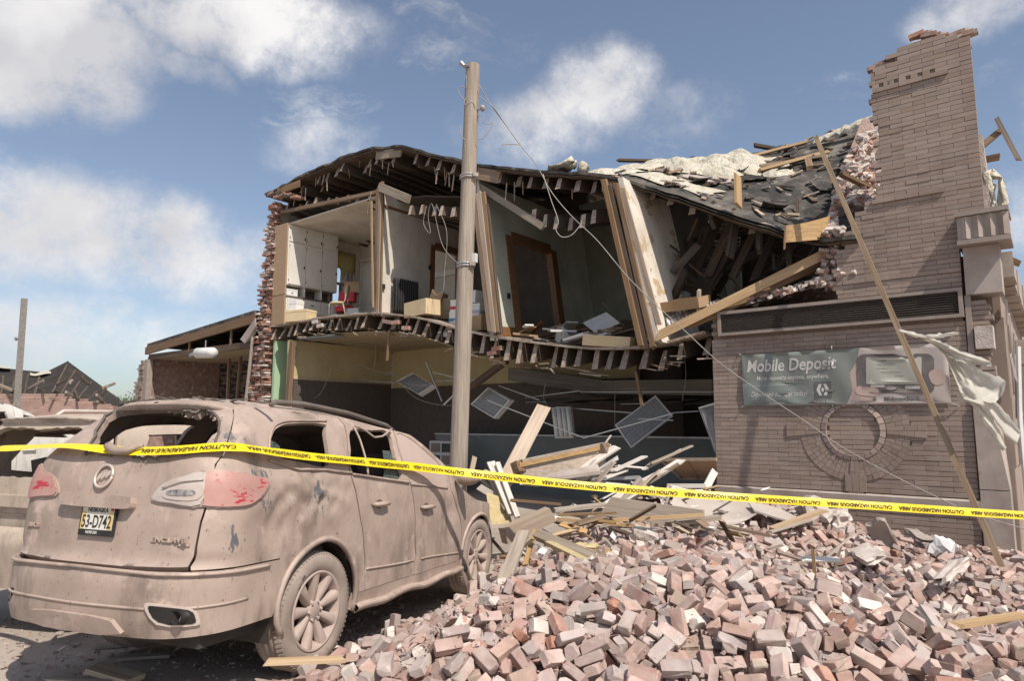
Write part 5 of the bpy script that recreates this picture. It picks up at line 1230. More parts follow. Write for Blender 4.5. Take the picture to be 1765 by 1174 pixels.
 fl = [p for p in farch if p[1] > .36]
 out = [(p[0] + e,p[1]) for p in fgap if p[1] > .45] + [(fl[0][0] - .02,.42)] + [p for p in fl] + [(noset,.42),(noset,.79)] + [(t,ztop(t)) for t in np.linspace(noset - .02,fgap[0][0] + e,14)]
 both('front_fender',out,[],dm)
 # rocker below the doors, bent in the middle
 rk = [(arch[-1][0] + .0,.41),(arch[-1][0] - .02,.30),(fl[0][0] + .0,.30),(fl[0][0] - .03,.405),(dgap[-1][0] + .03,.405)]
 both('rocker_panel',rk,[],dm)
 for mi in (1,-1):
  m = MB(); ln = [(arch[-1][0] + .0,.315),(arch[-1][0] + .3,.325),(lerp(arch[-1][0],fl[0][0],.5),.33),(fl[0][0] - .2,.335),(fl[0][0] - .02,.36)]
  pts = [M @ (Bd.P(t * mi,z) + Vector((mi * .045,0,.012 * math.sin(t * 9)))) for t,z in dens(ln,.1)]
  rows = [[p - M.to_3x3() @ Vector((mi * .10,0,.0)),p + M.to_3x3() @ Vector((mi * -.01,0,.012)),p + M.to_3x3() @ Vector((mi * .012,0,-.01)),p + M.to_3x3() @ Vector((mi * -.02,0,-.045)),p + M.to_3x3() @ Vector((mi * -.12,0,-.05))] for p in pts]
  m.grid(rows,flip=mi < 0); m.build('side_step',dm,T,True)
 # ---- rear: tailgate with broken window
 win_px = [(148,785),(165,752),(180,722),(192,707),(215,701),(250,700),(290,701),(310,704),(318,711),(333,713),(352,704),(368,712),(376,722),(377,742),(371,765),(361,777),(330,782),(290,786),(262,790),(240,789),(222,783),(205,780),(190,785),(172,780)]
 win = []
 for i,(px,py) in enumerate(win_px):
  win.append(tr(px,py,(px - 175) / 330,1.5))
 rr_ = random.Random(3); w2 = []
 for i,p in enumerate(win):
  q = win[(i + 1) % len(win)]
  for k in range(3): w2.append((lerp(p[0],q[0],k / 3) + (rr_.uniform(-.008,.008) if k else 0),lerp(p[1],q[1],k / 3) + (rr_.uniform(-.012,.012) if k else 0)))
 tgL = [(-p[0],p[1]) for p in tgR]
 ztg = 1.655
 tg_out = [(p[0] - e,p[1]) for p in reversed(tgR[1:])] + [(tgR[0][0] - e,ztg),(.3,ztg + .01),(0,ztg + .012),(-.3,ztg + .01),(-tgR[0][0] + e,ztg)] + [(-p[0] + e,p[1]) for p in tgR[1:]] + [(-.35,zbt + .012),(0,zbt + .012),(.35,zbt + .012)]
 TG = Bd.panel('tailgate',tg_out,[w2],dm,T,step=.04,rim=.05)
 # bumper: wraps from wheel arch to wheel arch
 bumper_top = zbt - .004
 bo = [(-ar_up[0][0] + .05,bumper_top),(0,bumper_top),(ar_up[0][0] - .05,bumper_top),(ar_up[0][0] - .01,.60),(arch[0][0] - .01,.50),(arch[0][0] - .06,.43),(1.0,.425),(.72,.415),(.2,.405),(-.2,.405),(-.72,.415),(-1.0,.425),(-arch[0][0] + .06,.43),(-arch[0][0] + .01,.50),(-ar_up[0][0] + .01,.60)]
 BP = Bd.panel('rear_bumper',bo,[],dm,T,step=.05,lift=.006,rim=.10)
 Bd.strip('bumper_edge',[(-1.25,.735),(-.6,.742),(0,.745),(.6,.742),(1.25,.735)],.022,dm,BP,.012)
 Bd.strip('bumper_crease',[(-1.1,.575),(-.6,.565),(0,.56),(.6,.565),(1.1,.575)],.016,dm,BP,.006)
 Bd.panel('bumper_insert',[(-.50,.44),(-.42,.50),(-.2,.51),(.2,.51),(.42,.50),(.50,.44),(.3,.42),(-.3,.42)],[],dm,BP,step=.08,lift=.03,rim=.05)
 for mi in (1,-1):
  ex = [tr(*p,.8,.45) for p in ((252,1043),(272,1075),(338,1077),(343,1066),(330,1049),(270,1041))]
  Bd.panel('exhaust_surround',smoothline(ex,3,True),[],G['chrome'],BP,step=.06,lift=.018 if mi > 0 else .004,rim=.05,mirror=mi < 0)
  c = (sum(p[0] for p in ex) / 6,sum(p[1] for p in ex) / 6)
  Bd.panel('exhaust_recess',smoothline([(lerp(p[0],c[0],.16),lerp(p[1],c[1],.2)) for p in ex],3,True),[],G['seam'],BP,step=.06,lift=.0195 if mi > 0 else .006,rim=0,mirror=mi < 0)
  if mi < 0: continue
  p0 = Bd.P(c[0] * mi + .03 * mi,c[1] - .01); m = MB(); rows = []
  for k in range(17):
   a = k * math.pi / 8; rows.append([M @ (p0 + Vector((.045 * math.cos(a) * f,dy,.036 * math.sin(a) * f))) for f,dy in ((.7,.1),(.78,-.035),(1.0,-.045),(1.0,.1))])
  m.grid(rows); m.build('exhaust_tip',G['exhaust'],BP,True)
 # lamps
 for mi in (1,-1):
  red = smoothline([tr(*p,1.1,1.15) for p in ((358,817),(352,866),(352,872),(395,874),(428,869),(448,853),(457,832),(448,826),(400,815))],3,True)
  clr = smoothline([tr(*p,.7,1.12) for p in ((356,817),(346,870),(300,868),(268,862),(274,846),(292,832),(320,823))],3,True)
  c = (np.mean([p[0] for p in red]),np.mean([p[1] for p in red]))
  grow = lambda P,s: [(c_[0] + (p[0] - c_[0]) * s,c_[1] + (p[1] - c_[1]) * s) for p in P]
  c_ = c; f = Bd.panel('tail_lamp',grow(red,1.09),[],dm,T,step=.05,lift=.012,rim=.03,mirror=mi < 0)
  Bd.panel('lens',red,[],G['lens_red'],f,step=.04,lift=.019,rim=.02,mirror=mi < 0)
  c_ = (np.mean([p[0] for p in clr]),np.mean([p[1] for p in clr]))
  f = Bd.panel('reverse_lamp',grow(clr,1.10),[],dm,TG if False else T,step=.05,lift=.012,rim=.03,mirror=mi < 0)
  Bd.panel('lens',clr,[],G['lens_clear'] if mi > 0 else G['lens_red'],f,step=.04,lift=.018,rim=.02,mirror=mi < 0)
  if mi > 0:
   inn = smoothline([tr(*p,.7,1.12) for p in ((349,838),(342,862),(300,862),(285,856),(296,842))],3,True)
   Bd.panel('bezel',inn,[],G['chrome'],f,step=.04,lift=.023,rim=.02)
   inn = smoothline([tr(*p,.7,1.12) for p in ((336,846),(334,855),(302,855),(292,852),(300,846))],3,True)
   Bd.panel('bulb_window',inn,[],G['lamp_dark'],f,step=.04,lift=.027,rim=.02)
   Bd.strip('chrome_line',[tr(*p,.7,1.12) for p in ((285,842),(318,832),(352,829))],.008,G['chrome'],f,.026)
 # number plate, handle bar, emblem, lettering
 R3 = M.to_3x3()
 def plane_on(t,z):  # frame on the tailgate: x to the right, y up, z outwards
  n = Bd.N(t,z); p = Bd.P(t,z); x = (Bd.P(t + .02,z) - Bd.P(t - .02,z)).normalized(); y = n.cross(x)
  F_ = Matrix((x,y,n)).transposed().to_4x4(); F_.translation = p; return M @ F_
 hb = [tr(*p,(p[0] - 175) / 330,1.1) for p in ((116,862),(118,852),(130,849),(175,853),(228,858),(236,863),(235,875),(225,879),(175,876),(120,871))]
 Bd.panel('handle_bar',smoothline(hb,2,True),[],dm,TG,step=.06,lift=.05,rim=.06)
 pc = tr(172,898,0,1.0); F_ = plane_on(*pc)
 def on(F_,V): return [F_ @ Vector(v) for v in V]
 def rect(F_,x0,x1,y0,y1,z0,z1): return on(F_,[(x0,y0,z0),(x1,y0,z0),(x1,y1,z0),(x0,y1,z0),(x0,y0,z1),(x1,y0,z1),(x1,y1,z1),(x0,y1,z1)])
 BX = [(3,2,1,0),(4,5,6,7),(0,1,5,4),(1,2,6,5),(2,3,7,6),(3,0,4,7)]
 pw,ph = .135,.083
 PL = obj('licence_plate',rect(F_,-pw,pw,-ph,ph,.004,.018),BX,G['black'],TG)
 obj('plate_face',rect(F_,-pw + .012,pw - .012,-ph + .034,ph - .004,.0185,.021),BX,G['plate_white'],PL)
 for a,b in ((-pw + .013,-pw + .045),(pw - .045,pw - .013)): obj('plate_print',rect(F_,a,b,-ph + .036,ph - .03,.0212,.0218),BX,G['plate_yellow'],PL)
 def letter(body,size,x,y,z,mat,par,sx=1.0,shear=0.0,bold=0.0,depth=.0008,F0=None):
  me = text_mesh(body,size,mat,depth,shear,'CENTER',sx,bold); inst('lettering',me,(F0 or F_) @ Matrix.Translation((x,y,z)),par)
 letter('53-D742',.098,0,-.008,.0225,G['black'],PL,.66,bold=.001)
 letter('NEBRASKA',.036,0,.058,.0225,G['black'],PL,.9)
 letter('NORFOLK',.022,-.03,-.066,.0190,G['plate_white'],PL,.9)
 obj('sticker',rect(F_,pw - .036,pw - .014,ph - .026,ph - .006,.0213,.022),BX,G['red'],PL)
 F2 = plane_on(*tr(291,932,.4,.9)); letter('ENCLAVE',.036,0,0,.004,dm,TG,1.55,bold=.001,depth=.006,F0=F2)
 F3 = plane_on(*tr(318,940,.4,.9)); obj('trim_badge',rect(F3,-.03,.03,-.006,.006,.002,.008),BX,dm,TG)
 F4 = plane_on(*tr(60,905,-.5,.9)); letter('BUICK',.034,0,0,.004,dm,TG,1.1,bold=.001,depth=.006,F0=F4)
 Fe = plane_on(*tr(182,822,0,1.2)); m = MB()
 m.tube([Fe @ Vector((.066 * math.cos(a),.066 * math.sin(a),.012)) for a in [k * math.pi / 16 for k in range(33)]],.009,6); EM = m.build('emblem',G['chrome'],TG,True)
 for dx in (-.032,0,.032):
  m = MB(); S = [(-.014,.026),(.016,.030),(.014,-.004),(-.004,-.028),(-.016,-.004)]
  dy = .010 if dx > 0 else (-.010 if dx < 0 else 0)
  V = [Fe @ Vector((dx + x + .25 * y,y + dy,.004)) for x,y in S] + [Fe @ Vector((dx + x * .8 + .25 * y,y * .8 + dy,.016)) for x,y in S]
  obj('shield',V,[(4,3,2,1,0),(5,6,7,8,9)] + [(i,(i + 1) % 5,5 + (i + 1) % 5,5 + i) for i in range(5)],G['chrome'],EM)
 # wiper lying in the broken window
 wp = [tr(*p,.1,1.38) for p in ((196,778),(210,786),(232,785),(255,777))]
 m = MB(); m.tube([M @ (Bd.P(*p) + Bd.N(*p) * .05) for p in smoothline(wp,4)],[.028] * 4 + [.024] * 5 + [.012] * 4,7); m.build('rear_wiper',dm,TG,True)
 m = MB(); m.tube([M @ (Bd.P(t,z) + Bd.N(t,z) * .004) for t,z in w2 + w2[:1]],[.008 + .006 * abs(nz(i * .9,0,2)) for i in range(len(w2) + 1)],5); m.build('window_seal',G['cabin'],TG,True)
 # torn trim round the broken window
 m = MB()
 for k in range(120):
  t,z = rr_.choice(w2); p = Bd.P(t,z) + Vector((rr_.uniform(-.02,.02),rr_.uniform(-.02,.01),rr_.uniform(-.025,.02))); s_ = rr_.uniform(.006,.02)
  m.add([M @ (p + Vector((rr_.uniform(-s_,s_),rr_.uniform(-s_,s_),rr_.uniform(-s_,s_)))) for _ in range(4)],[(0,1,2),(0,3,1),(1,3,2),(2,3,0)])
 o = m.build('window_crumbs',dm,TG); tag(o,kind='stuff')
 # ---- roof, windscreen, bonnet: lofts between the two flanks
 def loft(name,t0,t1,n,mat,crown,nx=12,parent=T,drop=0.0):
  rows = []
  for i in range(n + 1):
   t = lerp(t0,t1,i / n); z = ztop(t); a = Bd.P(-t,z); b = Bd.P(t,z)
   rows.append([M @ (a.lerp(b,k / nx) + Vector((0,0,crown(t) * (1 - abs(2 * k / nx - 1) ** 2.4) - drop))) for k in range(nx + 1)])
  m = MB(); m.grid(rows,flip=True); return m.build(name,mat,parent,True)
 tA = top[5][0]; tcowl = top[9][0]
 t_r = tgR[0][0]
 rows = []
 cr = lambda t: .07 if t < tA else lerp(.07,.05,(t - tA))
 # roof starts from the tailgate's top edge with a small spoiler lip
 edge = []; nx = 14
 t0 = max(t_r,Bd.K + .02)
 for i in range(15):
  t = lerp(t0,tA,i / 14); z = ztop(t); a = Bd.P(-t,z); b = Bd.P(t,z); rows.append([M @ (a.lerp(b,k / nx) + Vector((0,0,cr(t) * (1 - abs(2 * k / nx - 1) ** 2.6)))) for k in range(nx + 1)])
 first = []; 
 for k in range(nx + 1):
  tt = lerp(-t0,t0,k / nx); q = 2 * k / nx - 1; p = Bd.P(tt * (t_r / t0),ztg + .0 * q); first.append(M @ (p + Vector((0,-.045 * (1 - q ** 4),.03 * (1 - q ** 4)))))
 lip = [p + R3 @ Vector((0,-.0,.025 * (1 - abs(2 * k / nx - 1) ** 4))) + R3 @ Vector((0,.03,0)) for k,p in enumerate(first)]
 under = [M @ (Bd.P(lerp(-t0,t0,k / nx) * (t_r / t0),ztg - .004)) for k in range(nx + 1)]
 m = MB(); m.grid([under,first,lip] + rows,flip=True)
 RF = m.build('roof',dm,T,True)
 m = MB(); rows_i = [[p - R3 @ Vector((0,0,.06)) for p in r_[1:-1]] for r_ in rows]; m.grid(rows_i); m.build('headliner',G['cabin_light'],T,True)
 loft('windscreen',tA,tcowl,6,G['glass_dust'],lambda t: .06)
 loft('bonnet',tcowl,noset,10,dm,lambda t: .07)
 m = MB(); a,b = Bd.P(noset,.79),Bd.P(-noset,.79); rows = []
 for z in (.80,.70,.55,.42): rows.append([M @ (Bd.P(-noset,min(z,.79)).lerp(Bd.P(noset,min(z,.79)),k / 8) + Vector((0,.12 * (1 - (k / 4 - 1) ** 2),.05 * (z > .78) * (1 - (k / 4 - 1) ** 2)))) for k in range(9)])
 m.grid(rows,flip=True); m.build('front_bumper',dm,T,True)
 # roof rails with torn trim
 for mi in (1,-1):
  pts = [M @ (Bd.P(t * mi,ztop(t)) + Vector((-mi * .06,0,h_))) for t,h_ in ((1.35,.03),(1.42,.055),(1.9,.068),(2.4,.058),(2.9,.045),(3.05,.012))]
  m = MB(); m.tube(pts,[.014,.02,.02,.02,.018,.01],6); m.build('roof_rail',G['cabin'],T,True)
 m = MB()
 for k in range(34):
  t = rr_.uniform(-.95,.95); z = 1.695 + rr_.uniform(-.01,.008); p = Vector((t * .60,-.40 + .10 * abs(t) + rr_.uniform(-.03,.08),z + .03)); l = rr_.uniform(.04,.16); d = Vector((rr_.uniform(-1,1),rr_.uniform(-.2,.2),rr_.uniform(-.08,.08))).normalized() * l
  m.bar(M @ p,M @ (p + d),rr_.uniform(.01,.03),.008)
 o = m.build('torn_roof_trim',G['cabin'],T); tag(o,kind='stuff')
 # seams and mouldings
 for nm,ln,w_ in (('body_crease',[tr(*p,2.4,.55) for p in ((630,981),(670,975),(714,967))],.016),('body_crease',[tr(*p,3.4,.55) for p in ((722,963),(755,958),(790,953))],.016)):
  Bd.strip(nm,ln,w_,dm,T,.002)
 Bd.strip('belt_moulding',[tr(*p,1.6,1.33) for p in ((462,794),(480,800),(515,810),(560,811),(604,816))],.020,dm,T,.008)
 Bd.strip('belt_moulding',[tr(*p,2.6,1.3) for p in ((606,818),(650,824),(704,832))],.02,dm,RD,.008)
 Bd.strip('belt_moulding',[tr(*p,3.5,1.2) for p in ((708,835),(740,838),(772,842))],.014,dm,FD,.006)
 Bd.strip('window_moulding',[tr(*p,2.6,1.5) for p in ((606,738),(617,760),(628,795),(632,820))],.018,dm,RD,.012)
 Bd.strip('window_moulding',[tr(*p,2.6,1.5) for p in ((606,738),(622,745),(640,757),(655,755),(671,743))],.018,dm,RD,.03)
 Bd.strip('window_moulding',[(p[0],p[1]) for p in smoothline(L([(463,785),(466,746),(478,731),(505,726),(562,727)],(1.4,1.5)),3)],.014,dm,T,.006)
 Bd.strip('arch_lip',arch,.045,dm,T,.0); Bd.strip('arch_lip',farch[:20],.04,dm,T,.0); Bd.strip('arch_lip',arch,.045,dm,T,.0,True)
 # handles with dark pulls
 for (px,py,par) in ((655,869,RD),(735,874,FD)):
  t,z = tr(px,py,2.6 if px < 700 else 3.3,1.0)
  Bd.panel('handle_recess',[(t + .05 * math.cos(a),z + .035 * math.sin(a)) for a in [k * math.pi / 6 for k in range(12)]],[],G['cabin'],par,step=.05,lift=.001,rim=0)
  m = MB(); m.tube([M @ (Bd.P(t + x,z) + Bd.N(t,z) * o_) for x,o_ in ((-.10,.0),(-.09,.03),(.0,.04),(.09,.03),(.10,.0))],[.012,.018,.019,.018,.012],8); m.build('handle',dm,par,True)
 # mirror
 for mi in (1,-1):
  t,z = tr(787,834,4.0,1.15); p = Bd.P(t * mi,z) + Vector((mi * .02,0,.02)); m = MB()
  rows = []
  for k in range(9):
   f = k / 8; c = p + Vector((mi * (.02 + .22 * f),-.02,.04)); s_ = math.sin(math.pi * min(1,.25 + f * .75)) ** .5 if f < 1 else .3
   rows.append([M @ (c + Vector((0,.07 * s_ * math.cos(a),.075 * s_ * math.sin(a)))) for a in [j * math.pi / 6 for j in range(13)]])
  m.grid(rows,flip=mi < 0); m.add(rows[-1][:-1],[tuple(range(12))]); m.build('wing_mirror',dm,T,True)
 # ---- wheels
 for (y,z) in ((.16,.375),(2.80,.40)):
  for mi in (1,-1):
   make_wheel(T,M @ Matrix.Translation((mi * (.805 - .11),y,z)) @ Matrix.Rotation(.35 * y,4,'X'),side=mi,seed=int(y))
   m = MB(); c = Vector((mi * .52,y,z)); rows = []
   for k in range(17):
    a = math.radians(-15 + 210 * k / 16); rows.append([M @ (c + Vector((mi * dx,.44 * math.cos(a),.44 * math.sin(a)))) for dx in (-.12,.12,.255)])
   m.grid(rows,flip=mi < 0); m.add([M @ (c + Vector((-mi * .12,.44 * math.cos(a),max(-.06,.44 * math.sin(a))))) for a in [k * math.pi / 8 for k in range(16)]],[tuple(range(16))]); m.build('wheel_well',G['wheel_dark'],T)
 # ---- cabin
 m = MB()
 def lb(x0,x1,y0,y1,z0,z1,mm=m): mm.box8([M @ Vector(v) for v in [(x0,y0,z0),(x1,y0,z0),(x1,y1,z0),(x0,y1,z0),(x0,y0,z1),(x1,y0,z1),(x1,y1,z1),(x0,y1,z1)]])
 lb(-.70,.70,-.74,2.6,.34,.42); m.build('floor_pan',G['wheel_dark'],T)
 m = MB(); lb(-.66,.66,2.1,2.5,.43,1.02,m); m.build('dashboard',G['cabin'],T)
 m = MB(); lb(-.62,.62,-.74,-.68,.43,1.1,m); m.build('load_sill',G['cabin'],T)
 for mi in (1,-1):
  m = MB(); lb(.52 if mi > 0 else -.64,.64 if mi > 0 else -.52,-.45,.40,.43,1.20,m); m.build('side_trim',G['cabin'],T)
 def seat(x,y,wd,ht,head=True):
  m = MB(); rows = []
  for f,dy,th in ((0,0,.09),(.25,-.02,.10),(.6,-.07,.08),(.9,-.13,.07),(1,-.15,.04)):
   z = .62 + (ht - .62) * f; rows.append([M @ Vector((x + wd * math.cos(a) * (1 if f < .9 else .9),y + dy + th * math.sin(a),z)) for a in [k * math.pi / 8 for k in range(17)]])
  m.grid(rows); m.add(rows[-1][:-1],[tuple(range(16))]); S = m.build('seat',G['seat'],T,True)
  m = MB(); m.box8([M @ Vector(v) for v in [(x - wd,y,.5),(x + wd,y,.5),(x + wd,y + .5,.5),(x - wd,y + .5,.5),(x - wd,y,.64),(x + wd,y,.66),(x + wd,y + .5,.68),(x - wd,y + .5,.66)]]); m.build('cushion',G['seat'],S)
  if head:
   m = MB(); rows = []
   for f,w_,th in ((0,.8,.04),(.2,1,.06),(.6,1,.065),(.9,.9,.05),(1,.7,.02)):
    rows.append([M @ Vector((x + .13 * w_ * math.copysign(abs(math.cos(a)) ** .6,math.cos(a)),y - .17 + th * math.sin(a),ht + .03 + .19 * f)) for a in [k * math.pi / 8 for k in range(17)]])
   m.grid(rows); m.add(rows[-1][:-1],[tuple(range(16))]); m.build('headrest',G['seat'],S,True)
 for x in (-.34,.34):
  seat(x,1.62,.24,1.18); seat(x,.72,.25,1.14); seat(x * .85,.02,.22,1.08)
 # shards of tinted glass left in the quarter window
 sh = [tr(*p,1.35,1.42) for p in ((468,783),(470,757),(478,760),(486,768),(484,786))]; Bd.panel('glass_shard',sh,[],G['glass_bits'],T,step=.1,lift=-.02,rim=0)
 sh = [tr(*p,2.9,1.35) for p in ((663,775),(676,776),(690,826),(664,823))]; Bd.panel('glass_shard',sh,[],G['glass_bits'],RD,step=.1,lift=-.02,rim=0)
 return T,M,Bd
SUV,SUV_M,SUV_B = build_suv()

def build_second(name,label,cat,loc,mat,scale,rear,win,lampcol,hand=True,group=None,yaw=0.0):
 """a plainer parked car seen mostly from behind"""
 fw = (Matrix.Rotation(yaw,3,'Z') @ CF2); rt = fw.cross(ZA); R = Matrix((rt,fw,ZA)).transposed().to_4x4(); M = Matrix.Translation(loc) @ R @ Matrix.Scale(scale,4)
 ni = np.interp
 Bd = Body(M,half=.86,rear=rear,inset=lambda z: float(ni(z,[.2,.4,.8,1.1,1.25,1.5,1.64,1.70],[.05,.01,-.01,0,.03,.10,.17,.26])),rc=lambda z: float(ni(z,[.3,.8,1.6],[.24,.18,.16])))
 T = thing(name,label,cat,loc,group); top = lambda t: float(ni(t,[1.0,1.6,2.6,3.2,4.1,4.5,5.15],[1.67,1.68,1.66,1.62,1.14,1.08,.85]))
 rect = lambda a,b,c,d: [(a,c),(b,c),(b,d),(a,d)]
 rw = lambda a,b,c,d,s=.0: smoothline([(a,c),(b,c),(b - s,d - .03),(b - s - .05,d),(a + .05 + s,d),(a + s,d - .03)],3,True)
 tk = Bd.K
 for mi in (False,True):
  arch = [(2.05 + .40 * math.cos(a),.36 + .42 * math.sin(a)) for a in [math.pi - k * math.pi / 10 for k in range(11)]]
  far_ = [(4.55 + .40 * math.cos(a),.36 + .42 * math.sin(a)) for a in [math.pi - k * math.pi / 10 for k in range(11)]]
  q = [(1.0,.80),(1.6,.80),(1.63,.5)] + arch[:9] + [(2.42,.40),(2.42,1.2),(2.38,top(2.38))] + [(t,top(t)) for t in np.linspace(2.3,1.0,8)]
  Bd.panel('quarter_panel',q,[rw(1.30,2.0,1.22,1.55,.04)],mat,T,step=.09,mirror=mi)
  for (a,b) in ((2.43,3.16),(3.17,4.02)):
   d = [(a,.36),(b,.36),(b,min(1.16,top(b)))] + [(t,top(t)) for t in np.linspace(b,a,6)]
   wz = 1.54 if a < 3 else 1.46
   hole = rw(a + .07,b - .08,1.20,wz,.03) if a < 3 else [(a + .07,1.19),(b - .10,1.16),(b - .42,1.44),(a + .12,1.50)]
   Dr = Bd.panel('door',d,[hole],mat,T,step=.09,mirror=mi)
   Bd.strip('handle',[(a + .06,1.0),(a + .24,1.0)],.03,mat,Dr,.02,mi)
  Bd.panel('front_fender',[(4.03,.5)] + [p for p in far_ if p[0] > 4.14] + [(5.1,.42),(5.1,.82)] + [(t,top(t)) for t in np.linspace(5.05,4.03,6)],[],mat,T,step=.1,mirror=mi)
  Bd.panel('rocker_panel',[(2.44,.27),(4.14,.27),(4.14,.355),(2.44,.355)],[],mat,T,step=.15,mirror=mi)
  Bd.panel('tail_lamp',rect(.80,1.02,.95,1.30),[],lampcol,T,step=.1,lift=.012,mirror=mi)
  for y in (.35,2.85): make_wheel(T,M @ Matrix.Translation((.75 * (-1 if mi else 1),y,.36)),side=-1 if mi else 1,spokes=7)
 r = random.Random(5); w2 = []
 for i,p in enumerate(win):
  q = win[(i + 1) % len(win)]
  n = max(1,int(math.hypot(p[0] - q[0],p[1] - q[1]) / .06))
  for k in range(n): w2.append((lerp(p[0],q[0],k / n),lerp(p[1],q[1],k / n) + (r.uniform(-.009,.009) if k else 0)))
 TG = Bd.panel('tailgate',[(-.98,.80),(.98,.80),(.97,1.3),(.93,1.66),(-.93,1.66),(-.97,1.3)],[w2],mat,T,step=.07,rim=.05)
 Bd.panel('rear_bumper',[(-1.6,.78),(1.6,.78),(1.6,.5),(1.0,.36),(-1.0,.36),(-1.6,.5)],[],mat,T,step=.08,lift=.05,rim=.14)
 if hand: Bd.panel('handle_bar',smoothline([(-.40,.98),(.40,.98),(.43,1.03),(.38,1.065),(-.38,1.065),(-.43,1.03)],3,True),[],mat,TG,step=.1,lift=.05,rim=.06)
 Bd.strip('crease',[(-.9,.90),(0,.91),(.9,.90)],.02,mat,TG,.0)
 rows = []
 for i in range(13):
  t = lerp(tk + .02,3.2,i / 12); rows.append([M @ (Bd.P(-t,top(t)).lerp(Bd.P(t,top(t)),k / 10) + Vector((0,0,.06 * (1 - abs(k / 5 - 1) ** 2.4)))) for k in range(11)])
 first = [M @ (Bd.P(lerp(-.93,.93,k / 10),1.665) + Vector((0,-.05,.035 * (1 - abs(k / 5 - 1) ** 4)))) for k in range(11)]
 m = MB(); m.grid([[M @ Bd.P(lerp(-.93,.93,k / 10),1.655) for k in range(11)],first] + rows,flip=True); m.build('roof',mat,T,True)
 for (a,b,n_,mm) in ((3.2,4.1,'windscreen',G['glass_dust']),(4.1,5.1,'bonnet',mat)):
  rows = [[M @ (Bd.P(-t,top(t)).lerp(Bd.P(t,top(t)),k / 8) + Vector((0,0,.05 * (1 - abs(k / 4 - 1) ** 2)))) for k in range(9)] for t in np.linspace(a,b,6)]
  m = MB(); m.grid(rows,flip=True); m.build(n_,mm,T,True)
 m = MB(); rows = [[M @ Bd.P(-5.1,z).lerp(Bd.P(5.1,z),k / 6) for k in range(7)] for z in (.84,.6,.4)]; m.grid(rows,flip=True); m.build('front_bumper',mat,T,True)
 for mi in (1,-1):
  m = MB(); m.tube([M @ (Bd.P(t * mi,top(t)) + Vector((-mi * .10,0,h))) for t,h in ((1.35,.03),(1.45,.09),(2.2,.10),(3.0,.09),(3.1,.02))],.02,6); m.build('roof_rail',G['chrome'],T,True)
 m = MB(); m.box8([M @ Vector(v) for v in [(-.78,-.7,.3),(.78,-.7,.3),(.78,2.5,.3),(-.78,2.5,.3),(-.78,-.7,.45),(.78,-.7,.45),(.78,2.5,.45),(-.78,2.5,.45)]]); m.build('floor_pan',G['wheel_dark'],T)
 for x in (-.4,.4):
  for y in (-.1,.5,1.6):
   m = MB(); m.bar(M @ Vector((x,y,.45)),M @ Vector((x,y - .15,1.32)),.46 * scale,.14 * scale,up=fw); S = m.build('seat',G['seat'],T)
 return T
build_second('parked_suv','tan dusty suv with broken rear glass parked left of the pinkish suv','suv',Vector((-3.86,6.66,-.10)),G['suv2_dust'],1.02,
   lambda z: float(np.interp(z,[.3,.75,.8,1.2,1.66,1.75],[-.9,-.95,-.86,-.85,-.66,-.6])),[(-.82,1.24),(-.3,1.20),(.2,1.22),(.6,1.19),(.84,1.26),(.80,1.58),(.4,1.62),(0,1.60),(-.5,1.62),(-.78,1.57)],G['lens_red'])
build_second('white_van','white dusty van parked beyond the tan suv before the collapsed shop','van',Vector((-10.3,10.6,-.15)),G['van_white'],1.25,
   lambda z: float(np.interp(z,[.3,.75,.8,1.2,1.66,1.75],[-.9,-.95,-.88,-.88,-.82,-.78])),[(-.8,1.24),(.8,1.24),(.78,1.56),(-.78,1.56)],G['lens_red'],hand=False)
# ---------------------------------------------------------------- things in the rooms
def bxs(name,c,sx,sy,sz,mat,label,cat,yaw=0.0,tilt=0.0,roll=0.0,group=None,parts=True,open_top=False):
 """a carton: body with a separate lid line and tape"""
 R = Matrix((UA,WA,ZA)).transposed().to_4x4() @ Matrix.Rotation(yaw,4,'Z') @ Matrix.Rotation(tilt,4,'Y') @ Matrix.Rotation(roll,4,'X')
 M = Matrix.Translation(c) @ R; T = thing(name,label,cat,c,group)
 def b(nm,x0,x1,y0,y1,z0,z1,mm):
  V = [M @ Vector(v) for v in [(x0,y0,z0),(x1,y0,z0),(x1,y1,z0),(x0,y1,z0),(x0,y0,z1),(x1,y0,z1),(x1,y1,z1),(x0,y1,z1)]]
  return obj(nm,V,[(3,2,1,0),(4,5,6,7),(0,1,5,4),(1,2,6,5),(2,3,7,6),(3,0,4,7)],mm,T)
 hx,hy = sx / 2,sy / 2
 if open_top:
  for (a,c_,d,e) in ((-hx,hx,-hy,-hy + .012),(-hx,hx,hy - .012,hy),(-hx,-hx + .012,-hy + .013,hy - .013),(hx - .012,hx,-hy + .013,hy - .013)): b('side',a,c_,d,e,0,sz,mat)
  b('base',-hx + .013,hx - .013,-hy + .013,hy - .013,0,.01,mat)
 else:
  b('carton',-hx,hx,-hy,hy,0,sz * .82,mat); b('lid',-hx - .006,hx + .006,-hy - .006,hy + .006,sz * .82 + .001,sz,mat)
 return T,b
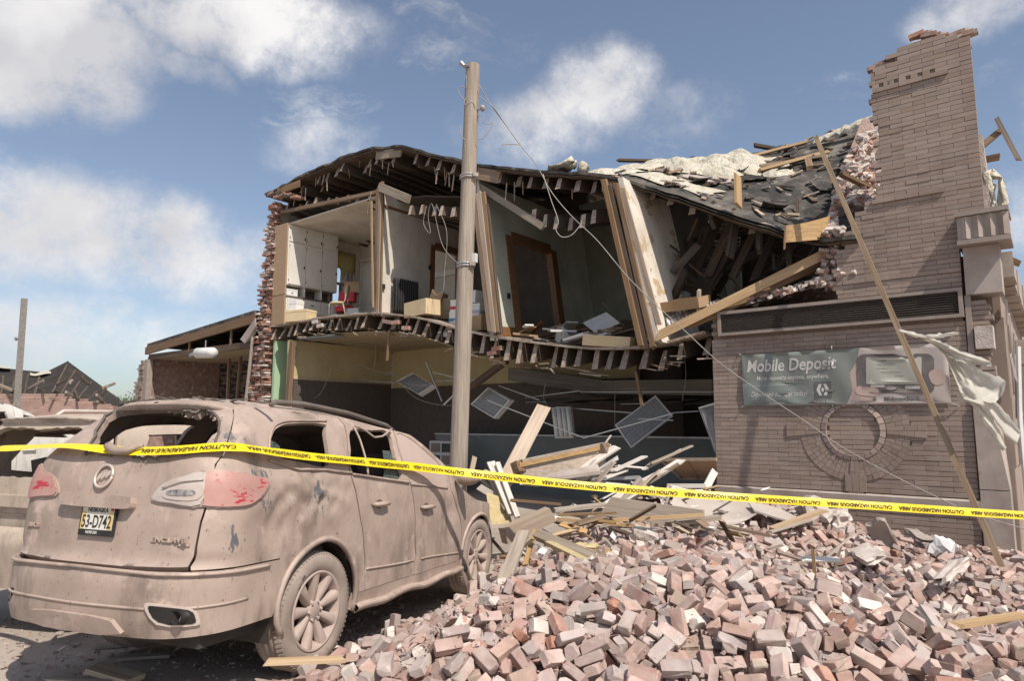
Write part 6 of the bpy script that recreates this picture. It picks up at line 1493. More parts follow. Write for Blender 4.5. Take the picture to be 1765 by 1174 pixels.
def say(o,a,b,noun,cat,group,where=None):
 x0,y0 = photo_px(a); x1,y1 = photo_px(b); l = math.hypot(x1 - x0,y1 - y0); s = (y1 - y0) / (x1 - x0 + 1e-6)
 tone = dict(weathered_grey_timber='grey',dusty_pale_timber='pale',freshly_split_timber='yellow',brown_lath='brown',white_painted_wood='white',old_dark_joist='dark',dimmed_brown_lath='dark').get(o.data.materials[0].name,'dull')
 tag(o,'%s %s %s %s %s' % ('short' if l < 26 else ('medium' if l < 45 else 'long'),tone,noun,'lying level' if abs(s) < .14 else ('standing steep' if abs(s) > 1.2 else ('rising rightward' if s < 0 else 'falling rightward')),where or ('higher up ' if (y0 + y1) / 2 < 862 else 'lower down ') + by_mark((a + b) / 2)),cat,group)
def build_rooms():
 r = random.Random(77)
 # kitchen cabinet along the party wall
 K = thing('kitchen_cabinet','tall white built-in kitchen cabinet along the party wall of the exposed upper room','cabinet',B(.25,.8,4.33))
 z0 = 5.47
 m = MB(); m.bbox(.0,.46,.02,1.74,z0,7.24); m.build('upper_case',G['white_cab'],K)
 m = MB(); m.bbox(.0,.46,.02,1.74,4.34,5.12); m.build('base_case',G['white_cab'],K)
 m = MB(); m.bbox(.0,.49,.0,1.76,5.125,5.16); m.build('counter_top',G['cabin'],K)
 m = MB(); m.bbox(.0,.03,.02,1.74,5.165,5.465); m.build('splash_back',G['cabin'],K)
 for w in (.62,1.2): m = MB(); m.bbox(.1,.44,w,w + .03,5.165,5.465); m.build('divider',G['white_cab'],K)
 for i in range(3):
  w0 = .05 + i * .565
  for (a,b,nm) in ((z0 + .03,6.70,'door'),(6.74,7.21,'door')):
   m = MB(); m.bbox(.462,.486,w0,w0 + .545,a,b); D = m.build(nm,G['white_cab'],K)
   m = MB(); zz = a + .5 if b < 6.8 else a + .1; m.bbox(.488,.51,w0 + .49,w0 + .515,zz,zz + .07); m.build('latch',G['black'],D)
   for hz in (a + .08,b - .12): m = MB(); m.bbox(.487,.493,w0 + .0,w0 + .02,hz,hz + .05); m.build('hinge',G['black'],D)
 for i in range(3):
  w0 = .05 + i * .565; m = MB(); m.bbox(.462,.486,w0,w0 + .545,4.72,5.09); D = m.build('drawer',G['white_cab'],K); m = MB(); m.bbox(.488,.505,w0 + .22,w0 + .32,4.95,4.97); m.build('pull',G['black'],D)
 for (a,b) in ((5.19,7.26),(4.34,5.17)):
  m = MB(); m.bbox(-.16,.46,-.03,.015,a,b); m.build('end_panel',G['wood_panel'],K)
 T,b = bxs('bread_box',B(.30,.22,5.162),.28,.36,.2,G['white_box'],'small white tin box standing on the kitchen counter','box'); b('knob',.146,.16,-.02,.02,.08,.1,G['black'])
 T,b = bxs('drawer_box',B(1.05,.12,4.34),.75,.42,.32,G['card_pale'],'pale wooden drawer box upside down on the kitchen floor','box',.25)
 T,b = bxs('carton',B(.86,.1,4.34),.26,.3,.62,G['white_box'],'tall white carton at the cabinet foot in the kitchen','box',.2)
 # chair
 c = FP(585,548,.55); c.z = 4.33; C = thing('kitchen_chair','chrome kitchen chair with yellow patterned vinyl back standing by the cabinet','chair',c)
 R = Matrix.Translation(c) @ Matrix((UA,WA,ZA)).transposed().to_4x4() @ Matrix.Rotation(2.3,4,'Z')
 for s in (-1,1):
  m = MB(); m.tube([R @ Vector(v) for v in ((s * .2,.24,0),(s * .2,.24,.42),(s * .2,.2,.46),(s * .2,-.1,.46),(s * .2,-.17,.5),(s * .19,-.24,.98))],.016,6); m.build('frame_tube',G['chrome'],C,True)
  m = MB(); m.tube([R @ Vector(v) for v in ((s * .2,-.12,.45),(s * .2,-.22,0))],.015,6); m.build('leg',G['chrome'],C,True)
 def cush(nm,P0,nx,ny,th):
  rows = []; P0 = Vector(P0); nx = Vector(nx); ny = Vector(ny); nn = nx.cross(ny).normalized() * th
  m = MB()
  for i in range(7):
   rows.append([R @ (P0 + nx * (i / 6 - .5) + ny * (j / 6 - .5) + nn * (max(0,(1 - abs(i / 3 - 1) ** 3) * (1 - abs(j / 3 - 1) ** 3)) ** .5)) for j in range(7)])
  m.grid(rows); m.grid([[R @ (P0 + nx * (i / 6 - .5) + ny * (j / 6 - .5)) for j in range(7)] for i in range(7)],flip=True); return m.build(nm,G['vinyl'],C,True)
 cush('seat',(0,.04,.46),(.42,0,0),(0,.42,0),.06); cush('backrest',(0,-.2,.80),(-.42,0,0),(0,-.04,.36),.06)
 # red and white clutter behind the chair
 for k,(px,py,mm,lab) in enumerate(((593,532,'red','red flat carton lying beside the yellow kitchen chair'),(612,540,'white_box','white carton with red trim near the kitchen window'),(600,515,'red','red bag bundle on the cartons behind the yellow chair'),(606,500,'card','brown paper bag leaning behind the yellow chair'))):
  p = FP(px,py,1.2 + .1 * k); T,b = bxs('carton',Vector((p.x,p.y,max(4.34,p.z - .1))),.42,.3,.17 + .05 * k,G[mm],lab,'box',.3 * k)
 for k in range(7):
  p = FP(520 + 18 * k,560 - 1.2 * k,.25); p.z = floor_z((p - ORG) @ UA,.3) + .03; o = MB()
  o.bar(p,p + UA * r.uniform(.15,.3) + WA * r.uniform(-.1,.1),r.uniform(.1,.2),.03); o = o.build('paper_heap',G['paper']); tag(o,'crumpled white paper on the kitchen floor edge','paper','papers along the kitchen floor edge')
 # panelled door, curtain and window bars at the far end of the kitchen
 D = thing('panel_door','white panelled door at the back of the exposed kitchen','door',B(.45,2.97,4.3))
 m = MB(); m.bbox(.12,.80,2.95,2.99,4.32,6.60); m.build('leaf',G['white_cab'],D)
 for k in range(5): m = MB(); m.bbox(.2,.72,2.935,2.952,4.45 + .42 * k,4.78 + .42 * k); m.build('panel',G['white_cab'],D)
 m = MB(); m.tube([B(.74,2.94,5.25),B(.74,2.88,5.25)],.035,8); m.build('knob',G['black'],D)
 m = MB(); m.bbox(.04,.11,2.93,2.995,4.32,6.7); m.bbox(.81,.88,2.93,2.995,4.32,6.7); m.bbox(.04,.88,2.92,2.995,6.701,6.78); m.build('door_frame',G['white_cab'],D)
 W_ = thing('kitchen_window','broken kitchen window with bright daylight beyond the white cabinet','window',B(0,2.25,5))
 for (a,b,c_,d) in ((1.85,1.91,4.98,6.80),(2.59,2.65,4.98,6.80),(1.911,2.589,4.98,5.05),(1.911,2.589,5.86,5.92),(2.22,2.26,5.051,5.859)): m = MB(); m.bbox(-.08,.04,a,b,c_,d); m.build('window_frame',G['wood_grey'],W_)
 rows = []
 for j in range(17):
  t = j / 16; rows.append([B(.07 + .03 * math.sin(t * 30),1.8 + .95 * t,lerp(6.92,(6.35 if t < .4 else 6.1 - .25 * math.sin(t * 6)),k / 6)) for k in range(7)])
 m = MB(); m.grid(rows); o = m.build('curtain',G['curtain'],None,True); tag(o,'short ochre curtain hanging askew over the kitchen window','curtain')
 # radiator on the cream partition
 T = thing('radiator','black cast iron radiator against the cream partition upstairs','radiator',B(4.65,.72,4.2))
 for k in range(10):
  w = .37 + k * .078; m = MB()
  for du in (0,.09): m.tube([B(4.60 + du,w,4.25 + .0 * k),B(4.60 + du,w,4.36),B(4.60 + du,w,5.1),B(4.60 + du,w,5.16)],[.02,.033,.033,.02],8)
  m.bbox(4.60,4.69,w - .025,w + .025,5.08,5.14); m.bbox(4.60,4.69,w - .025,w + .025,4.34,4.40); m.build('section',G['black'],T,True)
 # outlet, switch
 for (px,py,u,nm,lab) in ((661,494,4.505,'outlet','small dark outlet on the lit cream partition edge'),(877,510,8.06,'outlet','small dark outlet on the mint green partition'),(741,461,4.505,'switch','small dark switch beside the brown doorway upstairs')):
  w,z = onU(px,py,u); m = MB(); m.bbox(u - .01,u + .02,w - .04,w + .04,z - .06,z + .06); o = m.build(nm,G['black']); tag(o,lab,nm)
 # cartons of the middle room
 def fz(u,w): return floor_z(u,w) + .01
 u,z = UZ(722,545,.15); T,b = bxs('carton',B(u,.25,fz(u,.25)),.88,.42,.36,G['card_pale'],'pale buff torn carton at the floor edge right of the radiator','box',-.15,-.02,open_top=True)
 u,z = UZ(742,520,.7); T,b = bxs('carton',B(u,.85,fz(u,.85) + .25),.3,.34,.42,G['card'],'small brown carton tipped on the heap behind the buff carton','box',.4,.35)
 u,z = UZ(770,535,1.0); T,b = bxs('carton',B(u,1.15,fz(u,1.1)),.7,.55,.5,G['card'],'large crushed brown carton before the brown doorway','box',.2,.15)
 for k,(px,py,zz) in enumerate(((790,565,0),(818,567,0),(792,540,1),(820,545,1),(815,515,2))):
  u,_ = UZ(px,560,.55); T,b = bxs('carton',B(u,.62,fz(u,.6) + .285 * zz),.36,.4,.28,G['white_box'],'white office carton with %s print, %s of the stack behind the pole' % (('blue','blue','red','grey','white')[k],('bottom left','bottom right','middle left','middle right','top')[k]),'box',.1 * (k % 2),.06)
  b('print',-.184,.184,-.2065,-.204,.06,.13,G[('blue','blue','red','metal_grey','paper')[k]]); b('print',.1865,.189,-.15,.15,.06,.13,G[('blue','blue','red','metal_grey','paper')[k]])
 for k in range(5):
  u,_ = UZ(828 + 2 * k,560,.9); 
 u,_ = UZ(836,560,.6); T,b = bxs('carton',B(u - .06,.5,fz(u,.5)),.4,.3,.34,G['card'],'brown carton wedged against the mint partition lath','box',-.1)
 m = slab([[FP(758,566,.3),FP(790,548,.4)],[FP(765,575,.2),FP(800,572,.3)]],.08); o = m.build('rolled_bundle',G['cream']); tag(o,'rolled pale bundle on the floor left of the office cartons','bundle')
 # fallen stuff in the green room
 u,z = UZ(1040,592,-.05); T,b = bxs('carton',B(u - .0,.18,fz(u,.1)),.95,.42,.2,G['card_pale'],'long flat buff carton tipped over the sagging floor edge','box',.12,.12)
 u,z = UZ(1075,572,.6); T,b = bxs('carton',B(u,.8,fz(u,.7)),.8,.5,.12,G['card'],'flattened brown carton behind the long buff carton','box',.2,.05)
 for k in range(70):
  uu,w = r.uniform(8.4,11.7),r.uniform(.1,2.6); l = r.uniform(.2,.6); a = r.uniform(-1,1); z = fz(uu,w) + r.uniform(.02,.28) * (1 - w / 4)
  mk = r.choice(('wood_brown','paper','card','dark_wall','wood_grey','wood_brown','paper')); mat_ = G[mk]; d = (UA * math.cos(a) + WA * math.sin(a)) * l + ZA * r.uniform(-.1,.14)
  m = MB(); m.bar(B(uu,w,z),B(uu,w,z) + d,r.uniform(.05,.28),r.uniform(.012,.05)); o = m.build('floor_scrap',mat_); x_,y_ = photo_px(B(uu,w,z)); tag(o,('short ' if l < .35 else 'long ') + {'paper': 'white paper','card': 'brown cardboard','wood_grey': 'grey board','wood_brown': 'brown board','dark_wall': 'dark board'}[mk] + ' scrap on the sagging floor ' + ('at the edge' if w < .6 else ('midway in' if w < 1.6 else 'far in')) + (' by the mint partition' if x_ < 930 else (' below the brown doorway' if x_ < 985 else (' below the room corner' if x_ < 1040 else ' by the leaning partition'))),'scrap','scraps on the sagging green room floor')
 for (a,b_,mm,lab) in (((950,592),(1075,565),'wood_brown','long thin brown lath lying across the green room debris'),((1000,592),(1120,560),'wood_brown','second brown lath resting low against the leaning partition'),((1038,522),(1075,562),'joist','dark stick leaning on the green room back wall'),((935,555),(905,585),'wood_trim','short varnished board tipped below the doorway')):
  o = plank('lath',FP(*a,.9),FP(*b_,1.1),.08,.03,G[mm]); tag(o,lab,'lath')
 m = slab([[FP(1005,556,1.8),FP(1045,538,1.9)],[FP(1025,572,1.5),FP(1068,556,1.6)]],.02); o = m.build('tilted_board',G['paper']); tag(o,'white square panel tilted on the debris upstairs','panel')
 m = MB(); m.add([FP(955,592,.7),FP(975,592,.8),FP(970,562,.9),FP(960,564,.75),FP(988,588,1.0)],[(0,1,2,3),(1,4,2)]); m.add([FP(955,592,.72),FP(975,592,.82),FP(970,562,.92),FP(960,564,.77)],[(3,2,1,0)]); o = m.build('plaster_shard',G['cream']); tag(o,'upright pale plaster shard on the sagging floor','plaster')
 # dropped ceiling fixtures of the ground floor
 def troffer(px_c,w,ang,hw,hh,label,tilt=.25,lens=True,quad=None):
  """louvred light fitting, given by its four photo corners"""
  P = [FP(*p,w + dw) for p,dw in quad]; n = (P[1] - P[0]).cross(P[3] - P[0]).normalized()
  if n @ (EYEV - P[0]) < 0: n = -n
  T = thing('light_fitting',label,'light fitting',sum(P,Vector()) / 4)
  def q(s,t): return P[0].lerp(P[1],s).lerp(P[3].lerp(P[2],s),t)
  m = MB(); m.box8([P[0] - n * .12,P[1] - n * .12,P[2] - n * .12,P[3] - n * .12,P[0] - n * .01,P[1] - n * .01,P[2] - n * .01,P[3] - n * .01]); m.build('housing',G['white_metal'],T)
  for (a,b,c,d) in ((0,1,0,.045),(0,1,.955,1),(0,.03,.046,.954),(.97,1,.046,.954)):
   V = [q(a,c),q(b,c),q(b,d),q(a,d)]; obj('frame',V + [v + n * .02 for v in V],[(3,2,1,0),(4,5,6,7),(0,1,5,4),(1,2,6,5),(2,3,7,6),(3,0,4,7)],G['white_metal'],T)
  if lens:
   obj('lens',[v - n * .006 for v in (q(.03,.045),q(.97,.045),q(.97,.955),q(.03,.955))],[(0,1,2,3)],G['lamp_lens'],T)
   for k in range(1,14): t = k / 14; m = MB(); m.bar(q(t,.05),q(t,.95),.006,.02,n); m.build('louvre_blade',G['metal_grey'],T)
   for k in range(1,7): t = k / 7; m = MB(); m.bar(q(.035,t),q(.965,t),.006,.018,n); m.build('louvre_blade',G['metal_grey'],T)
  else:
   for k in range(4):
    t = (k + .5) / 4; m = MB(); m.tube([q(t,.04) + n * .02,q(t,.96) + n * .02],.05,8); m.build('tube',G['white_metal'],T,True)
  return T
 troffer(0,1.6,0,0,0,'large louvred light fitting dangling above the teal counter',quad=(((1060,733),0),((1130,682),.35),((1160,717),.45),((1088,773),.05)))
 troffer(0,1.2,0,0,0,'louvred light fitting hanging just right of the wooden pole',quad=(((812,697),.3),((842,668),.2),((880,690),0),((853,722),.1)))
 troffer(0,2.2,0,0,0,'louvred light fitting hanging left of the pole under the tan ceiling',quad=(((683,658),.2),((712,643),.3),((748,665),0),((723,681),.0)))
 troffer(0,1.8,0,0,0,'white fluted light fitting hanging upright behind the leaning plank',lens=False,quad=(((951,703),0),((983,701),.1),((989,755),.1),((957,756),0)))
 troffer(0,.5,0,0,0,'louvred light fitting hanging at the brick bank wall edge',quad=(((1205,702),.2),((1233,694),.0),((1234,780),.0),((1228,764),.2)))
 # ceiling grid bars
 bars = [((534,650),(700,645),2.6),((610,655),(680,660),2.2),((748,642),(800,655),1.8),((735,625),(762,692),1.2),((840,690),(1007,755),1.1),((1007,755),(1160,713),1.0),((1100,722),(1162,725),1.3),((905,686),(1000,674),2.0),((960,702),(1090,712),2.1),((1155,712),(1205,709),2.1),((860,665),(930,690),1.4),((765,698),(792,672),1.0),((690,660),(830,655),2.4),((1000,676),(1230,676),2.4)]
 for a,b,w in bars:
  o = plank('grid_bar',FP(*a,w),FP(*b,w),.035,.022,G['metal_grey' if w > 1.15 else 'white_metal']); xm = (a[0] + b[0]) / 2; ln = math.hypot(a[0] - b[0],a[1] - b[1]); tag(o,('long' if ln > 110 else 'short') + (' steep' if abs(a[1] - b[1]) > abs(a[0] - b[0]) else (' level' if abs(a[1] - b[1]) < 12 else ' slanting')) + ' ceiling grid bar dangling ' + ('under the tan ceiling' if xm < 700 else ('just left of the pole' if xm < 790 else ('right of the pole' if xm < 900 else ('behind the leaning plank' if xm < 1010 else ('across the large hanging fitting' if a[1] > 708 else 'before the steel beam'))))),'ceiling bar','dangling ceiling grid bars')
 for pts,w in ((((512,645),(520,668),(540,686),(556,672),(572,632)),.8),(((580,634),(605,634),(621,629),(645,640),(680,643)),1.6),(((648,590),(647,620),(643,637)),1.2),(((690,660),(715,685),(750,697),(790,700)),1.3),(((1180,615),(1182,650),(1176,690)),.9),(((940,660),(938,690),(960,720)),1.2),(((1060,660),(1060,735),(1064,745)),1.6)):
  cable_ = cable('hanging_wire',[FP(*p,w) for p in pts],.006,G['cable']); tag(cable_,'loose wire looping down in the ruined ground floor','wire','loose wires in the ground floor')
 for pts in (((735,355),(730,385),(742,402),(738,372),(745,352),(760,415),(775,440),(800,462)),((752,352),(770,400),(766,470),(764,500),(752,508),(745,500)),((640,330),(633,372),(642,396))):
  c_ = cable('hanging_wire',[FP(*p,-.05) for p in pts],.005,G['cable_pale']); tag(c_,'pale wire dangling from the broken upper ceiling','wire','pale wires from the upper ceiling')
 # low cabinet with pigeonholes by the counter's left end
 T = thing('pigeonhole_cabinet','grey office cabinet with dark pigeonholes behind the pole','cabinet',FP(755,800,1.5))
 p = FP(738,760,1.6); q = FP(778,760,1.6); u0 = (p - ORG) @ UA; u1 = (q - ORG) @ UA; z1 = p.z; m = MB(); m.bbox(u0,u1,1.65,2.1,-.2,z1); m.build('carcass',G['metal_grey'],T)
 for i in range(3):
  for j in range(2):
   m = MB(); a = lerp(u0,u1,.08 + j * .46); m.bbox(a,a + (u1 - u0) * .38,1.64,1.66,z1 - .28 - .3 * i,z1 - .06 - .3 * i); m.build('pigeonhole',G['black'] if (i + j) % 2 else G['cabin'],T)
 # framed brown panel leaning at the storefront's right
 T = thing('framed_panel','brown framed wooden panel propped beside the brick bank wall','panel',FP(1190,810,-.3))
 P = [FP(1140,790,-.3),FP(1235,789,-.35),FP(1236,822,.4),FP(1175,822,.4)]; m = slab([[P[0],P[1]],[P[3],P[2]]],.03); m.build('board',G['wood_panel'],T)
 for a,b in ((P[0],P[1]),(P[3],P[2]),(P[0].lerp(P[1],.45),P[3].lerp(P[2],.45)),(P[0],P[3])): m = MB(); m.bar(a - ZA * .03,b - ZA * .03,.05,.04); m.build('batten',G['wood_pale'],T)
build_rooms()

# ---------------------------------------------------------------- broken rafters and timbers of the collapsed right half
def say_in(o,a,b,noun,cat,group):
 x,y = photo_px((a + b) / 2); say(o,a,b,noun,cat,group,('high' if y < 430 else ('midway' if y < 475 else 'low')) + ' under the collapsed roof ' + ('beside the leaning white partition' if x < 1190 else ('above the fallen radiator' if x < 1240 else ('behind the split yellow board' if x < 1300 else ('below the hanging yellow board' if x < 1345 else 'near the curved plywood')))))
def build_timbers():
 r = random.Random(12)
 raf = [((1265,375),(1218,480),1.2),((1240,380),(1200,470),1.6),((1180,470),(1150,540),.6),((1300,400),(1262,480),.9),((1335,400),(1300,480),1.1),((1215,395),(1180,500),2.0),((1380,400),(1330,470),1.4),((1285,420),(1225,520),1.9),((1320,430),(1230,470),1.7),((1170,420),(1300,395),2.4),((1180,460),(1330,435),2.2),((1160,490),(1230,505),1.0),((1350,430),(1285,500),2.1),((1400,420),(1360,480),1.8),((1250,440),(1190,545),1.3),((1205,420),(1160,470),1.1),((1230,350),(1228,385),.4),((1270,365),(1258,440),.5),((1310,385),(1308,430),.5),((1360,415),(1360,460),.7),((1145,440),(1210,500),1.5),((1395,445),(1420,480),.9)]
 for k,(a,b,w) in enumerate(raf):
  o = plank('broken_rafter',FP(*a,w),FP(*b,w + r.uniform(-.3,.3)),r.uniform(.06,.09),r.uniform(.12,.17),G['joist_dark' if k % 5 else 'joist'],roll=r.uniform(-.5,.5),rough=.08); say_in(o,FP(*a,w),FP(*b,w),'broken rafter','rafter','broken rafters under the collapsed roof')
 for k in range(34):
  px,py = r.uniform(1150,1400),r.uniform(400,520); l = r.uniform(20,70); a = r.uniform(-1.6,1.6); w = r.uniform(.5,2.6)
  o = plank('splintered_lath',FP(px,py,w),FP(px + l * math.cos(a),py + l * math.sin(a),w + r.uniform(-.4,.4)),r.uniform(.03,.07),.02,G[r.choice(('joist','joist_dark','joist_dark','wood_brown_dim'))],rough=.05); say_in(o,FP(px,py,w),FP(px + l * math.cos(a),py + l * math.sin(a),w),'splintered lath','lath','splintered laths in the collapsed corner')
 P = lambda nm,a,b,wa,wb,wd,th,mm,lab,cat,**k: tag(plank(nm,FP(*a,wa),FP(*b,wb),wd,th,G[mm],**k),lab,cat)
 P('broken_board',(1132,580),(1418,440),-.35,.2,.15,.04,'wood_fresh','long split yellow board sloping over the rubble ledge above the louver','board',up=WA,rough=.15)
 P('broken_board',(1185,565),(1420,455),-.2,.5,.10,.04,'wood_brown','thinner brown board just below the long split yellow board','board',up=WA,rough=.1)
 P('broken_board',(1205,500),(1204,545),.1,.1,.07,.05,'wood_pale','short upright stub board on the brick ledge','board',up=UA)
 # the long board leaning in front of the bank wall
 foot = at(1736,998,7.55); foot.z = heap(foot.x,foot.y) - .02; tp = FP(1408,240,-.12)
 o = plank('leaning_board',foot,tp,.062,.045,G['wood_tan'],up=-WA,rough=.12,bow=.05,seg=8); tag(o,'very long slender board leaning across the whole brick bank wall','board')
 # framed roof edge of splintered plywood
 rows = []
 for i in range(10):
  t = i / 9; a = Vector((lerp(1355,1430,t),lerp(388,372,t ** 1.5),0)); b = Vector((lerp(1350,1420,t),lerp(418,412,t),0)); rows.append([FP(a.x,a.y,-.1 + .3 * t * t),FP(b.x,b.y,-.18 + .3 * t * t)])
 m = slab(rows,.03,WA); o = m.build('splintered_plywood',G['wood_fresh']); tag(o,'curved splintered yellow plywood piece at the roof edge by the stump','plywood')
 P('hanging_splinter',(1354,390),(1352,428),-.2,-.2,.03,.02,'wood_brown','thin dark splinter hanging from the curved plywood','splinter',up=UA)
 # radiator fins / corrugated strip lying on the floor edge
 T = thing('fallen_radiator','grey ribbed radiator lying tipped on the broken floor edge','radiator',FP(1195,550,.2))
 for k in range(15):
  a = FP(1150 + 6.2 * k,548 - 2.2 * k,.1 + .02 * k); b = a - ZA * .27 + UA * .12 - WA * .05; m = MB(); m.tube([a - ZA * .02 - WA * .04,a,a.lerp(b,.5) - WA * .03,b],[.02,.036,.036,.02],8); m.build('section',G['concrete'] if k % 2 else G['metal_grey'],T,True)
 T,b = bxs('cabinet_drawer',FP(1178,533,.25),.85,.45,.18,G['card'],'brown open tray wedged above the fallen radiator','tray',-.1,.0,.25,open_top=True)
 # timbers lying about on the roof
 roof = [((1066,276),(1198,279),3.6,3.8,.16,.05,'wood_brown','long dark plank along the roof skyline'),((1192,272),(1250,283),3.4,3.6,.14,.05,'joist','short dark plank at the roof skyline beside the plastic'),((1300,250),(1345,258),3.7,3.9,.14,.06,'joist','dark stub plank poking over the roof at right'),((1292,274),(1392,248),3.2,3.6,.12,.05,'wood_fresh','yellow board on the roof slanting to the right'),((1308,298),(1428,266),2.6,3.2,.14,.06,'wood_fresh','second yellow board below the first on the roof'),((1310,290),(1425,272),2.9,3.4,.07,.05,'wood_pale','thin pale batten between the yellow roof boards'),((1296,282),(1360,284),3.0,3.3,.10,.04,'wood_grey','grey board lying flat on the roof'),((1392,276),(1396,294),2.4,2.4,.12,.08,'wood_brown','small block standing on the roof felt'),((1450,300),(1518,332),.8,1.2,.12,.05,'wood_brown','brown board buried in bricks beside the stump'),((1148,303),(1168,298),2.1,2.2,.14,.04,'wood_brown','little brown scrap on the roof plastic')]
 for (a,b,wa,wb,wd,th,mm,lab) in roof:
  def on_roof(p):   # where the photo ray meets the roof sheet
   lo = 0.0
   for k in range(1,140):
    w = k * .05; q = FP(*p,w); u = (q - ORG) @ UA
    if q.z <= roof_z(u,w) + .03: return q + ZA * .05
   return FP(*p,wa)
  pa,pb = FP(*a,wa),FP(*b,wb)
  if 'skyline' not in lab and 'stub' not in lab and 'buried' not in lab: pa,pb = on_roof(a),on_roof(b)
  o = plank('roof_plank',pa,pb,wd,th,G[mm],rough=.05); tag(o,lab,'plank')
 # sticks poking out right of the stump
 P('stick',(1692,252),(1728,222),.9,1.0,.08,.06,'wood_brown','upper stick poking right out of the stump','stick',up=WA); P('stick',(1721,210),(1754,272),.9,1.0,.06,.04,'wood_grey','broken stick hanging at an angle right of the stump','stick',up=WA,rough=.08); P('stick',(1692,276),(1723,270),.9,.8,.09,.05,'wood_brown','lower stub stick poking right out of the stump','stick',up=WA); P('stick',(1742,448),(1757,455),.5,.5,.08,.06,'wood_brown','small reddish stub poking from the cornice','stick',up=WA)
 # small wreckage scattered over the roof felt
 for km in ('wood_grey','wood_pale','concrete','joist'):
  m = MB()
  for k in range(34):
   uu = r.uniform(10.8,15.2); w = r.uniform(.1,4.6); c = B(uu,w,roof_z(uu,w) + .05); a = r.uniform(-.9,.9); l = r.uniform(.05,.32); m.bar(c,c + (UA * math.cos(a) + WA * math.sin(a)) * l + ZA * (roof_z(uu + l * math.cos(a),max(0,w + l * math.sin(a))) - roof_z(uu,w) + r.uniform(-.02,.08)),r.uniform(.03,.10),r.uniform(.01,.04))
  o = m.build('roof_litter',G[km]); tag(o,kind='stuff')
 # pieces of roof felt flap
 for k in range(26):
  uu = r.uniform(10.6,15.0); w = r.uniform(.1,3.8); z = roof_z(uu,w) + .03; a = r.uniform(0,6.28); l = r.uniform(.12,.38); m = MB(); c = B(uu,w,z)
  rows = []
  for i in range(4):
   rows.append([c + (UA * math.cos(a) + WA * math.sin(a)) * (l * (i / 3 - .5)) + (WA * math.cos(a) - UA * math.sin(a)) * (l * .5 * (j - .5)) + ZA * (roof_z(uu + l * (i / 3 - .5) * math.cos(a),max(0,w + l * (i / 3 - .5) * math.sin(a))) - z + .02 + .05 * abs(i / 3 - .4) * r.random()) for j in range(3)])
  slabm = slab(rows,.015); o = slabm.build('felt_flap',G['tar']); x_,y_ = photo_px(c); tag(o,('larger' if l > .25 else 'small') + ' torn flap of black roofing felt ' + ('near the eave' if w < 1.2 else ('midway up the roof' if w < 2.6 else 'high on the roof')) + (' below the cream plastic' if x_ < 1260 else (' beside the hanging yellow board' if x_ < 1340 else ' towards the brick stump')),'roofing felt','torn flaps of roofing felt')
build_timbers()

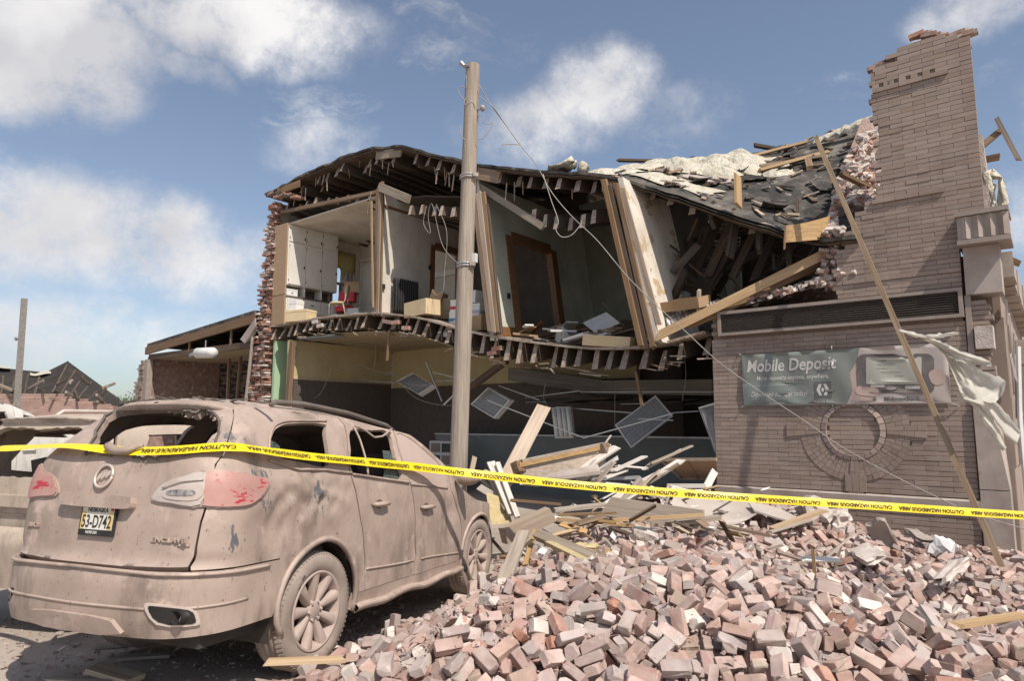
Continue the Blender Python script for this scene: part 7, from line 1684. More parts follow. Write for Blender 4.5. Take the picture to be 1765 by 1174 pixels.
def on_roof_px(px,py):
 for k in range(1,140):
  w = k * .05; q = FP(px,py,w); u = (q - ORG) @ UA
  if q.z <= roof_z(u,w): return u,w
 return None
def build_tarps():
 r = random.Random(8)
 def heap_sheet(name,label,cu,cw,lu,lw,hgt,ang,seed,mat='tarp',n=34):
  rows = []
  for i in range(n):
   R_ = []
   for j in range(n):
    a,b = 2 * i / (n - 1) - 1,2 * j / (n - 1) - 1; rr = math.hypot(a,b); ed = 1 + .25 * mnoise.noise(Vector((math.atan2(b,a) * 1.6,seed,0)))
    x,y = a * lu * ed,b * lw * ed; u = cu + x * math.cos(ang) - y * math.sin(ang); w = cw + x * math.sin(ang) + y * math.cos(ang)
    f = max(0,1 - rr ** 2.2); v = Vector((u * 1.0 + w * .5,w * 3.4,seed)); cr = abs(mnoise.noise(v)) * 1.1 + (1 - abs(mnoise.noise(v * 1.9)) * 2) * .22
    R_.append(B(u,w,roof_z(u,max(0,w)) + .03 + hgt * f ** .7 * (.12 + cr)))
   rows.append(R_)
  m = MB(); m.grid(rows); o = m.build(name,G[mat],None,True); tag(o,label,'plastic sheet'); return o
 for (px,py,lu,lw,h,a,lab,mt) in ((1140,283,.5,.35,.22,.5,'small bunch of cream plastic on the crest above the big heap','tarp'),(1240,300,.5,.3,.16,-.2,'wrinkled cream plastic tongue at the lower end of the heap','tarp'),(1120,308,.5,.2,.08,-.3,'thin cream plastic rag near the leaning partition top','tarp'),(1200,292,.95,.6,.32,.1,'large crumpled cream plastic sheet heaped on the roof middle','tarp'),(1105,292,.6,.42,.22,.2,'cream plastic sheet bunched at the roof crest left of the big heap','tarp'),(1272,284,.6,.5,.36,0,'high bunch of cream plastic at the right of the roof heap','tarp'),(1170,318,.8,.3,.06,-.3,'flat strip of pale plastic along the lower roof edge','tarp'),(1220,312,.45,.22,.05,.1,'pale flattened board-like plastic above the roof edge','concrete'),(1340,300,.28,.3,.22,.4,'small white torn plastic scrap on the black felt','tarp'),(1060,300,.6,.25,.12,0,'thin plastic trailing on the roof edge near the crest','tarp')):
  q = on_roof_px(px,py)
  if q is None: q = (UZ(px,py,3.0)[0],3.0)
  heap_sheet('plastic_sheet',lab,q[0],q[1],lu,lw,h,a,px * .1,mt)
 # fibreglass lumps on the crest
 for (px,py,w,lab) in ((968,287,.5,'lump of yellow insulation on the roof crest right of the pole'),(1005,290,.6,'small orange-topped scrap on the roof crest')):
  c = FP(px,py,w); m = MB(); rows = []
  for i in range(9):
   rows.append([c + UA * (.32 * math.cos(i * math.pi / 8)) * (1 if px < 1000 else .4) + (WA * math.cos(j * math.pi / 6) + ZA * math.sin(j * math.pi / 6) * .45) * .2 * math.sin(i * math.pi / 8) * (1 + .5 * mnoise.noise(Vector((i,j,px)))) for j in range(13)])
  rows = [[p + Vector((mnoise.noise(p * 6),mnoise.noise(p * 6 + Vector((9,0,0))),mnoise.noise(p * 6 + Vector((0,9,0))))) * .16 for p in R_] for R_ in rows]; m.grid(rows); o = m.build('insulation_lump',G['tarp'],None,True); tag(o,lab,'insulation')
 # white plastic strip up the roof's right edge and insulation hanging right of the stump
 rows = []
 for i in range(16):
  t = i / 15; q = FP(lerp(1405,1503,t),lerp(238,197,t),3.9); rows.append([q + ZA * (.05 * mnoise.noise(Vector((i * .7,0,1)))),q - ZA * (.16 + .1 * mnoise.noise(Vector((i * .9,4,1)))) - WA * .2])
 m = slab(rows,.03); o = m.build('plastic_strip',G['tarp'],None,True); tag(o,'long white strip along the roof skyline touching the stump','plastic sheet')
 m = MB()
 for (pts,rad) in ((((1702,300),(1708,322),(1712,350),(1704,372)),.06),(((1708,302),(1720,306),(1730,318),(1733,345),(1731,368)),.05),(((1704,374),(1716,370),(1730,370)),.055),(((1714,318),(1710,345),(1722,366)),.035),(((1728,322),(1724,345),(1729,362)),.04)):
  P = [FP(*p,.45) for p in pts]; m.tube([P[0].lerp(P[1],0)] + P[1:],[rad * (.7 + .5 * abs(mnoise.noise(Vector((k * 1.3,rad * 90,0))))) for k in range(len(P))],8)
 for v in m.V: v += Vector((mnoise.noise(v * 9),mnoise.noise(v * 9 + Vector((7,0,0))),mnoise.noise(v * 9 + Vector((0,7,0))))) * .09
 o = m.build('hanging_insulation',G['tarp'],None,True); tag(o,'white insulation rags hanging right of the stump above the cap block','insulation'); o['kind'] = 'thing'
 # plastic blowing from the leaning board
 T = thing('torn_plastic','torn translucent plastic streaming from the long leaning board to the right','plastic sheet',at(1600,585,8.0))
 def strip(top,bot,seed,nm='shred',Y0=7.9,Y1=7.7,tear=.05):
  n = 26; rows = []
  A = smoothline(top,8); Bq = smoothline(bot,8)
  for i in range(n):
   t = i / (n - 1); a = A[int(t * (len(A) - 1))]; b = Bq[int(t * (len(Bq) - 1))]; R_ = []
   for j in range(9):
    s = j / 8; x,y = lerp(a[0],b[0],s),lerp(a[1],b[1],s); nn = mnoise.noise(Vector((t * 5,s * 4,seed))); R_.append(at(x,y,lerp(Y0,Y1,t) + .05 * nn + .04 * math.sin(s * 5 + t * 3 + seed)) + Vector((0,0,.03 * mnoise.noise(Vector((t * 30,s * 9,seed))) * (1 if j in (0,8) else .2))))
   rows.append(R_)
  m = MB(); m.grid(rows); m.build(nm,G['tarp_thin'],T,True)
 strip([(1549,566),(1575,573),(1600,577),(1630,574),(1655,572)],[(1551,572),(1575,580),(1598,585),(1630,581),(1650,577)],1)
 strip([(1590,578),(1620,588),(1660,606),(1705,622),(1708,632)],[(1592,586),(1612,597),(1632,610),(1660,625),(1690,630)],2,Y1=7.75)
 strip([(1610,592),(1650,608),(1695,640),(1732,655),(1728,680)],[(1612,596),(1640,625),(1665,665),(1690,690),(1715,695)],3)
 strip([(1660,650),(1690,668),(1715,690),(1742,722),(1760,745)],[(1648,690),(1672,695),(1700,705),(1728,745),(1752,768)],4)
 strip([(1622,600),(1632,620),(1645,650),(1655,675),(1662,688)],[(1630,603),(1650,625),(1672,655),(1690,680),(1700,700)],5,Y0=7.95)
 strip([(1655,672),(1680,690),(1700,712),(1722,740),(1735,772)],[(1650,676),(1674,697),(1690,722),(1710,752),(1728,778)],6)
build_tarps()
# ---------------------------------------------------------------- timber and metal in the rubble
def build_debris():
 r = random.Random(19)
 def Dp(px,py,Y): return at(px,py,Y)
 def pl(nm,a,b,Ya,Yb,wd,th,mm,lab,cat='plank',**k): return tag(plank(nm,Dp(*a,Ya),Dp(*b,Yb),wd,th,G[mm],**k),lab,cat)
 pl('leaning_plank',(868,835),(938,700),8.7,9.6,.19,.045,'wood_pale','wide pale plank standing upright from the debris before the teal counter',up=Vector((0,-1,.2)),rough=.05)
 # the broken cornice box
 T = thing('broken_cornice','long broken timber cornice box with a yellow rail lying on the debris','cornice',Dp(968,800,8.6))
 a,b = Dp(896,806,8.5),Dp(1040,775,9.0)
 m = MB(); m.bar(a + ZA * .03 - WA * .02,b + ZA * .03 - WA * .02,.05,.055); m.build('rail',G['wood_fresh'],T)
 m = MB(); m.bar(a - ZA * .012,b - ZA * .012,.03,.02); m.build('bead',G['wood_pale'],T)
 m = MB(); m.bar(a + ZA * .075 + WA * .03,b + ZA * .075 + WA * .03,.09,.03); m.build('cap_board',G['wood_pale'],T)
 c = b - ZA * .25; d = a - ZA * .18; m = slab([[a - ZA * .03,b - ZA * .03],[d,c]],.05,WA); m.build('face_board',G['wood_pale'],T)
 m = slab([[d,c],[d + WA * .35 - ZA * .05,c + WA * .35]],.03); m.build('soffit_board',G['wood_white'],T)
 m = MB(); m.bar(b - UA * .02 - ZA * .03,b + UA * .07 + ZA * .02,.16,.16); m.build('end_block',G['wood_brown'],T)
 m = MB(); m.bar(a - UA * .07 - ZA * .02,a + UA * .02 + ZA * .02,.14,.14); m.build('end_block',G['wood_brown'],T)
 m = slab([[Dp(955,815,8.3),Dp(1030,800,8.6)],[Dp(900,830,8.2),Dp(1035,812,8.4)]],.04); o = m.build('plaster_slab',G['concrete']); tag(o,'pale curved plaster slab below the broken cornice box','plaster')
 # white painted trim boards fanned in a heap
 for k in range(26):
  px,py = r.uniform(985,1120),r.uniform(800,878); an = math.radians(r.choice((-32,-28,-38,-25,-45,10,-60)) + r.uniform(-7,7)); l = r.uniform(35,85); Y = lerp(9.2,7.6,(py - 800) / 78) + r.uniform(-.2,.2)
  o = plank('trim_board',Dp(px,py,Y),Dp(px + l * math.cos(an),py + l * math.sin(an),Y + r.uniform(-.2,.5)),r.uniform(.05,.14),.022,G['wood_white' if k % 4 else 'wood_pale'],roll=r.uniform(-.5,.5),rough=.04); say(o,Dp(px,py,Y),Dp(px + l * math.cos(an),py + l * math.sin(an),Y),'trim board','board','white trim boards in the timber heap')
 for (a,b,Ya,Yb,wd,mm,lab) in (((846,798),(884,888),8.4,7.6,.10,'wood_white','white window jamb standing tilted beside the suv front'),((858,800),(892,892),8.3,7.5,.06,'wood_white','narrow white jamb strip beside the tilted window jamb'),((838,812),(872,880),8.6,7.7,.05,'wood_pale','thin pale strip left of the tilted window jamb'),((815,812),(870,868),8.8,7.9,.04,'wood_pale','long pale lath crossing behind the suv bonnet'),((826,840),(862,862),8.2,8.0,.08,'wood_grey','grey stub board near the suv bonnet'),((818,788),(812,816),8.8,8.7,.06,'wood_pale','short post stub behind the suv mirror')):
  pl('jamb',a,b,Ya,Yb,wd,.03,mm,lab,'board',up=Vector((.3,-1,.2)))
 o = slab([[Dp(838,850,7.9),Dp(862,858,7.9)],[Dp(842,878,7.8),Dp(874,880,7.8)],[Dp(848,905,7.6),Dp(880,902,7.6)]],.03,WA).build('plywood_piece',G['insul']); tag(o,'brown torn plywood piece right behind the suv front wheel','plywood')
 # big boards on top of the bricks
 pl('beam',(868,924),(946,888),6.6,6.9,.10,.15,'wood_pale','thick squared beam end lying beside the suv front wheel','beam',rough=.05)
 pl('tapered_board',(1040,872),(1214,897),7.3,7.2,.05,.20,'wood_pale','long wide grey board on edge in the middle of the debris','board',rough=.08)
 pl('lath',(1058,897),(1212,888),7.0,7.1,.05,.03,'wood_fresh','thin yellow lath lying on the long grey board','lath'); pl('lath',(960,895),(1110,908),6.9,6.9,.05,.03,'wood_fresh','straight yellow lath at the front of the timber heap','lath'); pl('lath',(965,888),(1060,884),7.2,7.2,.06,.02,'wood_brown','brown lath lying level above the bricks','lath'); pl('lath',(880,862),(968,870),7.7,7.7,.04,.025,'wood_brown','dark straight lath below the broken cornice','lath')
 pl('board',(955,880),(1045,870),7.3,7.5,.16,.03,'wood_pale','pale short board behind the beam end','board'); pl('board',(1150,905),(1240,892),7.1,7.3,.12,.04,'wood_grey','grey board at the right end of the timber heap','board')
 pl('flat_plank',(853,1042),(902,918),4.85,6.3,.105,.03,'wood_pale','long dusty plank lying on the bricks toward the viewer',up=ZA,rough=.04); pl('flat_lath',(905,975),(922,915),5.7,6.4,.04,.02,'wood_fresh','narrow yellow lath beside the dusty plank','lath')
 pl('channel_board',(926,922),(1056,976),6.0,5.3,.09,.05,'wood_grey','grey channelled board slanting down across the bricks','board',roll=.5,rough=.03); pl('channel_board',(945,936),(1010,968),5.8,5.3,.07,.03,'insul','crumbling yellow board beneath the channelled board','board')
 pl('stick',(903,1106),(986,1008),4.15,4.9,.035,.03,'wood_pale','single pale stick lying across the near bricks','stick',rough=.02)
 pl('board',(1330,912),(1420,880),7.5,7.9,.10,.03,'wood_fresh','weathered lath bundle lying before the bank wall','lath bundle'); pl('lath',(1325,918),(1400,896),7.3,7.6,.05,.02,'wood_grey','grey lath under the lath bundle','lath'); pl('lath',(1240,905),(1330,925),7.1,7.0,.05,.03,'wood_brown','brown lath on the bricks below the bent trough','lath')
 pl('board',(1215,845),(1232,812),9.4,9.6,.10,.03,'wood_white','white board leaning at the brick wall corner','board',up=Vector((0,-1,0))); pl('board',(1150,838),(1215,838),9.3,9.3,.08,.05,'wood_white','white rail lying level by the wall corner','rail'); pl('rail',(1020,826),(1105,823),9.0,9.0,.08,.04,'metal_grey','grey metal rail lying on the white trim heap','rail')
 pl('board',(1380,985),(1352,1040),5.4,4.8,.05,.03,'wood_pale','narrow pale splinter among the central bricks','splinter'); pl('board',(1320,1062),(1405,1092),4.5,4.3,.06,.05,'wood_grey','dusty half-buried timber in the right foreground bricks','timber'); pl('beam',(1420,1098),(1495,1104),4.3,4.25,.07,.06,'concrete','dusty stone bar half buried in the right foreground','stone'); pl('board',(1650,1078),(1765,1060),4.6,4.9,.10,.02,'wood_fresh','yellow dusty board flat at the right picture edge','board')
 pl('board',(165,1152),(232,1172),4.35,4.25,.13,.03,'wood_pale','short pale board lying in the suv shadow','board'); pl('board',(455,1142),(590,1137),4.15,4.3,.09,.018,'wood_fresh','thin yellow board pinned under the rear tyre','board'); pl('board',(88,1172),(190,1178),4.3,4.2,.06,.02,'wood_grey','grey lath at the bottom left pavement edge','lath')
 pl('post_stub',(118,1060),(108,1085),5.4,5.4,.11,.11,'concrete','small block standing in the shade beneath the suv bumper','block',up=Vector((1,0,0))); 
 for (px,py,Y,l) in ((210,1108,4.9,.3),(160,1098,5.2,.22)): a_ = Dp(px,py,Y); a_.z = gz(a_.x,a_.y) + .015; o = plank('scrap_board',a_,a_ + Vector((l,.06,0)),.07,.02,G['wood_grey']); tag(o,('longer' if l > .25 else 'shorter') + ' dark scrap of board on the shaded pavement under the suv','board','scraps under the suv')
 # many laths and splinters in the heap
 for k in range(95):
  if k < 60: px,py = r.uniform(845,1240),r.uniform(835,915); Y = lerp(9.4,7.0,(py - 825) / 90)
  else: px,py = r.uniform(880,1500),r.uniform(890,960); Y = lerp(7.0,5.8,(py - 890) / 70)
  l = r.uniform(12,60); an = r.uniform(-.7,.7) + (0 if r.random() < .8 else 1.4); c = Dp(px,py,Y); hz = heap(c.x,c.y) + .12
  if c.z > hz + .25: c.z = hz + r.uniform(.0,.2)
  d = (Dp(px + l * math.cos(an),py + l * math.sin(an),Y + r.uniform(-.2,.2)) - Dp(px,py,Y))
  o = plank('splintered_lath',c,c + d,r.uniform(.02,.06),r.uniform(.01,.03),G[r.choice(('wood_pale','wood_grey','wood_brown','wood_white','wood_fresh','joist'))],roll=r.uniform(-.8,.8),rough=.03); say(o,c,c + d,'splintered lath','lath','splintered laths in the heap')
 # bent sheet metal trough
 T = thing('bent_trough','big bent grey sheet metal trough lying below the brick wall corner','metal sheet',Dp(1225,880,8.2))
 rows = []
 for i in range(15):
  t = i / 14; tx = lerp(1155,1300,t); yt = lerp(838,868,t) + 3 * math.sin(t * 5); dp = 52 * math.sin(math.pi * (.12 + .8 * t)) ** .7 + 4; R_ = []
  for j in range(9): s = j / 8; R_.append(at(tx + 6 * math.sin(s * 3),yt + dp * s,8.6 - .75 * math.sin(s * 1.5) + .06 * mnoise.noise(Vector((t * 4,s * 3,1)))))
  rows.append(R_)
 slab(rows,.015,WA).build('sheet',G['sheet_metal'],T,True)
 m = MB(); m.tube([R_[0] for R_ in rows],.022,6); m.build('rolled_edge',G['wood_white'],T,True)
 m = MB(); m.tube([at(x,y,8.3) for x,y in ((1162,838),(1152,855),(1148,872),(1152,884))],.025,6); m.build('end_flange',G['wood_white'],T,True)
 rows = [[at(lerp(1290,1375,t),lerp(866,893,t) - 6 * math.sin(t * 3),8.2 - .2 * t),at(lerp(1300,1372,t),lerp(880,902,t),7.9 - .2 * t)] for t in [k / 8 for k in range(9)]]
 o = slab(rows,.02).build('metal_strip',G['sheet_metal'],None,True); tag(o,'curved grey metal strip right of the bent trough','metal strip')
 # stone and plaster lumps before the bank wall
 def lump(px,py,Y,sx,sy,sz,mm,lab,seed,cat='stone'):
  c = Dp(px,py,Y); rr = random.Random(seed); bm = bmesh.new(); bmesh.ops.create_cube(bm,size=1)
  bmesh.ops.subdivide_edges(bm,edges=bm.edges[:],cuts=2,use_grid_fill=True)
  for v in bm.verts: v.co += Vector((mnoise.noise(v.co * 2 + Vector((seed,0,0))),mnoise.noise(v.co * 2 + Vector((0,seed,0))),mnoise.noise(v.co * 2 + Vector((0,0,seed))))) * .28; v.co = Vector((v.co.x * sx,v.co.y * sy,v.co.z * sz))
  me = bpy.data.meshes.new('lump'); bm.to_mesh(me); bm.free(); me.materials.append(G[mm])
  o = inst('rubble_lump',me,Matrix.Translation(c) @ Matrix.Rotation(rr.uniform(0,6),4,'Z') @ Matrix.Rotation(rr.uniform(-.5,.5),4,'X') @ Matrix.Rotation(rr.uniform(-.4,.4),4,'Y')); tag(o,lab,cat)
 lump(1625,946,7.6,.22,.2,.2,'white_box','square white plaster block before the bank wall',1); lump(1520,920,7.6,.2,.07,.3,'concrete','curved grey tile fragment standing in front of the bank wall',2); lump(1585,925,7.9,.5,.14,.05,'concrete','long grey roof slab leaning near the bank wall foot',3); lump(1495,955,7.0,.4,.2,.06,'brick_pale','flat crumbling mortar slab under the tile fragment',4); lump(1640,985,6.4,.5,.12,.07,'brick_pale','long dusty slab lying left of the leaning board foot',5); lump(1400,880,8.2,.32,.25,.25,'mortar_pale','white mortared brick clump at the top of the heap',6); lump(1440,893,8.2,.28,.2,.14,'brick_pale','pale brick clump right of the mortared clump',7); lump(1085,1010,5.2,.1,.14,.12,'insul','tuft of dry insulation in the central bricks',8,'insulation'); lump(1110,925,6.5,.2,.16,.12,'mortar_pale','rounded yellowish plaster lump on the brick heap',9); lump(1010,950,6.0,.2,.14,.1,'insul','yellow foam crumb pile by the channelled board',10,'insulation'); lump(1165,985,5.6,.16,.1,.1,'insul','tuft of straw-like insulation among middle bricks',11,'insulation')
 # paper and glassy scraps
 for k in range(40):
  px,py = r.uniform(860,1480),r.uniform(835,960); Y = lerp(9.2,6.0,(py - 830) / 130); c = Dp(px,py,Y); c.z = min(c.z,heap(c.x,c.y) + .3); s = r.uniform(.03,.10); m = MB()
  a,b = Vector((r.uniform(-1,1),r.uniform(-1,1),r.uniform(-.5,.5))).normalized() * s,Vector((r.uniform(-1,1),r.uniform(-1,1),r.uniform(-.3,.9))).normalized() * s
  m.box8([c,c + a,c + a + b,c + b,c + ZA * .004,c + a + ZA * .004,c + a + b + ZA * .004,c + b + ZA * .004]); o = m.build('paper_scrap',G[r.choice(('paper','white_box','plaster_peel','paper'))]); tag(o,('small ' if s < .06 else 'larger ') + 'white scrap caught ' + ('high' if py < 880 else 'low') + ' in the heap ' + by_mark(c),'scrap','white scraps in the heap')
build_debris()

# ---------------------------------------------------------------- bricks
def brick_mesh(L,w,h,mat,seed,chip=True):
 r = random.Random(seed); bm = bmesh.new(); bmesh.ops.create_cube(bm,size=1); L *= .97; w *= .96; h *= .97
 for v in bm.verts: v.co = Vector((v.co.x * L,v.co.y * w,v.co.z * h))
 if L < .14:   # broken end
  for v in bm.verts:
   if v.co.x > 0: v.co.x += r.uniform(-.03,.02)
 if chip:
  vs = r.sample(list(bm.verts),r.choice((2,3,4)) if L > .14 else 4); bmesh.ops.bevel(bm,geom=vs,offset=r.uniform(.012,.032),segments=1,affect='VERTICES')
 bmesh.ops.bevel(bm,geom=bm.edges[:],offset=.0032,segments=1,affect='EDGES')
 for v in bm.verts: v.co += Vector((r.gauss(0,1),r.gauss(0,1),r.gauss(0,1))) * .0018
 me = bpy.data.meshes.new('brick'); bm.to_mesh(me); bm.free(); me.materials.append(mat); return me
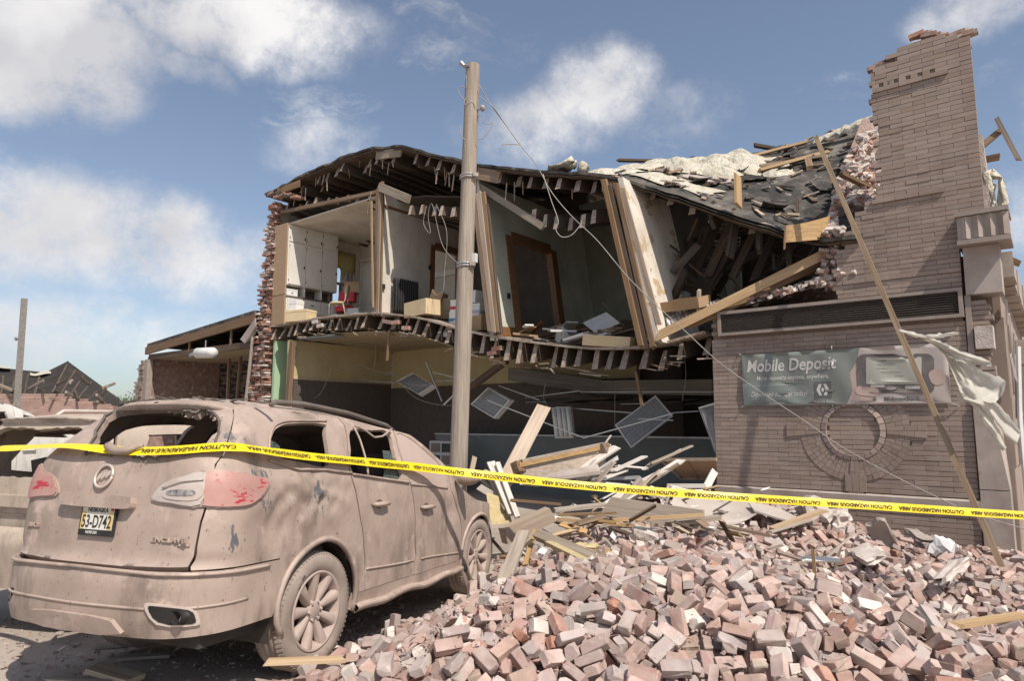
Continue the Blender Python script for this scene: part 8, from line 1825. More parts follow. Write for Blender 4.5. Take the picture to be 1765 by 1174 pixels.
# settled bricks: size class, then x, y, z in cm and three turns in hundredths
BRICKS = [128411850590099,133913560910050,138712751050588,118612950050687,245113446744497,116514353619905,126711548140191,140612951099408,124513755609297,133711750919320,120511646840260,113313048020376,131613247100002,128114151109208,
135613154118553,119613654940661,131715870974612,115113645949722,123213959120157,124716367940346,126613651980957,122213051879763,129515562151979,128914957915889,243516760240888,120613148938842,217012550949112,140019772765498,
138114657070373,126514964974417,144616348081234,137012450040060,139116360400032,116814958379906,124113051040648,132414261420293,123312445860485,132014256430598,144917459930974,122615062089329,118616562085110,132211744409898,
121715260839459,117412446080767,142718658910357,139512544950633,127618271829733,227214764740667,120517364020974,325311846890675,114416447920850,138016962280980,335911547941077,321113354110887,124418970038899,124815258130396,
250217641057020,138611942540989,441912348711174,216212944828734,141213247110297,134915660273512,126916568899762,138917967949619,137516458750676,130219474609221,136313956040665,142519760899650,309214537980023,335517774854506,
134518973510378,234213053790049,124412747079868,432812050023625,143621761241095,130815961149763,142111644069851,423213453774095,125513753860381,129320175940705,133617667218434,149218441809882,120919171670598,130316968071246,
135111146239824,121512342159402,139814952899771,148514935040403,143814043148387,130413246961375,134917664060840,145016652145402,241915054880677,130915052250673,107220322320369,112017840868600,144915645949392,122619672449904,
125315563939179,132215965030483,136115957299417,130311744259219,340715954101059,318715353629990,122017364830684,137314554239673,448817541991484,431415161959420,436317770950640,120215658559515,329915051069901,123817563980568,
146022654909611,137112345970322,112613242060592,412412442977171,142514547900464,119712547249174,136119574069908,131011746200322,134820575969408,218617669479785,115820049051444,127815057899278,126219371948797,133019671078855,
231813853979371,320514458926117,121413953008624,117814051069611,329412448169287,221518568179304,147517240110606,139522369045906,122321273627493,111214834771701,141214953630020,219518268000008,122718063990030,127520872220357,
136718064070434,130417867150692,119416557120570,140317660908962,326014253621618,123019068989569,131722277851210,133326674130180,132919166201102,140714146999032,329117364256499,117016656951067,413713344079787,133521374169711,
333113349038820,148916835989763,158129420999291,117415755889752,238021572430390,117517461083877,118012943950027,131428076989390,110623727990003,143313643219880,134717968105003,109117728890094,108322520994415,118211243110465,
140016855060400,135812447929249,126314856310685,128518575429872,130216462119809,131827073014808,157638121120872,137818666500091,334115960960359,126517669939250,414815347570177,133117264028375,161336520910185,134023673320102,
418716157100965,157336016890366,143518157170306,119819174209875,121123468039904,112918941000363,429411643599901,436021278827399,158930719729638,150546142210845,156939925230004,128829275332705,134538265140490,111625931917820,
120717661099501,136415555710767,156137820631784,134312747020433,129924975015188,142723262800020,128318470930382,128412648970969,322414254120609,126511243099348,142316153899423,122511340944316,126626973430312,117728355277479,
345213540019496,110019230020731,431320477019873,126020368990990,314113440069691,142912941309880,133010245010654,133114150068721,127223270931364,263540524909842,136526669928724,131919568230117,226316966939250,158739622591081,
134821274719308,127917860180292,233214860849847,124722376009267,112916343120176,139333264530784,137514047390298,438519568009848,167246526799851,132521772189967,157840827071885,143517254939657,152944739999595,140740160835304,
153751451988932,132014952870049,146947852140694,357029915306104,431120073004878,141018858399630,123115558061074,159534515961313,131149861750154,128724371090250,213712440990717,159330125299712,130921176755598,155930519010656,
156241325259606,114418446881058,128715857038621,163738021069520,135730269999856,315320448918700,124521973040725,427414554209436,367040521020675,107518718005095,158250047040301,165949633189100,154537822190533,360738316891160,
215622250179265,149522239088872,337820668000133,140627665350093,155030322959612,228425774899918,357227321870660,147514732060111,149620738130375,111624129230378,123925073769662,119318263004979,144151358680284,314314243959617,
224124172041011,160543229884812,165540923389732,160344231031047,124219969558994,117321657689105,109119923018856,239123372019254,131517663879322,238714350908935,114317647110755,124621270939991,143422861161917,123930266962630,
160740017021209,247015233938290,152446142039646,109522522400577,325013848188657,161844631780395,125431069060378,117027850152070,130223374900100,126623274320624,242916049079321,152353656629384,154745334740160,178756418950233,
166447428018872,126312245879941,155850746010377,336717159990368,155842326799837,145954364029220,170046321120656,414015343909927,411612937171091,158947335019978,165548628995990,148218940859572,155943832890368,361240221860230,
221922568800676,165251336723009,154039123531298,160934320069764,151945736210225,164443924050921,127449249029638,168346125239371,236313547478411,237924071726006,148420342999242,118724059889539,440319664980495,126726169289563,
137232465149989,124513041449605,152041731971193,441217554199761,253442429710063,129328271588295,312425531020163,128919869979839,116421152849380,119111340940764,131255561970487,150548644431600,156658760010051,114919345014196,
329313946760975,144411837239728,155229317929392,165759242670395,160141224170112,125321971040725,126121770210127,238026072010307,138441560941145,144413837070675,240212542939916,155252053850074,111615738920532,118623159268988,
158849341839951,161748931846721,159635915480897,116111239401182,158337316119207,154950844020680,163953343850399,136341465010046,149045643950467,158559660869758,142455564838644,133155664179731,150551753320337,136238561848378,
158648539019951,456536317945291,157150544980165,122620370259604,156340624020456,425112243931184,247919443890420,260449137230278,418417563795102,149859767895802,122423674009180,138147963750562,148842739049763,361350741450997,
134847162260094,162055947049534,119326357951225,114817144790855,123640347479416,129149152189208,148443840030269,161837619221718,124127371850831,157744028890678,157546430926329,357348138919130,130444758964605,149152156060587,
162452442090392,155134719981299,427213744846724,148756564950256,249054663120802,235850466007337,114121439259261,354542628409298,362648331150391,133116061009524,148050455080014,349451153179852,255747640069380,210212735158687,
126636266994489,140920465968937,145544348945817,215715048941746,221324470000706,425118465982667,143544551739315,209416330055006,212424031009980,227826371181383,122460617004413,241413335010983,463336918961117,151321232254405,
420915356039216,109321223010050,138012340079317,177959618015428,161963755030088,257953554941266,140861267010095,162440019836014,163550239989763,426416161211831,151949641906521,434817060309804,151851148950556,154841624159262,
110721025845510,142126459966184,155645034879915,141924265039544,142645854135389,461742023010294,166051937048792,165342623729988,157152647909281,145315241830546,265039923318810,156156056250280,138038359980589,118866001000051,
134411339002075,145040245759889,166240616010275,118218563061468,141950657279994,150440830858672,126757840789933,339038161035881,137327669129593,130856155789655,315712739149227,174850416750380,152442630174102,116922252251393,
176461918944095,165240517179235,154353856030109,158262160598209,146022149070853,144747651790930,131413643960869,146518043920944,146650351799753,253641721160384,344143948320138,179659415750032,176060015128637,145816544058667,
240149559289496,155563065039904,175667920750661,134842068210225,128252651720255,131533467900430,163245326820206,157835112059105,160234314291570,156734513499991,143548053235299,158743226710873,462435415222475,135223770749134,
133343361808563,126134863140853,250643834816110,134013856915199,144054361160917,161940620070873,139453261399632,158351647850404,248848244359187,142159567199591,178963118990224,121816160200257,154747836679481,150054660920375,
136257561833880,232248462940970,155343928969150,129557252840805,166150633350706,438443659002366,130416756019621,226350939940142,128549850973815,165553438110703,312017035988398,146359968289598,252855659920122,427911939301624,
153339122120019,110813133590378,141647357970071,163444520039156,176758614925190,133212544440297,148239435807869,170654623929121,110729118772475,136763364909904,131739164000374,140559760119001,129151953358422,147554459019367,
322113343985223,157432116990738,151456761830842,157354954309907,147847543894209,241851662020673,122749527009641,335113948014174,324217059197024,134661961949902,144328654139454,135860159991459,314734522968690,125827069259963,
264342523020033,154961364499803,170453322049291,129831572239478,150062366908734,154652852081403,256352448901365,227131271250318,118019562129397,147325347970384,159751145960306,128718964259089,162638919970304,159154251039572,
458734514197475,333146063740105,122919561009551,125554337960199,147552552061160,343716546069726,126721771964576,130318465130195,163462045750999,146546546119408,454050545409194,429712644319026,313215142991152,159833313839633,
132838062910230,458047537260219,353262167121399,155158458853622,241515947925207,209924622740000,169044719120353,137046562620067,146352457059584,123849629796204,229136363890996,133841562280432,328922371989976,240232362019758,
134940562036333,115113839960648,122523569009181,142213239185885,253925921760135,225227771074985,463844724959271,118759402750096,122913441980872,150755457781732,232346661009982,140141757790586,434242066789778,146077258973527,
123616457085292,228711141350394,142156167172095,146562668099752,231319764877633,108924520259472,138022970019754,181860715630506,228018666079633,256553652180290,132555157868632,460448131232991,109414732020075,153949338979202,
335416358739531,341754862065485,330329670001685,158136112359008,316311938868831,146158063311276,276163918159345,159645526920918,137011441010542,274655016896591,139660560200516,130439564960697,163552536899485,145343943979269,
112527228209874,139121963160908,147144240030389,175152515939105,159942521986023,137237758940886,150456462049129,133939864000425,134558761060136,119755210015209,145558465269271,142149357930316,234124471213280,148364267097915,
147359265019908,176355014849546,432724171109754,435817861082770,129027172949557,167649328450027,139847254860739,153458763830166,363249834969648,153755457819582,227225271996396,228132466905620,154855557059984,145048953060922,
149049744811638,143154162569922,136029566780056,115836324019847,460536915719267,122256716990793,438616056938870,158832714019960,122744935029579,135562759078124,118750112910042,255425619122624,123155422149663,130122871900100,
120755813129478,347356461878900,128347851069971,236528866101865,154636017228632,120321367001328,144955159310473,247045440928488,117024949263788,134052357069113,261748028325800,142719354370301,143655763109740,139651460880431,
418317156030095,217314948999424,169343217129724,152162866439883,128733865110319,135549561020106,125555236498996,118649013789594,146745941101539,157338817021495,119619767550222,145847747979643,141284650149763,361033516990110,
145738144109052,143121955255905,471849419009616,441156064050278,167947825089795,160843222058881,214323639061431,123423664770567,249644037000360,463235518010872,319553010750044,140254361459718,170344917740366,153344328252981,
158645527010017,125974406187513,254542224130156,152349943053465,146165267860066,156526718001029,162637917000722,359346828085816,173050916759506,326519067140261,251457662898222,255348638370704,126824268859744,132247556740804,
260746728939582,138234363169808,136222474130807,166046620178711,177361316630413,162542520049694,133934765059897,236847959069994,363339919177498,156847534830880,145450553398513,360652545228432,109418425934896,166464538139049,
120557906758737,164958038849066,136720167830157,128926569163998,147448249639403,138340855238893,141838555620117,116613647009686,152447740989232,149053656559019,165644122061148,111217430130678,138261059430417,132740059140550,
242447854678881,167443219754698,161339314990054,115022145929927,437776959000055,460735818740116,164650727040531,139448455900919,110730113740099,144549954369615,117445716142498,144722452898970,264548026130944,149155058889353,
146793752009936,166855937995488,150433229933981,335256358060766,152789050838404,150617833050192,137761163930316,354148037368719,152150644809104,113230718990597,126629766131633,150250745761769,160957350985502,332727974990234,
257182253930335,428723470610477,129345853499207,340348756940750,128655450940878,146054459030881,152757159439425,443336650121501,149639630088826,348641835120538,127536463010645,330726770838881,221352018961243,144717855680973,
127555547009915,160360953760409,121541735180045,148940736040009,145656661989752,158052649380494,174559816939484,127951348130448,116611041370069,159646326061039,471550320519614,457133516259502,159243025210673,136950458859362,
135168456930335,151060864061115,179361317000185,155859661899495,157344826561104,159038614319096,136743960479218,138715250050691,150249342911898,153829817219118,134410738111986,138252855011122,141716952200312,121258513280475,
127550244959766,319919459250025,142340051141576,134751856010913,134512642009675,432012641830747,134243664039766,348761865048673,156761163970313,167357035128675,153657760105621,344759063190709,134325770270335,158450239410493,
139718458969967,141227760100092,156347332091510,171756622773893,150939430070159,129425270005493,119529452671421,332140462899955,133475143120554,247972863959279,163049131135095,127856947679005,141762266709698,138963864059770,
166143120118060,350342432211233,132644460870390,119822266208986,444114941848288,161244125864796,128781711500078,372553317809523,373548914061214,157980054900287,439158757209700,451743531330511,120059407370418,148359162240058,
148090054280411,121514450048719,130342955919258,133654657020728,135937061929774,162845830909855,128440257280504,150117029090815,131160554874800,243659663171360,150316234890580,320551215009877,431341061950258,357355755179752,
166344921520997,444017258955602,133430769710401,125728468190939,154725719240682,326326567170213,211119330750013,224565214992570,163034320979572,143318249430281,324223566240557,140968859890239,119561702750052,170556625900160,
131130968500894,149418533219718,151092950000084,113923136929089,149547640110024,141852959089304,139720964020618,327453348999514,337063160029177,341558662793804,113416540939825,148347339159966,164235722990120,416523452759919,
351852149679933,139162460240219,137054057942046,153151043389625,124150829758804,134216557989631,134833862824596,123053523370131,249023336934205,432811141221476,142651858390078,130747256090373,245112236118734,173354916054683,
143334153235707,150654152160233,342939249790165,351956256819174,181063611967572,131564153919983,455439719681401,130561051879543,142959967771235,352255252231083,341812240920259,129263144300600,420150213952726,227828468897740,
135257255921679,153352250069905,123721565110024,357528516089508,260250839460606,362843120801098,274653216870758,435718469382490,141893844010824,144141846080120,118913447990874,146233346990101,319212139929542,433621268919712,
127132164040586,150946335839783,144561366010023,465045921211176,478157714085203,153353451090396,413232318772373,155592745260128,114712934940549,339426364558513,252848940879380,150464867081607,141649654350269,124454925155816,
146013930794503,245446745809916,244869759199329,127973318229741,461851541011175,154243927180781,130332668050844,124166709500895,131420867059587,144588348179016,154350436371209,138353457110043,242278353989756,355846334050202,
118956703370084,123124263157477,350025336058041,145945543209237,175663115879454,162454737818530,361547127938569,270649217570091,130992701500084,129031870180273,149166167024578,256843723056528,145536643286396,130150052939901,
334926970460997,281561114901171,226734263159371,135320867269291,158577756020221,340058059074687,145460760277302,350446741779298,263853138118957,131052754649603,136672952958811,148188747038425,423813443960630,144118146930281,
432543461220816,173351515259306,147127043770471,144952854001172,155171559999520,133762454849551,125619962119825,332742362020043,233431668779726,150291249980344,432625971319707,114331125459873,111830717260137,126152937549979,
256527816009080,136715152210766,165838714959969,220613542580001,159255351214799,151169266420106,161951132021237,219027353091087,339920059765497,151064167029661,144883052089248,234871252309997,134170749049796,139237557339001,
175757611011496,110825122260136,426851542579694,164156939949349,124919966910077,126166816000797,135551657698819,160980749840539,174764117349892,161460048929147,121225265049313,426653540299880,239013346339610,124961820054716,
239038858929748,341379551042216,424363616450400,120641331829197,428340958989028,145870759100632,250378555377814,135069653143285,152345329279689,134027770935017,265352934169155,161150434979789,147740035730172,145765863826398,
144330050771501,163351134059830,348562765950899,159159552170816,148418335038986,319222060189247,346957663920546,451861064099543,166359539670495,141274851611086,150859362350730,125152731920534,224311737950871,416116650789493,
155065363140037,246874958000765,129016556050000,126116455029518,138913741910256,425416562209845,126357634019746,132969446210655,143448554239849,138856656560608,464350933449888,460340716981457,368151025861888,138736360099986,
146289449840486,359859852026893,154359459089583,130035568730623,347155055831677,121930657819508,140764762329612,120952612610611,153435821150649,141855056040612,254830916251104,144584952849298,163136611828968,147437739009965,
128811838069411,157653850889645,357741524390470,158541522874215,139171054488915,131762854979706,419521464178585,139655162919717,138046654981134,130528165269133,150375953617803,127075410755000,126449936789303,456751544099711,
455349539081321,166342418658081,363747528140131,130855849035404,347551551959155,250045336010077,144781551228876,155750036844696,466545722831261,140937156065915,130666343361184,413418039091191,437876654000024,363534624069939,
174562417075383,142886848530715,470452120818793,157762562299917,474856913051510,167846318949682,435640060270557,115326437879209,432476140177089,110815729660418,158138618880277,345580152298906,157872854313803,138850660400078,
149966364989230,161366754220309,143671655201017,259253746109898,137755058129134,143135649960593,151241527931891,140143955131310,167750921328873,181062013919645,166951531745797,141688946950947,158671952821967,157150136150289,
124918459000157,472761619066619,126869715805598,155264158832113,225116856039515,445214340949923,132861153419776,459952244100910,144263564924702,129346649060676,452452849289519,137364761966581,172863120180783,158755853219850,
174457809120561,437962762844307,131237462060552,156942822866020,164140718211466,143232853319524,152460061000564,132753758910426,227619968990083,121929755147296,133956954249310,152240320118599,179362312250036,124314550159024,
148746139000005,138682646905303,117746614820184,125224471490996,242220255240700,135235860449196,144452157950036,239968359149779,439561660851073,232633667064906,156936714000671,142781749798628,173453814040627,344157063929787,
173359516259114,425360124410082,265137715010045,132670343638695,120740034081053,225351032890281,158543621049223,427119466259133,223121468870528,134531665926395,151693748169141,142880750629315,147955456071774,117827448289658,
148545137979653,129951051990555,144576253800831,153180551209245,466748424199550,154441020165611,352689849510512,152846033259632,143574056940705,176453714210723,135155353279287,150473953217721,343477254400503,140963565920170,
335856855939718,436441159172471,444342944121587,165664235629386,140434856110768,146519247180717,131448354840798,148349750090316,151119633840431,145513536060074,131843357299819,119814151019223,224727068229380,235853359328311,
173652612833189,153246734188886,142763964099256,135634861910215,178259712069765,152736819049696,172155616782611,138861055030743,357856855009837,149350344710980,156776954050085,252761561859214,110923821990003,130558852740963,
145158160899993,251455755052305,144116639930273,162436913750523,156041616059330,123057918120564,158446726728970,163048727120143,140563461959764,158661456308515,125232766000120,340277951199607,122126561741091,125846940570815,
129861849924700,137866258150842,149288346944317,352391747020067,340562264017742,147273457160998,137546956016135,114720441879431,225057422056095,246063665990014,132549359266398,432136762999627,428512944020977,140851956219578,
318225356934387,169347517970175,157473552997167,154562558670578,146952753879824,138655057849577,135419668175686,235932064119607,163044118099742,438645655826205,252428622291111,126646344089975,343185349569882,119556606110925,
116430435125392,345855956245898,340861062009904,150319634610029,133129672035426,161354341885806,153266359887709,120918458000045,424460617020776,117626050949942,140057255978959,166251026958946,176157114390316,153368656198518,
355140517360391,156082750237621,351424533540993,121343830019309,138358854158640,129641856000151,158230712269969,148755953248572,171548711768276,140365759114106,246083150999127,180263715520419,333764455160262,153631816119003,
120557010449107,143781851319827,153456755088995,427950348980692,323414350008621,130238263460216,178561311831220,162075046860691,174570015753789,349492449097504,128464435833312,161341618980169,425421465857631,133950257000076,
138978247190938,456930716999983,176856611211044,232963652870646,226249136101152,259377153979816,155943122061442,146872459079757,143350054930023,143936647479005,238478651909820,147990247020406,336027865978979,456245131889411,
163858442935309,222123162935208,137156358899344,432913242038721,125217563109450,262156944748597,452042024916213,160362551111163,147377354139064,129652751199232,266341620158658,121160807954524,374568418250015,147120848061113,
332434964150137,258560253141165,158247630019850,119625456129700,348847336159966,136221372019892,335939658760356,251647039879463,131451260009911,131354154380478,143388247079557,152829218008611,145374851177219,145880951860448,
143679550950889,151462263150288,347754454019368,139250955129682,141832953940412,161650228210210,156381349075307,133153952050937,155648132930448,129839059289568,147576257699319,461756042250694,142068358802379,123618259010279,
163655735830974,144859861250210,123061415980346,253348035131134,444290146825391,413214341780197,150653350349883,238050056150776,112733013150057,335514651430494,340466657018839,131135465329977,134356255199913,144191347939863,
143637946820025,165261238039979,112413739929949,154484049110451,121754714460417,351351847908663,216654601000088,167442216049307,146541840809824,329728769319124,152385551040115,130222169029076,150667563810174,331749254745801,
150094551250023,134246460059341,142629256910579,173048712130030,139180350079558,231042457710572,149358861825206,144155856078713,236476449108687,140957356736407,140051957081163,247786850190631,130712037679941,159437812990098,
135759254140945,232947960889774,151389344851491,270446816120196,129643449099327,130845855549102,160754539098830,161643917458887,325923268339669,146490247994116,152643925763590,141570057739314,180757914030696,153966160678675,
340983445017378,429054551155209,219220361330502,154434916289732,151480555260223,136952857789949,278355410758675,151678550751627,152030726179185,134761658960518,140556560260507,156659153259982,243746448939520,120916354990570,
444279754021649,171846716000014,235873151090968,352344230159865,258048734005118,130443855340307,145762461250734,354346233829173,135338857319781,249154152281083,148689447153614,152041122091415,149194151250071,124939949773894,
238724968480081,147291148978999,155546830029528,171652515255300,165747217448910,138470155028434,144953954880297,257545924831133,174359112269944,429444852010000,143540843929583,129473520985796,155683747741214,137948357959935,
173649910370881,166349725589620,176355412150894,179965611996739,162052938919843,129920367059387,253540616070820,140187842609694,149462758249375,353646130159402,127670917313103,264060540046026,155085148060390,174249710880680,
325325367849946,357062761550318,147894646994100,340945953069779,227512241289219,141123763959667,253063063180573,343880550922045,125875202250008,424262014319681,141020855245703,123425564340136,238251355180579,163364540781264,
139041553668514,145781348013621,432518364239999,142093440019270,174365316119991,140884442799239,140785943250037,118918458000084,123250422130684,435280339080167,155459154400490,149784148250879,144168058720236,420345919936103,
152728218764007,118025050858683,248660160952264,219313843080000,149741933099637,453561460333696,442867161739991,135548460075407,125668711089589,153963464080123,140940758839853,147885347129333,330640261197803,147165364904714,
150850243126219,222946431095497,148472257780441,271051716918005,333418566989805,132725269999908,164544016991016,112115434764101,161046522970810,172048309751526,182263512990310,339319560779742,146879355930402,463939416999990,
139971654169327,157559352006370,138627267770280,161157545950174,155954550020798,150540326340511,172760417750026,123527167889685,145667759079437,152590042190084,143252154610027,144469357819775,334655257100075,134165652839530,
148616831979872,123411037058920,243653952621020,138036258169937,481763912750010,433839259000114,118652308509902,120352208929565,329557852349497,133661056950226,337718361000094,471754619101531,168552123369412,173969215099150,
156863960130586,172258218940872,249573555996703,121957812919624,150788744079534,224920059000073,321521264240001,176667010959126,173561016000673,145742340035578,451254952178658,142676750189476,217351404162582,341476350079491,
158929017990115,329119764989836,124220062390225,145517234050509,116619648949306,123264706927560,323521258990019,138944355149345,269355024159627,119953509999594,171761521790237,231054550058842,322712039089706,167140516020774,
123059616610020,161660846931075,208519221550589,127043948859514,147854050430097,134473745839403,348573458019579,155145428999834,322822465217489,450487749960299,170364221911252,153537418029995,231726568020076,162141116999016,
143320555479524,127069115805399,114437110310601,122947028209699,169062229099667,146778553040728,130221661939922,141255859984503,129021566005212,249386147250059,329781711000002,123963413060334,245959561269897,161031215110812,
174861116099759,133867748759104,345677552920875,138849954610233,134923167231030,241747151009746,265763334879588,341248551219894,333066049030913,108615025750091,127781901000021,236255256262577,178063513049478,166460239709500,
151353848929421,121024064570489,153284649980375,149858362930206,343672955120903,113126526850124,320620168000075,339979550020152,139576248861358,132874139659990,154792744999976,477360710170947,130986406005001,260029521909027,
111427715800001,172254110118515,179461010760011,334114049139501,168070427958906,140840054060538,358935610741214,247961262170186,121952116880428,122820763000133,461056243000694,436931663839224,233838056438710,153771257479086,
444094442759944,134236860829569,434521967659682,159447727031747,146851249001096,446593647010102,135067650188772,181060110981018,167353433979762,123832458939384,166849118180264,148475755260609,154968760180118,259167255081145,
141833847731483,130472933049800,461535414930148,248058158311100,242763162741123,157465260059768,240214544090105,168052427959869,162263249510321,152058861150295,359931014248813,241860562770731,124954227959002,132116857990470,
152739714157721,152625222889783,119915050989331,150077452839037,317320656069480,139069754849961,317655001500001,435968856680036,356646529041632,142184546990111,214130921060028,159240416197872,251727625110077,434121063270065,
148770659030047,346339741949681,143933050019927,323830760982834,262361242163701,137883739703708,247871658279572,150064563170321,459556552919650,445748947979746,128258544640086,128969228870841,121765102250047,150572757020137,
166358633860248,127443349518492,164242917069851,126948041870320,359441421089288,138175548944288,157039919980097,161238013669571,145451753014511,119030546881320,144525254160012,147368662790026,142993642070626,241346249020651,
137230367004680,126031164749987,236642061701492,130519664999921,454291543740523,133792209819412,154843923349627,160835711009973,116638317135684,131424071610098,271951516049391,112029519990002,136251560921213,125170606000006,
120222563811337,238443553020131,250482449591093,435231265129657,126228969009892,142157262099205,117043417714398,138457053076379,135654154970492,128146746065926,134157957290615,151976055050010,438618260980070,146843040010499,
134466949992209,122825266878896,342443550835607,156918824847525,176634915925203,366320223000090,162124916000127,246716135349895,161726714010050,430213945070689,167856432930157,151037022970486,172537313999501,160931719879498,
472339415862626,156923618240116,163019122989220,161629617010138,185361706008790,278045716839510,173042816970596,488447217250083,173738516005775,180854412119621,266722619830122,167236114880574,458124118930049,153419726000043,
179241112800236,168545711331127,280843614131201,115835220319205,130836663059649,184356713021064,451839824960515,179042116040338,161125517639979,446917337119123,186855408869993,163230421010143,283143614941634,284139515070425,
452339022379471,181039913859451,128832563159966,189756009080428,158022517000129,167322317000122,128213441940763,160727514000120,183661314980055,171124619039275,157426215990004,169938210787625,460821418009967,164428812005125,
168722817010059,164627818999990,171444614919726,464425322260056,149426335949749,123539939979894,147641435009544,145524047060205,377453911000071,183445312099405,147346338780335,142174253905015,335747656008527,321535443098580,
148724537380122,183738911170082,178237313989448,269326120699431,255238516839789,133929570639874,225345039199306,178937115940475,175434620999983,166933620939739,147231439600007,136642761060096,268928817741702,185152910960692,
128981406000087,116645406262521,119145516629687,283853217669910,424233261000140,161076847019810,173428720189888,176841512014993,124051926100641,230048249330331,114827427946383,152126226260054,120343818124591,478748212099317,
438173748081105,187345712159182,121840035090759,482047512750049,123741641140065,173727327762475,278256810760088,350638924029393,222455715958797,338891729031151,139134459960931,484950710872597,144371656860519,115142102500111,
151429829419875,276038113139744,464830417760574,162132719060641,465319123771612,172441512170048,367025620004978,177648815259979,256867660500093,178651513780286,148430435750465,148225540950263,182060110059163,172045013600080,
386649510009049,113528224809577,220930947699235,131090001005018,265531019249168,183155011979938,111826624059742,123141937889916,176441717009973,277353010151688,136193616969577,182948014538696,154833913260907,174126419028952,
171542019959153,383858011379913,173145913229904,177940013970142,184957915230134,184860010229369,112717035170274,288545012240096,277444010169305,129840953079701,168374426829375,113035108769968,116841213898740,153791845638581,
133733661301782,179849712339382,188256606279010,181651412200090,165932616760045,264633420049580,182043514004979,181540217104485,169828022060910,163220721499292,181136507759977,170741311014215,137844652056309,111622322910199,
274130519019057,283051012826111,129978014230460,168029517929727,369923322099423,377434215880662,154580750389619,163329217990099,127936359009489,254623519990790,183950110079375,227549140008797,135636458065691,121645826969714,
175647612810027,183846616529289,172232216950042,481250914790230,177044613814107,159822023921291,189550110959285,160929420149888,128041254919645,477838615808787,162170650830122,326542246189197,468224021990003,122543829089094,
278935714990709,318348307009419,179539313929973,152818528990996,424358719763800,175235715019236,463831716984100,165029517990099,320728255169681,185546509909000,168625323000126,263626616250121,173935013260133,123853623890232,
148238534270043,150428231409894,380534610009026,170732713824511,121331749249881,168840709259967,164424116990007,116518051070463,155618324262522,217418853964485,173638709990000,159524220019146,262723320014016,175043709099761,
171130222991480,227473808231774,380443012821401,161717725719225,188553411079162,220834342861692,468741116060034,181448510980645,184041213019456,151618727289721,152317229290681,166034617770906,168023222010052,172069920730535,
151923826040507,152169061109917,480636712970844,146720442905686,136127363931014,169042212991211]
def build_rubble():
 n = len(BRICKS)
 r = random.Random(40); kinds = [('brick_loose','dusty pinkish',.80),('brick_red','broken red',.09),('brick_pale','pale crusted',.11)]; protos = {}
 for km,_,_ in kinds:
  for s in (.16,.122,.10,.075): protos[km,s] = [brick_mesh(s,.078,.051,G[km],100 + k * 7 + int(s * 1000)) for k in range(9)]
 rest = {km: MB() for km,_,_ in kinds}
 for k in range(n):
  v = BRICKS[k]; c = v % 100; v //= 100; b = v % 100; v //= 100; a = v % 100; v //= 100; z = v % 100 / 100 - .16; v //= 100; y = v % 1000 / 100 + 2.5; v //= 1000; x = v % 1000 / 100 - 2; s = (.16,.122,.10,.075)[v // 1000 - 1]
  q = Euler((a * math.pi / 50,b * math.pi / 50,c * math.pi / 50)).to_matrix()
  t = r.random(); whole = s > .14
  km,adj,_ = kinds[0] if t < (.90 if whole else .76) else (kinds[1] if t < (.93 if whole else .87) else kinds[2])
  me = r.choice(protos[km,s]); M = Matrix.Translation((x,y,z)) @ q.to_4x4()
  if k < 300:
   o = inst('brick',me,M); d = Vector((x,y,0)) - C0
   up = max((abs((q @ Vector(ax)).z),nm) for ax,nm in (((1,0,0),'standing on end'),((0,1,0),'set on its edge'),((0,0,1),'lying flat'))); pose = up[1] if up[0] > .86 else 'lying tilted'
   ax = q @ Vector((1,0,0)); turn = '' if pose == 'standing on end' else (' end-on' if abs(ax.y) > .86 else (' lengthwise' if abs(ax.x) > .86 else ' aslant'))
   py = photo_px((x,y,z))[1]; row = 'high on the heap' if py < 960 else ('midway up the heap' if py < 1030 else ('low on the heap' if py < 1100 else 'nearest'))
   if d @ CRT < .6 and -.5 < d @ CF2 < 3.4: row = 'at the car side'
   lab = '%s %s brick %s%s %s %s' % (adj,'whole' if whole else 'half',pose.replace('lying ','').replace('standing ','').replace('set on its edge','edgewise'),turn,row,by_mark((x,y,z))); tag(o,lab,'brick','loose bricks ' + ('in the nearest row' if row == 'nearest' else row))
  else: rest[km].add([M @ v.co for v in me.vertices],[tuple(p.vertices) for p in me.polygons])
 for km,mb in rest.items():
  o = mb.build('brick_rubble',island_copy(km,km + '_rubble'),None,False,Matrix.Identity(4)); tag(o,kind='stuff')
 # bricks spilled over the ledge above the louver and on the roof beside the stump
 def spill(name,fn,count,mats,seed):
  rr = random.Random(seed)
  for km in mats:
   mb = MB()
   for k in range(count // len(mats)):
    p,nrm = fn(rr); s = rr.choice((.16,.16,.10)); me = rr.choice(protos[km,s]); M = Matrix.Translation(p) @ nrm.to_track_quat('Z','Y').to_matrix().to_4x4() @ Matrix.Rotation(rr.uniform(0,6.28),4,'Z') @ Matrix.Rotation(rr.gauss(0,.45),4,'X') @ Matrix.Rotation(rr.gauss(0,.4),4,'Y')
    mb.add([M @ v.co for v in me.vertices],[tuple(q.vertices) for q in me.polygons])
   o = mb.build(name,G.setdefault('many_' + km,island_copy(km,km + '_many')),None,False,Matrix.Identity(4)); tag(o,kind='stuff')
 def ledge(rr):
  u = rr.triangular(13.15,15.2,15.0); w = rr.uniform(.0,1.6); h = 3.44 + .58 * max(0,1 - abs(u - 15.0) / 2.1) * (.55 + .45 * min(1,w / .7)); return B(u,w,h + rr.uniform(-.04,.03)),ZA
 m = MB(); m.bbox(13.1,16.3,.41,2.2,3.0,3.41); o = m.build('ledge_slab',G['mortar'],HOUSE)
 rows = [[B(u,w,3.415 + (.58 * max(0,1 - abs(u - 15.0) / 2.1) * (.55 + .45 * min(1,w / .7)) - .03 if w > 0 else 0)) for u in [13.1 + .2 * i for i in range(11)]] for w in (.02,.4,.9,1.7,2.2)]
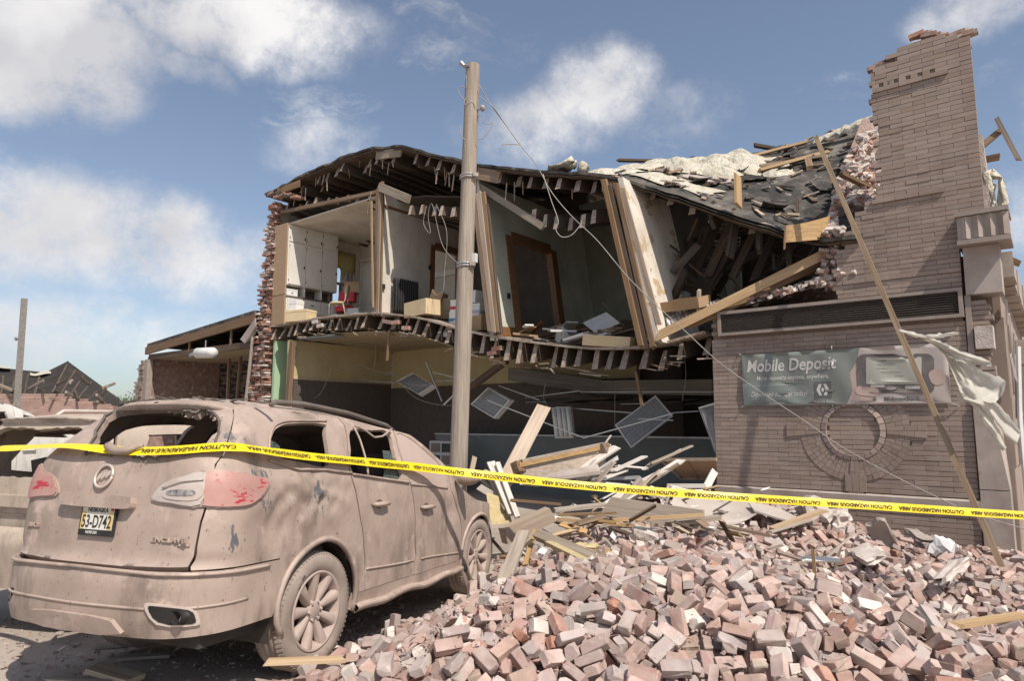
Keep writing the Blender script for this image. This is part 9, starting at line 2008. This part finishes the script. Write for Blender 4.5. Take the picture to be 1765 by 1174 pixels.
 m = MB(); m.grid(rows); o = m.build('ledge_dust',G['rubble_fill'],None,True); tag(o,kind='stuff')
 spill('ledge_bricks',ledge,300,('brick_loose','brick_pale','brick_loose'),3)
 def roofs(rr):
  t = rr.random(); px = lerp(1478,1500,rr.random()) if t < .4 else rr.uniform(1428,1512); lo = np.interp(px,[1428,1455,1480,1515],[380,280,240,215]); py = rr.uniform(lo,352 if px > 1440 else 400)
  w = np.interp(py,[215,400],[2.4,.15]); p = FP(px,py,float(w)); return p + Vector((0,0,rr.uniform(-.05,.05))),(-WA * .7 + ZA * .7 - UA * .2)
 rows = []
 for i in range(9):
  py = lerp(205,410,i / 8); w = lerp(2.75,.45,i / 8); rows.append([FP(lerp(np.interp(py,[205,300,410],[1486,1448,1414]),1520,j / 5),py,w + .12 * mnoise.noise(Vector((i,j,2)))) for j in range(6)])
 m = slab(rows,.3,WA); o = m.build('rubble_slope',G['rubble_fill'],None,True); tag(o,kind='stuff')
 spill('roof_bricks',roofs,260,('brick_loose','brick_pale','brick_pale','brick_red'),5)
 # torn brick courses at the stump's broken left edge, below the slope
 def torn(rr):
  py = rr.uniform(392,500); px = rr.uniform(1415,1452) - (py - 440) * .08; return FP(px,py,rr.uniform(.05,.35)),ZA
 spill('torn_courses',torn,90,('brick_red','brick_pale','brick_bank'),6) if False else spill('torn_courses',torn,90,('brick_red','brick_pale','brick_loose'),6)
build_rubble()

# ---------------------------------------------------------------- caution tape
def build_tape():
 Bd,M = SUV_B,SUV_M
 def onbody(px,py,off,t0):
  t,z = Bd.tr(px,py,t0,1.38); return M @ (Bd.P(t,z,True) + Bd.N(t,z) * off)
 pts = [at(-1500,700,5.2),at(-160,766,4.9),at(0,773,4.75),onbody(120,777,.05,-.5),onbody(215,781,.022,0),onbody(300,783,.035,.4),onbody(392,779,.05,.8),onbody(460,786,.06,1.1)]
 e = [onbody(530,791,.035,1.7),onbody(600,797,.03,2.2),onbody(700,806,.04,3.2),at(800,815,6.2),at(1000,837,6.25),at(1250,856,6.3),at(1500,872,6.3),at(1765,889,6.3),at(2000,903,6.3),at(3600,1000,6.3)]
 P = pts + e; fine = []
 Q = [P[0]] + P + [P[-1]]
 for i in range(1,len(Q) - 2):
  a,b,c,d = Q[i - 1],Q[i],Q[i + 1],Q[i + 2]
  for k in range(14):
   t = k / 14; fine.append(.5 * ((2 * b) + (c - a) * t + (2 * a - 5 * b + 4 * c - d) * t * t + (3 * b - a - 3 * c + d) * t ** 3))
 fine.append(P[-1]); S = [0]
 for a,b in zip(fine[:-1],fine[1:]): S.append(S[-1] + (b - a).length)
 tot = S[-1]; S = np.array(S)
 s6 = S[14 * 6]
 def fr(s):
  i = int(min(len(S) - 2,max(0,np.searchsorted(S,s) - 1))); f = (s - S[i]) / max(1e-6,S[i + 1] - S[i]); p = fine[i].lerp(fine[i + 1],f); x = (fine[i + 1] - fine[i]).normalized()
  tocam = (EYEV - p).normalized(); up = (ZA - x * (ZA @ x)).normalized(); out = x.cross(up); out = out if out @ tocam > 0 else -out
  tw = lerp(1.15,.84,sst(s,s6 - 1.3,s6 + .1)) - .48 * sst(s,s6 + .2,s6 + 2.6) + .06 * math.sin(s * 5) + .14 * mnoise.noise(Vector((s * 2.3,0,4))); upv = up * math.cos(tw) - out * math.sin(tw) * 1; nn = x.cross(upv); nn = nn if nn @ tocam > 0 else -nn
  return p,x,upv,nn
 T = thing('caution_tape','yellow caution hazardous area tape stretched across the whole scene','tape',fr(s6 + 1)[0]); hw = .038
 rows = []
 for k in range(260):
  s = tot * k / 259; p,x,u,n = fr(s); cr = .004 * math.sin(s * 9)
  rows.append([p - u * hw,p - u * hw * .3 + n * (.003 + cr),p + u * hw * .35 + n * .002,p + u * hw])
 G['tape'] = M_('yellow_tape_film',[(.80,.56,.012),(.84,.62,.02)],scale=3,rough=.4,bump=.05,spec=.4)
 G['tape_ink'] = M_('tape_ink',[(.03,.027,.02),(.05,.045,.03)],scale=3,rough=.6,bump=0)
 slab(rows,.0006,WA).build('film',G['tape'],T,True)
 s = s6 - .55
 base = text_mesh('CAUTION HAZARDOUS AREA',.043,G['tape_ink'],0,0,'LEFT',1.0,.0012); w = max(v.co.x for v in base.vertices)
 while s + w < tot - .1:
  me = base.copy()
  for v in me.vertices:     # the words run upside down, from right to left
   p,x,u,n = fr(s + (w - v.co.x)); y = -v.co.y + -.004; v.co = p + u * y * 1.0 + n * .0075
  c = sum((v.co for v in me.vertices),Vector()) / len(me.vertices); me.transform(Matrix.Translation(-c)); me.flip_normals(); inst('lettering',me,Matrix.Translation(c),T); s += w + .06
build_tape()
